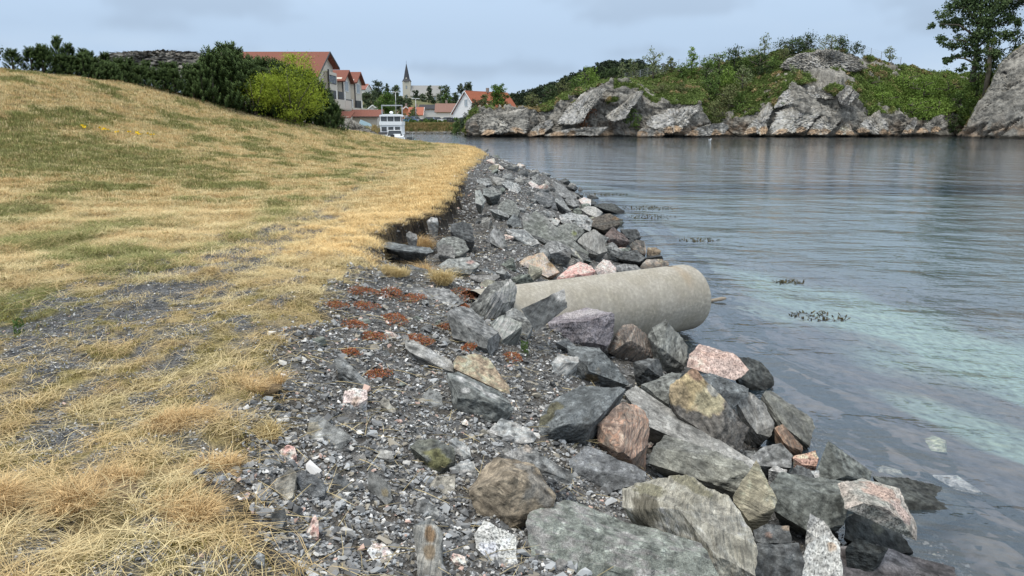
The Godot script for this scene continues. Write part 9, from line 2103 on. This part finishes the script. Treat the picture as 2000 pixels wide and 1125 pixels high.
	key_rock("rock_knoll","bare grey rock knob near the crest of the headland","knoll",Color(0.38,0.365,0.335),Color(0.3,0.29,0.27),Vector3(64.836,10.5,-155),Vector3(0.328,0.9,0.287),0.3,[V(-11.637,2.738,-7.841),V(-10.117,4.994,-7.306),V(-7.02,6.407,-7.611),V(-2.89,6.911,-7.72),V(1.24,6.608,-7.655),V(4.13,5.397,-7.393),V(5.782,4.187,-7.131),V(8.313,2.84,-7.863),V(4.919,1.906,-5.615),V(-3.684,2.044,-4.622),V(-9.442,1.906,-5.615),V(-6.77,3.58,-16.208),V(-5.197,5.544,-16.633),V(-2.576,6.739,-16.891),V(0.918,7.166,-16.983),V(4.412,6.91,-16.928),V(6.858,5.885,-16.707),V(8.256,4.861,-16.485),V(10.003,3.665,-16.227),V(7.907,2.982,-16.079),V(0.918,3.153,-16.116),V(-4.324,2.982,-16.079)],[])
	key_rock("rock_knoll","tilted boulder with a black underside perched on the headland rocks","knoll",Color(0.33,0.325,0.31),Color(0.1,0.1,0.1),Vector3(63.001,8,-144),Vector3(-0.479,0.83,0.287),0.3,[V(-2.961,-0.36,-4.33),V(-1.055,1.689,-4.773),V(1.041,1.13,-4.653),V(1.994,-0.547,-4.29),V(-0.918,-2.613,-2.82),V(-2.432,-2.242,-2.9),V(-1.224,-0.289,-7.415),V(0.333,1.385,-7.777),V(2.045,0.928,-7.678),V(2.823,-0.441,-7.382),V(0.8,-2.115,-7.02),V(-0.446,-1.81,-7.086)],[])
	key_rock("rock_slab","dark streaked nose block at the inlet end of the headland","knoll",Color(0.24,0.235,0.22),Color(0.15,0.148,0.14),V(-1.944,0,-146.878),V(0.955,0.168,0.243),.2,[V(-4.8,4.3,-1.5),V(-3.3,5.0,-2.0),V(1.9,5.1,-2.1),V(6.3,5.3,-2.3),V(5.8,3.1,-0.6),V(4.8,0.6,1.3),V(-4.2,0.2,1.6),V(-5.2,2.1,0.1),V(-4.2,4.2,-6.6),V(1.7,4.9,-7.2),V(5.0,3.1,-5.7),V(-3.7,0.6,-3.6)],[[V(-2.881,0.492,1.525),1.3,Color(.46,.33,.225)],[V(3.395,0.861,1.446),1.3,Color(.46,.33,.225)]])
	key_rock("rock_slab","sloping slab at the water right after the nose block","knoll",Color(0.38,0.365,0.335),Color(0.29,0.28,0.26),V(5.643,0,-146.878),V(-0.624,0.743,0.243),.2,[V(-3.1,0.1,1.7),V(-1.8,2.0,0.3),V(0.6,3.2,-0.6),V(2.0,3.5,-0.9),V(2.1,1.9,0.3),V(0.0,0.2,1.6),V(-2.5,0.3,-3.5),V(0.7,3.0,-5.7),V(2.1,1.8,-4.8)],[[V(-2.189,0.4,1.545),1.3,Color(.46,.33,.225)],[V(-0.009,0.492,1.525),1.3,Color(.46,.33,.225)]])
	key_rock("rock_slab","tall rounded slab face under the dry grass strip","knoll",Color(0.38,0.365,0.335),Color(0.29,0.28,0.26),V(13.441,0,-146.878),V(-0.686,0.686,0.243),.2,[V(-5.8,2.1,0.2),V(-3.8,5.4,-2.3),V(-0.8,7.8,-4.1),V(2.2,9.3,-5.1),V(4.1,9.8,-5.5),V(5.1,9.2,-5.1),V(2.0,6.4,-3.0),V(1.4,4.5,-1.6),V(-1.1,2.0,0.3),V(-3.9,1.8,0.4),V(-4.7,2.6,-5.0),V(-0.3,7.7,-9.2),V(4.1,9.4,-10.5),V(2.2,6.4,-8.1),V(-0.5,2.5,-5.0)],[])
	key_rock("rock_slab","long pale slab leaning beside the brown dead shrub","knoll",Color(0.38,0.37,0.345),Color(0.29,0.28,0.26),V(21.755,0,-146.878),V(-0.624,0.743,0.243),.2,[V(-5.0,3.5,-0.9),V(-2.1,5.2,-2.2),V(1.1,8.3,-4.4),V(3.1,9.1,-5.0),V(3.5,8.3,-4.4),V(1.4,6.9,-3.4),V(1.0,5.4,-2.3),V(-0.6,3.1,-0.6),V(-3.5,2.2,0.1),V(-3.7,3.9,-6.1),V(1.7,8.1,-9.5),V(3.8,8.1,-9.5),V(1.6,5.6,-7.5),V(-2.4,2.8,-5.2)],[])
	key_rock("rock_slab","low rock shelf along the water under the tall slab face","knoll",Color(0.38,0.365,0.335),Color(0.29,0.28,0.26),V(12.923,0,-146.878),V(0.085,0.966,0.243),.2,[V(-7.7,0.2,1.6),V(-3.4,1.7,0.5),V(3.7,2.1,0.1),V(5.6,2.0,0.3),V(4.1,0.2,1.6),V(-3.5,0.0,1.7),V(-6.4,0.2,-3.5),V(3.7,1.9,-4.9),V(4.0,0.2,-3.5)],[[V(-2.518,0.307,1.565),1.3,Color(.46,.33,.225)],[V(-5.491,0.492,1.525),1.3,Color(.46,.33,.225)]])
	key_rock("rock_slab","broad grey slab rising to a square shoulder mid headland","knoll",Color(0.38,0.365,0.335),Color(0.29,0.28,0.26),V(30.792,0,-146.878),V(-0.332,0.912,0.243),.2,[V(-6.8,2.4,-0.1),V(-5.4,4.0,-1.3),V(-0.0,5.2,-2.2),V(3.5,6.4,-3.0),V(5.4,6.2,-2.9),V(4.9,5.0,-2.0),V(2.5,2.6,-0.2),V(0.4,0.5,1.4),V(-2.8,0.3,1.5),V(-5.2,1.7,0.5),V(-5.0,2.6,-5.2),V(1.0,5.0,-7.3),V(5.8,5.9,-7.9),V(3.2,2.7,-5.4),V(-1.5,0.7,-3.7)],[[V(-2.151,0.584,1.505),1.3,Color(.46,.33,.225)],[V(0.029,0.769,1.466),1.3,Color(.46,.33,.225)]])
	key_rock("rock_slab","small block at the water under the broad grey slab","knoll",Color(0.38,0.365,0.335),Color(0.29,0.28,0.26),V(25.86,0,-146.878),V(0.168,0.955,0.243),.2,[V(-3.2,0.1,1.7),V(-2.1,1.7,0.5),V(2.1,1.7,0.5),V(2.4,0.0,1.7),V(-2.0,0.1,-3.5),V(2.8,1.5,-4.6)],[[V(1.638,0.307,1.565),1.3,Color(.46,.33,.225)],[V(-2.326,0.4,1.545),1.3,Color(.46,.33,.225)]])
	key_rock("rock_slab","scatter-edged low slab at the waterline in the green hollow","knoll",Color(0.38,0.365,0.335),Color(0.29,0.28,0.26),V(37.133,0,-146.878),V(-0.251,0.937,0.243),.2,[V(-6.0,0.2,1.6),V(-3.4,1.7,0.5),V(0.2,2.6,-0.2),V(2.4,2.9,-0.4),V(3.4,2.0,0.3),V(1.7,0.1,1.7),V(-4.0,0.3,-3.6),V(1.4,2.4,-5.3),V(4.3,1.9,-4.8)],[[V(1.084,0.4,1.545),1.3,Color(.46,.33,.225)],[V(-4.333,0.492,1.525),1.3,Color(.46,.33,.225)]])
	key_rock("rock_slab","steep ribbed slab on the near side of the big rock hump","knoll",Color(0.38,0.365,0.335),Color(0.29,0.28,0.26),V(46.944,0,-146.878),V(-0.795,0.556,0.243),.2,[V(-4.5,0.3,1.5),V(-2.5,3.2,-0.6),V(1.9,6.9,-3.4),V(2.3,5.5,-2.4),V(0.2,0.2,1.6),V(-2.4,0.7,-3.7),V(3.3,6.4,-8.4),V(1.7,0.6,-3.6)],[[V(-0.136,0.492,1.525),1.3,Color(.46,.33,.225)],[V(-3.439,0.584,1.505),1.3,Color(.46,.33,.225)]])
	key_rock("rock_slab","largest rounded slab of the big rock hump","knoll",Color(0.38,0.365,0.335),Color(0.29,0.28,0.26),V(54.295,0,-146.878),V(0.485,0.84,0.243),.2,[V(-7.1,0.2,1.6),V(-5.3,5.0,-2.0),V(-0.2,6.6,-3.2),V(1.9,6.6,-3.2),V(4.7,4.8,-1.8),V(1.7,2.7,-0.3),V(-0.2,0.2,1.6),V(-4.6,0.7,-3.6),V(1.6,6.2,-8.2),V(5.9,4.7,-6.9),V(1.5,0.7,-3.6)],[[V(-5.377,0.492,1.525),1.3,Color(.46,.33,.225)],[V(-0.554,0.492,1.525),1.3,Color(.46,.33,.225)]])
	key_rock("rock_slab","slab with an orange foot on the big rock hump","knoll",Color(0.38,0.365,0.335),Color(0.29,0.28,0.26),V(59.271,0,-146.878),V(0.84,0.485,0.243),.2,[V(-5.4,0.2,1.6),V(-3.3,2.9,-0.4),V(0.4,5.5,-2.4),V(2.2,5.2,-2.2),V(2.7,3.2,-0.6),V(-0.1,0.7,1.2),V(-1.3,0.1,1.7),V(-2.8,0.5,-3.6),V(2.4,5.1,-7.4),V(4.4,3.1,-5.7),V(0.8,0.4,-3.5)],[[V(-1.214,0.4,1.545),1.3,Color(.46,.33,.225)],[V(-4.121,0.492,1.525),1.3,Color(.46,.33,.225)]])
	key_rock("rock_slab","upper block on the near shoulder of the big rock hump","knoll",Color(0.38,0.365,0.335),Color(0.29,0.28,0.26),V(53.743,0,-146.878),V(0.624,0.743,0.243),.2,[V(-5.0,5.0,-2.0),V(-1.5,9.8,-5.5),V(1.0,10.0,-5.7),V(1.8,8.7,-4.7),V(1.1,6.4,-3.0),V(-2.7,5.6,-7.3),V(2.7,10.0,-10.8),V(2.7,6.7,-8.2)],[])
	key_rock("rock_slab","upper block in the middle of the big rock hump","knoll",Color(0.37,0.36,0.34),Color(0.29,0.28,0.26),V(59.297,0,-146.878),V(-0.332,0.912,0.243),.2,[V(-3.8,7.0,-3.4),V(-3.1,9.5,-5.3),V(-0.2,10.2,-5.8),V(1.9,8.7,-4.7),V(1.7,6.8,-3.3),V(-1.5,7.3,-8.6),V(1.7,10.2,-11.0),V(3.3,7.1,-8.5)],[])
	key_rock("rock_slab","pointed slab at the water past the big rock hump","knoll",Color(0.38,0.365,0.335),Color(0.29,0.28,0.26),V(68.275,0,-146.878),V(-0.743,0.624,0.243),.2,[V(-5.1,0.8,1.2),V(-3.3,3.2,-0.6),V(-0.0,4.9,-1.9),V(1.2,4.5,-1.6),V(2.0,1.5,0.6),V(1.2,0.3,1.5),V(-2.3,1.0,-4.0),V(2.3,4.6,-6.9),V(4.0,1.6,-4.5)],[[V(0.458,0.584,1.505),1.3,Color(.46,.33,.225)],[V(-4.034,1.045,1.406),1.3,Color(.46,.33,.225)]])
	key_rock("rock_slab","small orange slab between the hump and the pointed slab","knoll",Color(0.4,0.3,0.21),Color(0.29,0.28,0.26),V(62.176,0,-146.878),V(0.624,0.743,0.243),.2,[V(-2.8,0.4,1.4),V(-0.8,2.4,-0.1),V(0.3,2.7,-0.3),V(1.3,0.3,1.5),V(-0.4,0.5,-3.7),V(2.4,2.5,-5.4)],[[V(0.635,0.584,1.505),1.3,Color(.46,.33,.225)],[V(-2.206,0.676,1.485),1.3,Color(.46,.33,.225)]])
	key_rock("rock_slab","slanting fin of rock at the foot of the green bay","knoll",Color(0.38,0.365,0.335),Color(0.29,0.28,0.26),V(74.972,0,-146.878),V(-0.84,0.485,0.243),.2,[V(-3.3,0.5,1.4),V(-1.2,2.7,-0.3),V(0.4,3.9,-1.2),V(1.0,3.2,-0.6),V(-1.0,0.6,1.3),V(-0.4,0.7,-3.8),V(2.9,3.7,-6.3),V(1.6,0.7,-3.8)],[[V(-2.741,0.769,1.466),1.3,Color(.46,.33,.225)],[V(-1.155,0.861,1.446),1.3,Color(.46,.33,.225)]])
	key_rock("rock_slab","dark low slab at the foot of the green bay","knoll",Color(0.22,0.215,0.205),Color(0.15,0.148,0.14),V(79.37,0,-146.878),V(-0.485,0.84,0.243),.2,[V(-5.4,0.6,1.3),V(-2.5,2.7,-0.3),V(0.1,4.1,-1.3),V(2.1,4.1,-1.3),V(1.6,1.7,0.5),V(-0.5,0.5,1.4),V(-2.1,0.8,-3.8),V(2.8,3.9,-6.4),V(4.0,1.7,-4.7)],[[V(-0.808,0.769,1.466),1.3,Color(.46,.33,.225)],[V(-4.243,0.861,1.446),1.3,Color(.46,.33,.225)]])

func _ready() -> void:
	# camera
	var cam := Camera3D.new()
	cam.name = "camera"
	add_child(cam)
	cam.position = Vector3(0, 3.0, 0)
	cam.rotation_degrees = Vector3(-12.2, 0, 0)
	cam.fov = 40.84
	cam.near = 0.05
	cam.far = 2500.0
	cam.current = true
	# sky, exposure
	var we := WorldEnvironment.new()
	we.name = "world"
	var env := Environment.new()
	env.background_mode = Environment.BG_SKY
	env.sky = make_sky()
	env.background_energy_multiplier = 1.0
	env.tonemap_mode = Environment.TONE_MAPPER_LINEAR
	env.tonemap_exposure = 1.36
	env.sdfgi_enabled = true
	env.ssao_enabled = true
	env.ssil_enabled = true
	we.environment = env
	add_child(we)
	# a thinly veiled sun, high behind on the left
	var sun := DirectionalLight3D.new()
	sun.name = "sun"
	add_child(sun)
	sun.rotation_degrees = Vector3(-66, -40, 0)
	sun.light_energy = 0.5
	sun.light_color = Color(1.0, 0.97, 0.92)
	sun.light_angular_distance = 22.0
	sun.shadow_enabled = true
	# noise
	for n in [na, nb, nc, nval]:
		n.noise_type = FastNoiseLite.TYPE_SIMPLEX_SMOOTH
		n.frequency = 1.0
		n.fractal_octaves = 2
	na.seed = 3
	nb.seed = 17
	nc.seed = 29
	nval.seed = 41
	nval.noise_type = FastNoiseLite.TYPE_VALUE_CUBIC
	ncell.noise_type = FastNoiseLite.TYPE_CELLULAR
	ncell.cellular_return_type = FastNoiseLite.RETURN_DISTANCE2_SUB
	ncell.frequency = 0.55
	ncell.domain_warp_enabled = true
	ncell.domain_warp_amplitude = 0.6
	make_materials()
	# the large structure
	build_ground()
	build_seabed()
	build_far_land()
	var plants := cliff("headland", HEADLAND, 560, [[0.0, 1.0, 4], [1.0, 3.0, 84], [3.0, 5.0, 56], [5.0, 6.0, 4]], 5, [[V(70, 15.6, -177), V(12, 2.6, 9)], [V(22, 11.5, -176), V(3.5, 1.0, 5)], [V(63, 11.0, -160), V(7, 2.2, 7)], [V(42, 14.0, -178), V(9, 1.6, 6)]], 0.45, 0.20, 0.0)
	undergrowth("low mixed scrub, bracken and dry grass covering the headland", plants, 30000, 5, 0.95, func(p: Vector3) -> float: return smoothstep(66.0, 76.0, p.x) * (1.0 - smoothstep(9.0, 12.5, p.y)) if p.x < 100.0 else 0.6)
	var plants2 := cliff("cliff", CLIFF, 280, [[0.0, 1.0, 3], [1.0, 3.0, 110], [3.0, 5.0, 12], [5.0, 6.0, 3]], 9, [], -0.65, 0.27, 1.0)
	# rocks of the bank
	landmark_rocks()
	filler_rocks()
	build_pipe()
	far_plants()
	town()
	right_trees()
	ridge_fence()
	boats()
	gull()
	build_hedge()
	willow("large light green willow bush at the lower end of the dark hedge", V(-10.95, 2.75, -39.5), 3.4, 4.6, 7600, 21, [[V(0, 1.0, 0), V(1.1, 0.75, 1.0)], [V(0.2, 2.0, 0), V(1.35, 0.85, 1.1)], [V(0.35, 2.95, 0), V(0.75, 0.5, 0.7)], [V(-0.8, 1.6, 0.1), V(0.9, 0.7, 0.8)], [V(1.15, 1.4, 0), V(0.7, 0.75, 0.7)], [V(-0.9, 2.3, 0), V(0.6, 0.35, 0.6)], [V(0.9, 2.4, 0.1), V(0.6, 0.5, 0.6)], [V(0.1, 0.45, 0.2), V(0.7, 0.4, 0.6)], [V(-0.1, 3.2, 0.0), V(0.35, 0.3, 0.4)]])
	willow("smaller light green willow bush on the hedge side of the large one", V(-12.40, 3.2, -38.2), 2.2, 3.0, 3600, 27, [[V(0.2, 0.9, 0), V(0.75, 0.55, 0.7)], [V(-0.3, 1.35, 0), V(0.75, 0.4, 0.6)], [V(0.5, 1.6, 0), V(0.6, 0.4, 0.6)], [V(-0.75, 1.2, 0), V(0.35, 0.3, 0.4)], [V(0.7, 0.9, 0), V(0.5, 0.5, 0.5)]])
	weeds_and_water_things()
	turf_scarp()
	small_plants()
	build_gravel()
	build_grass()
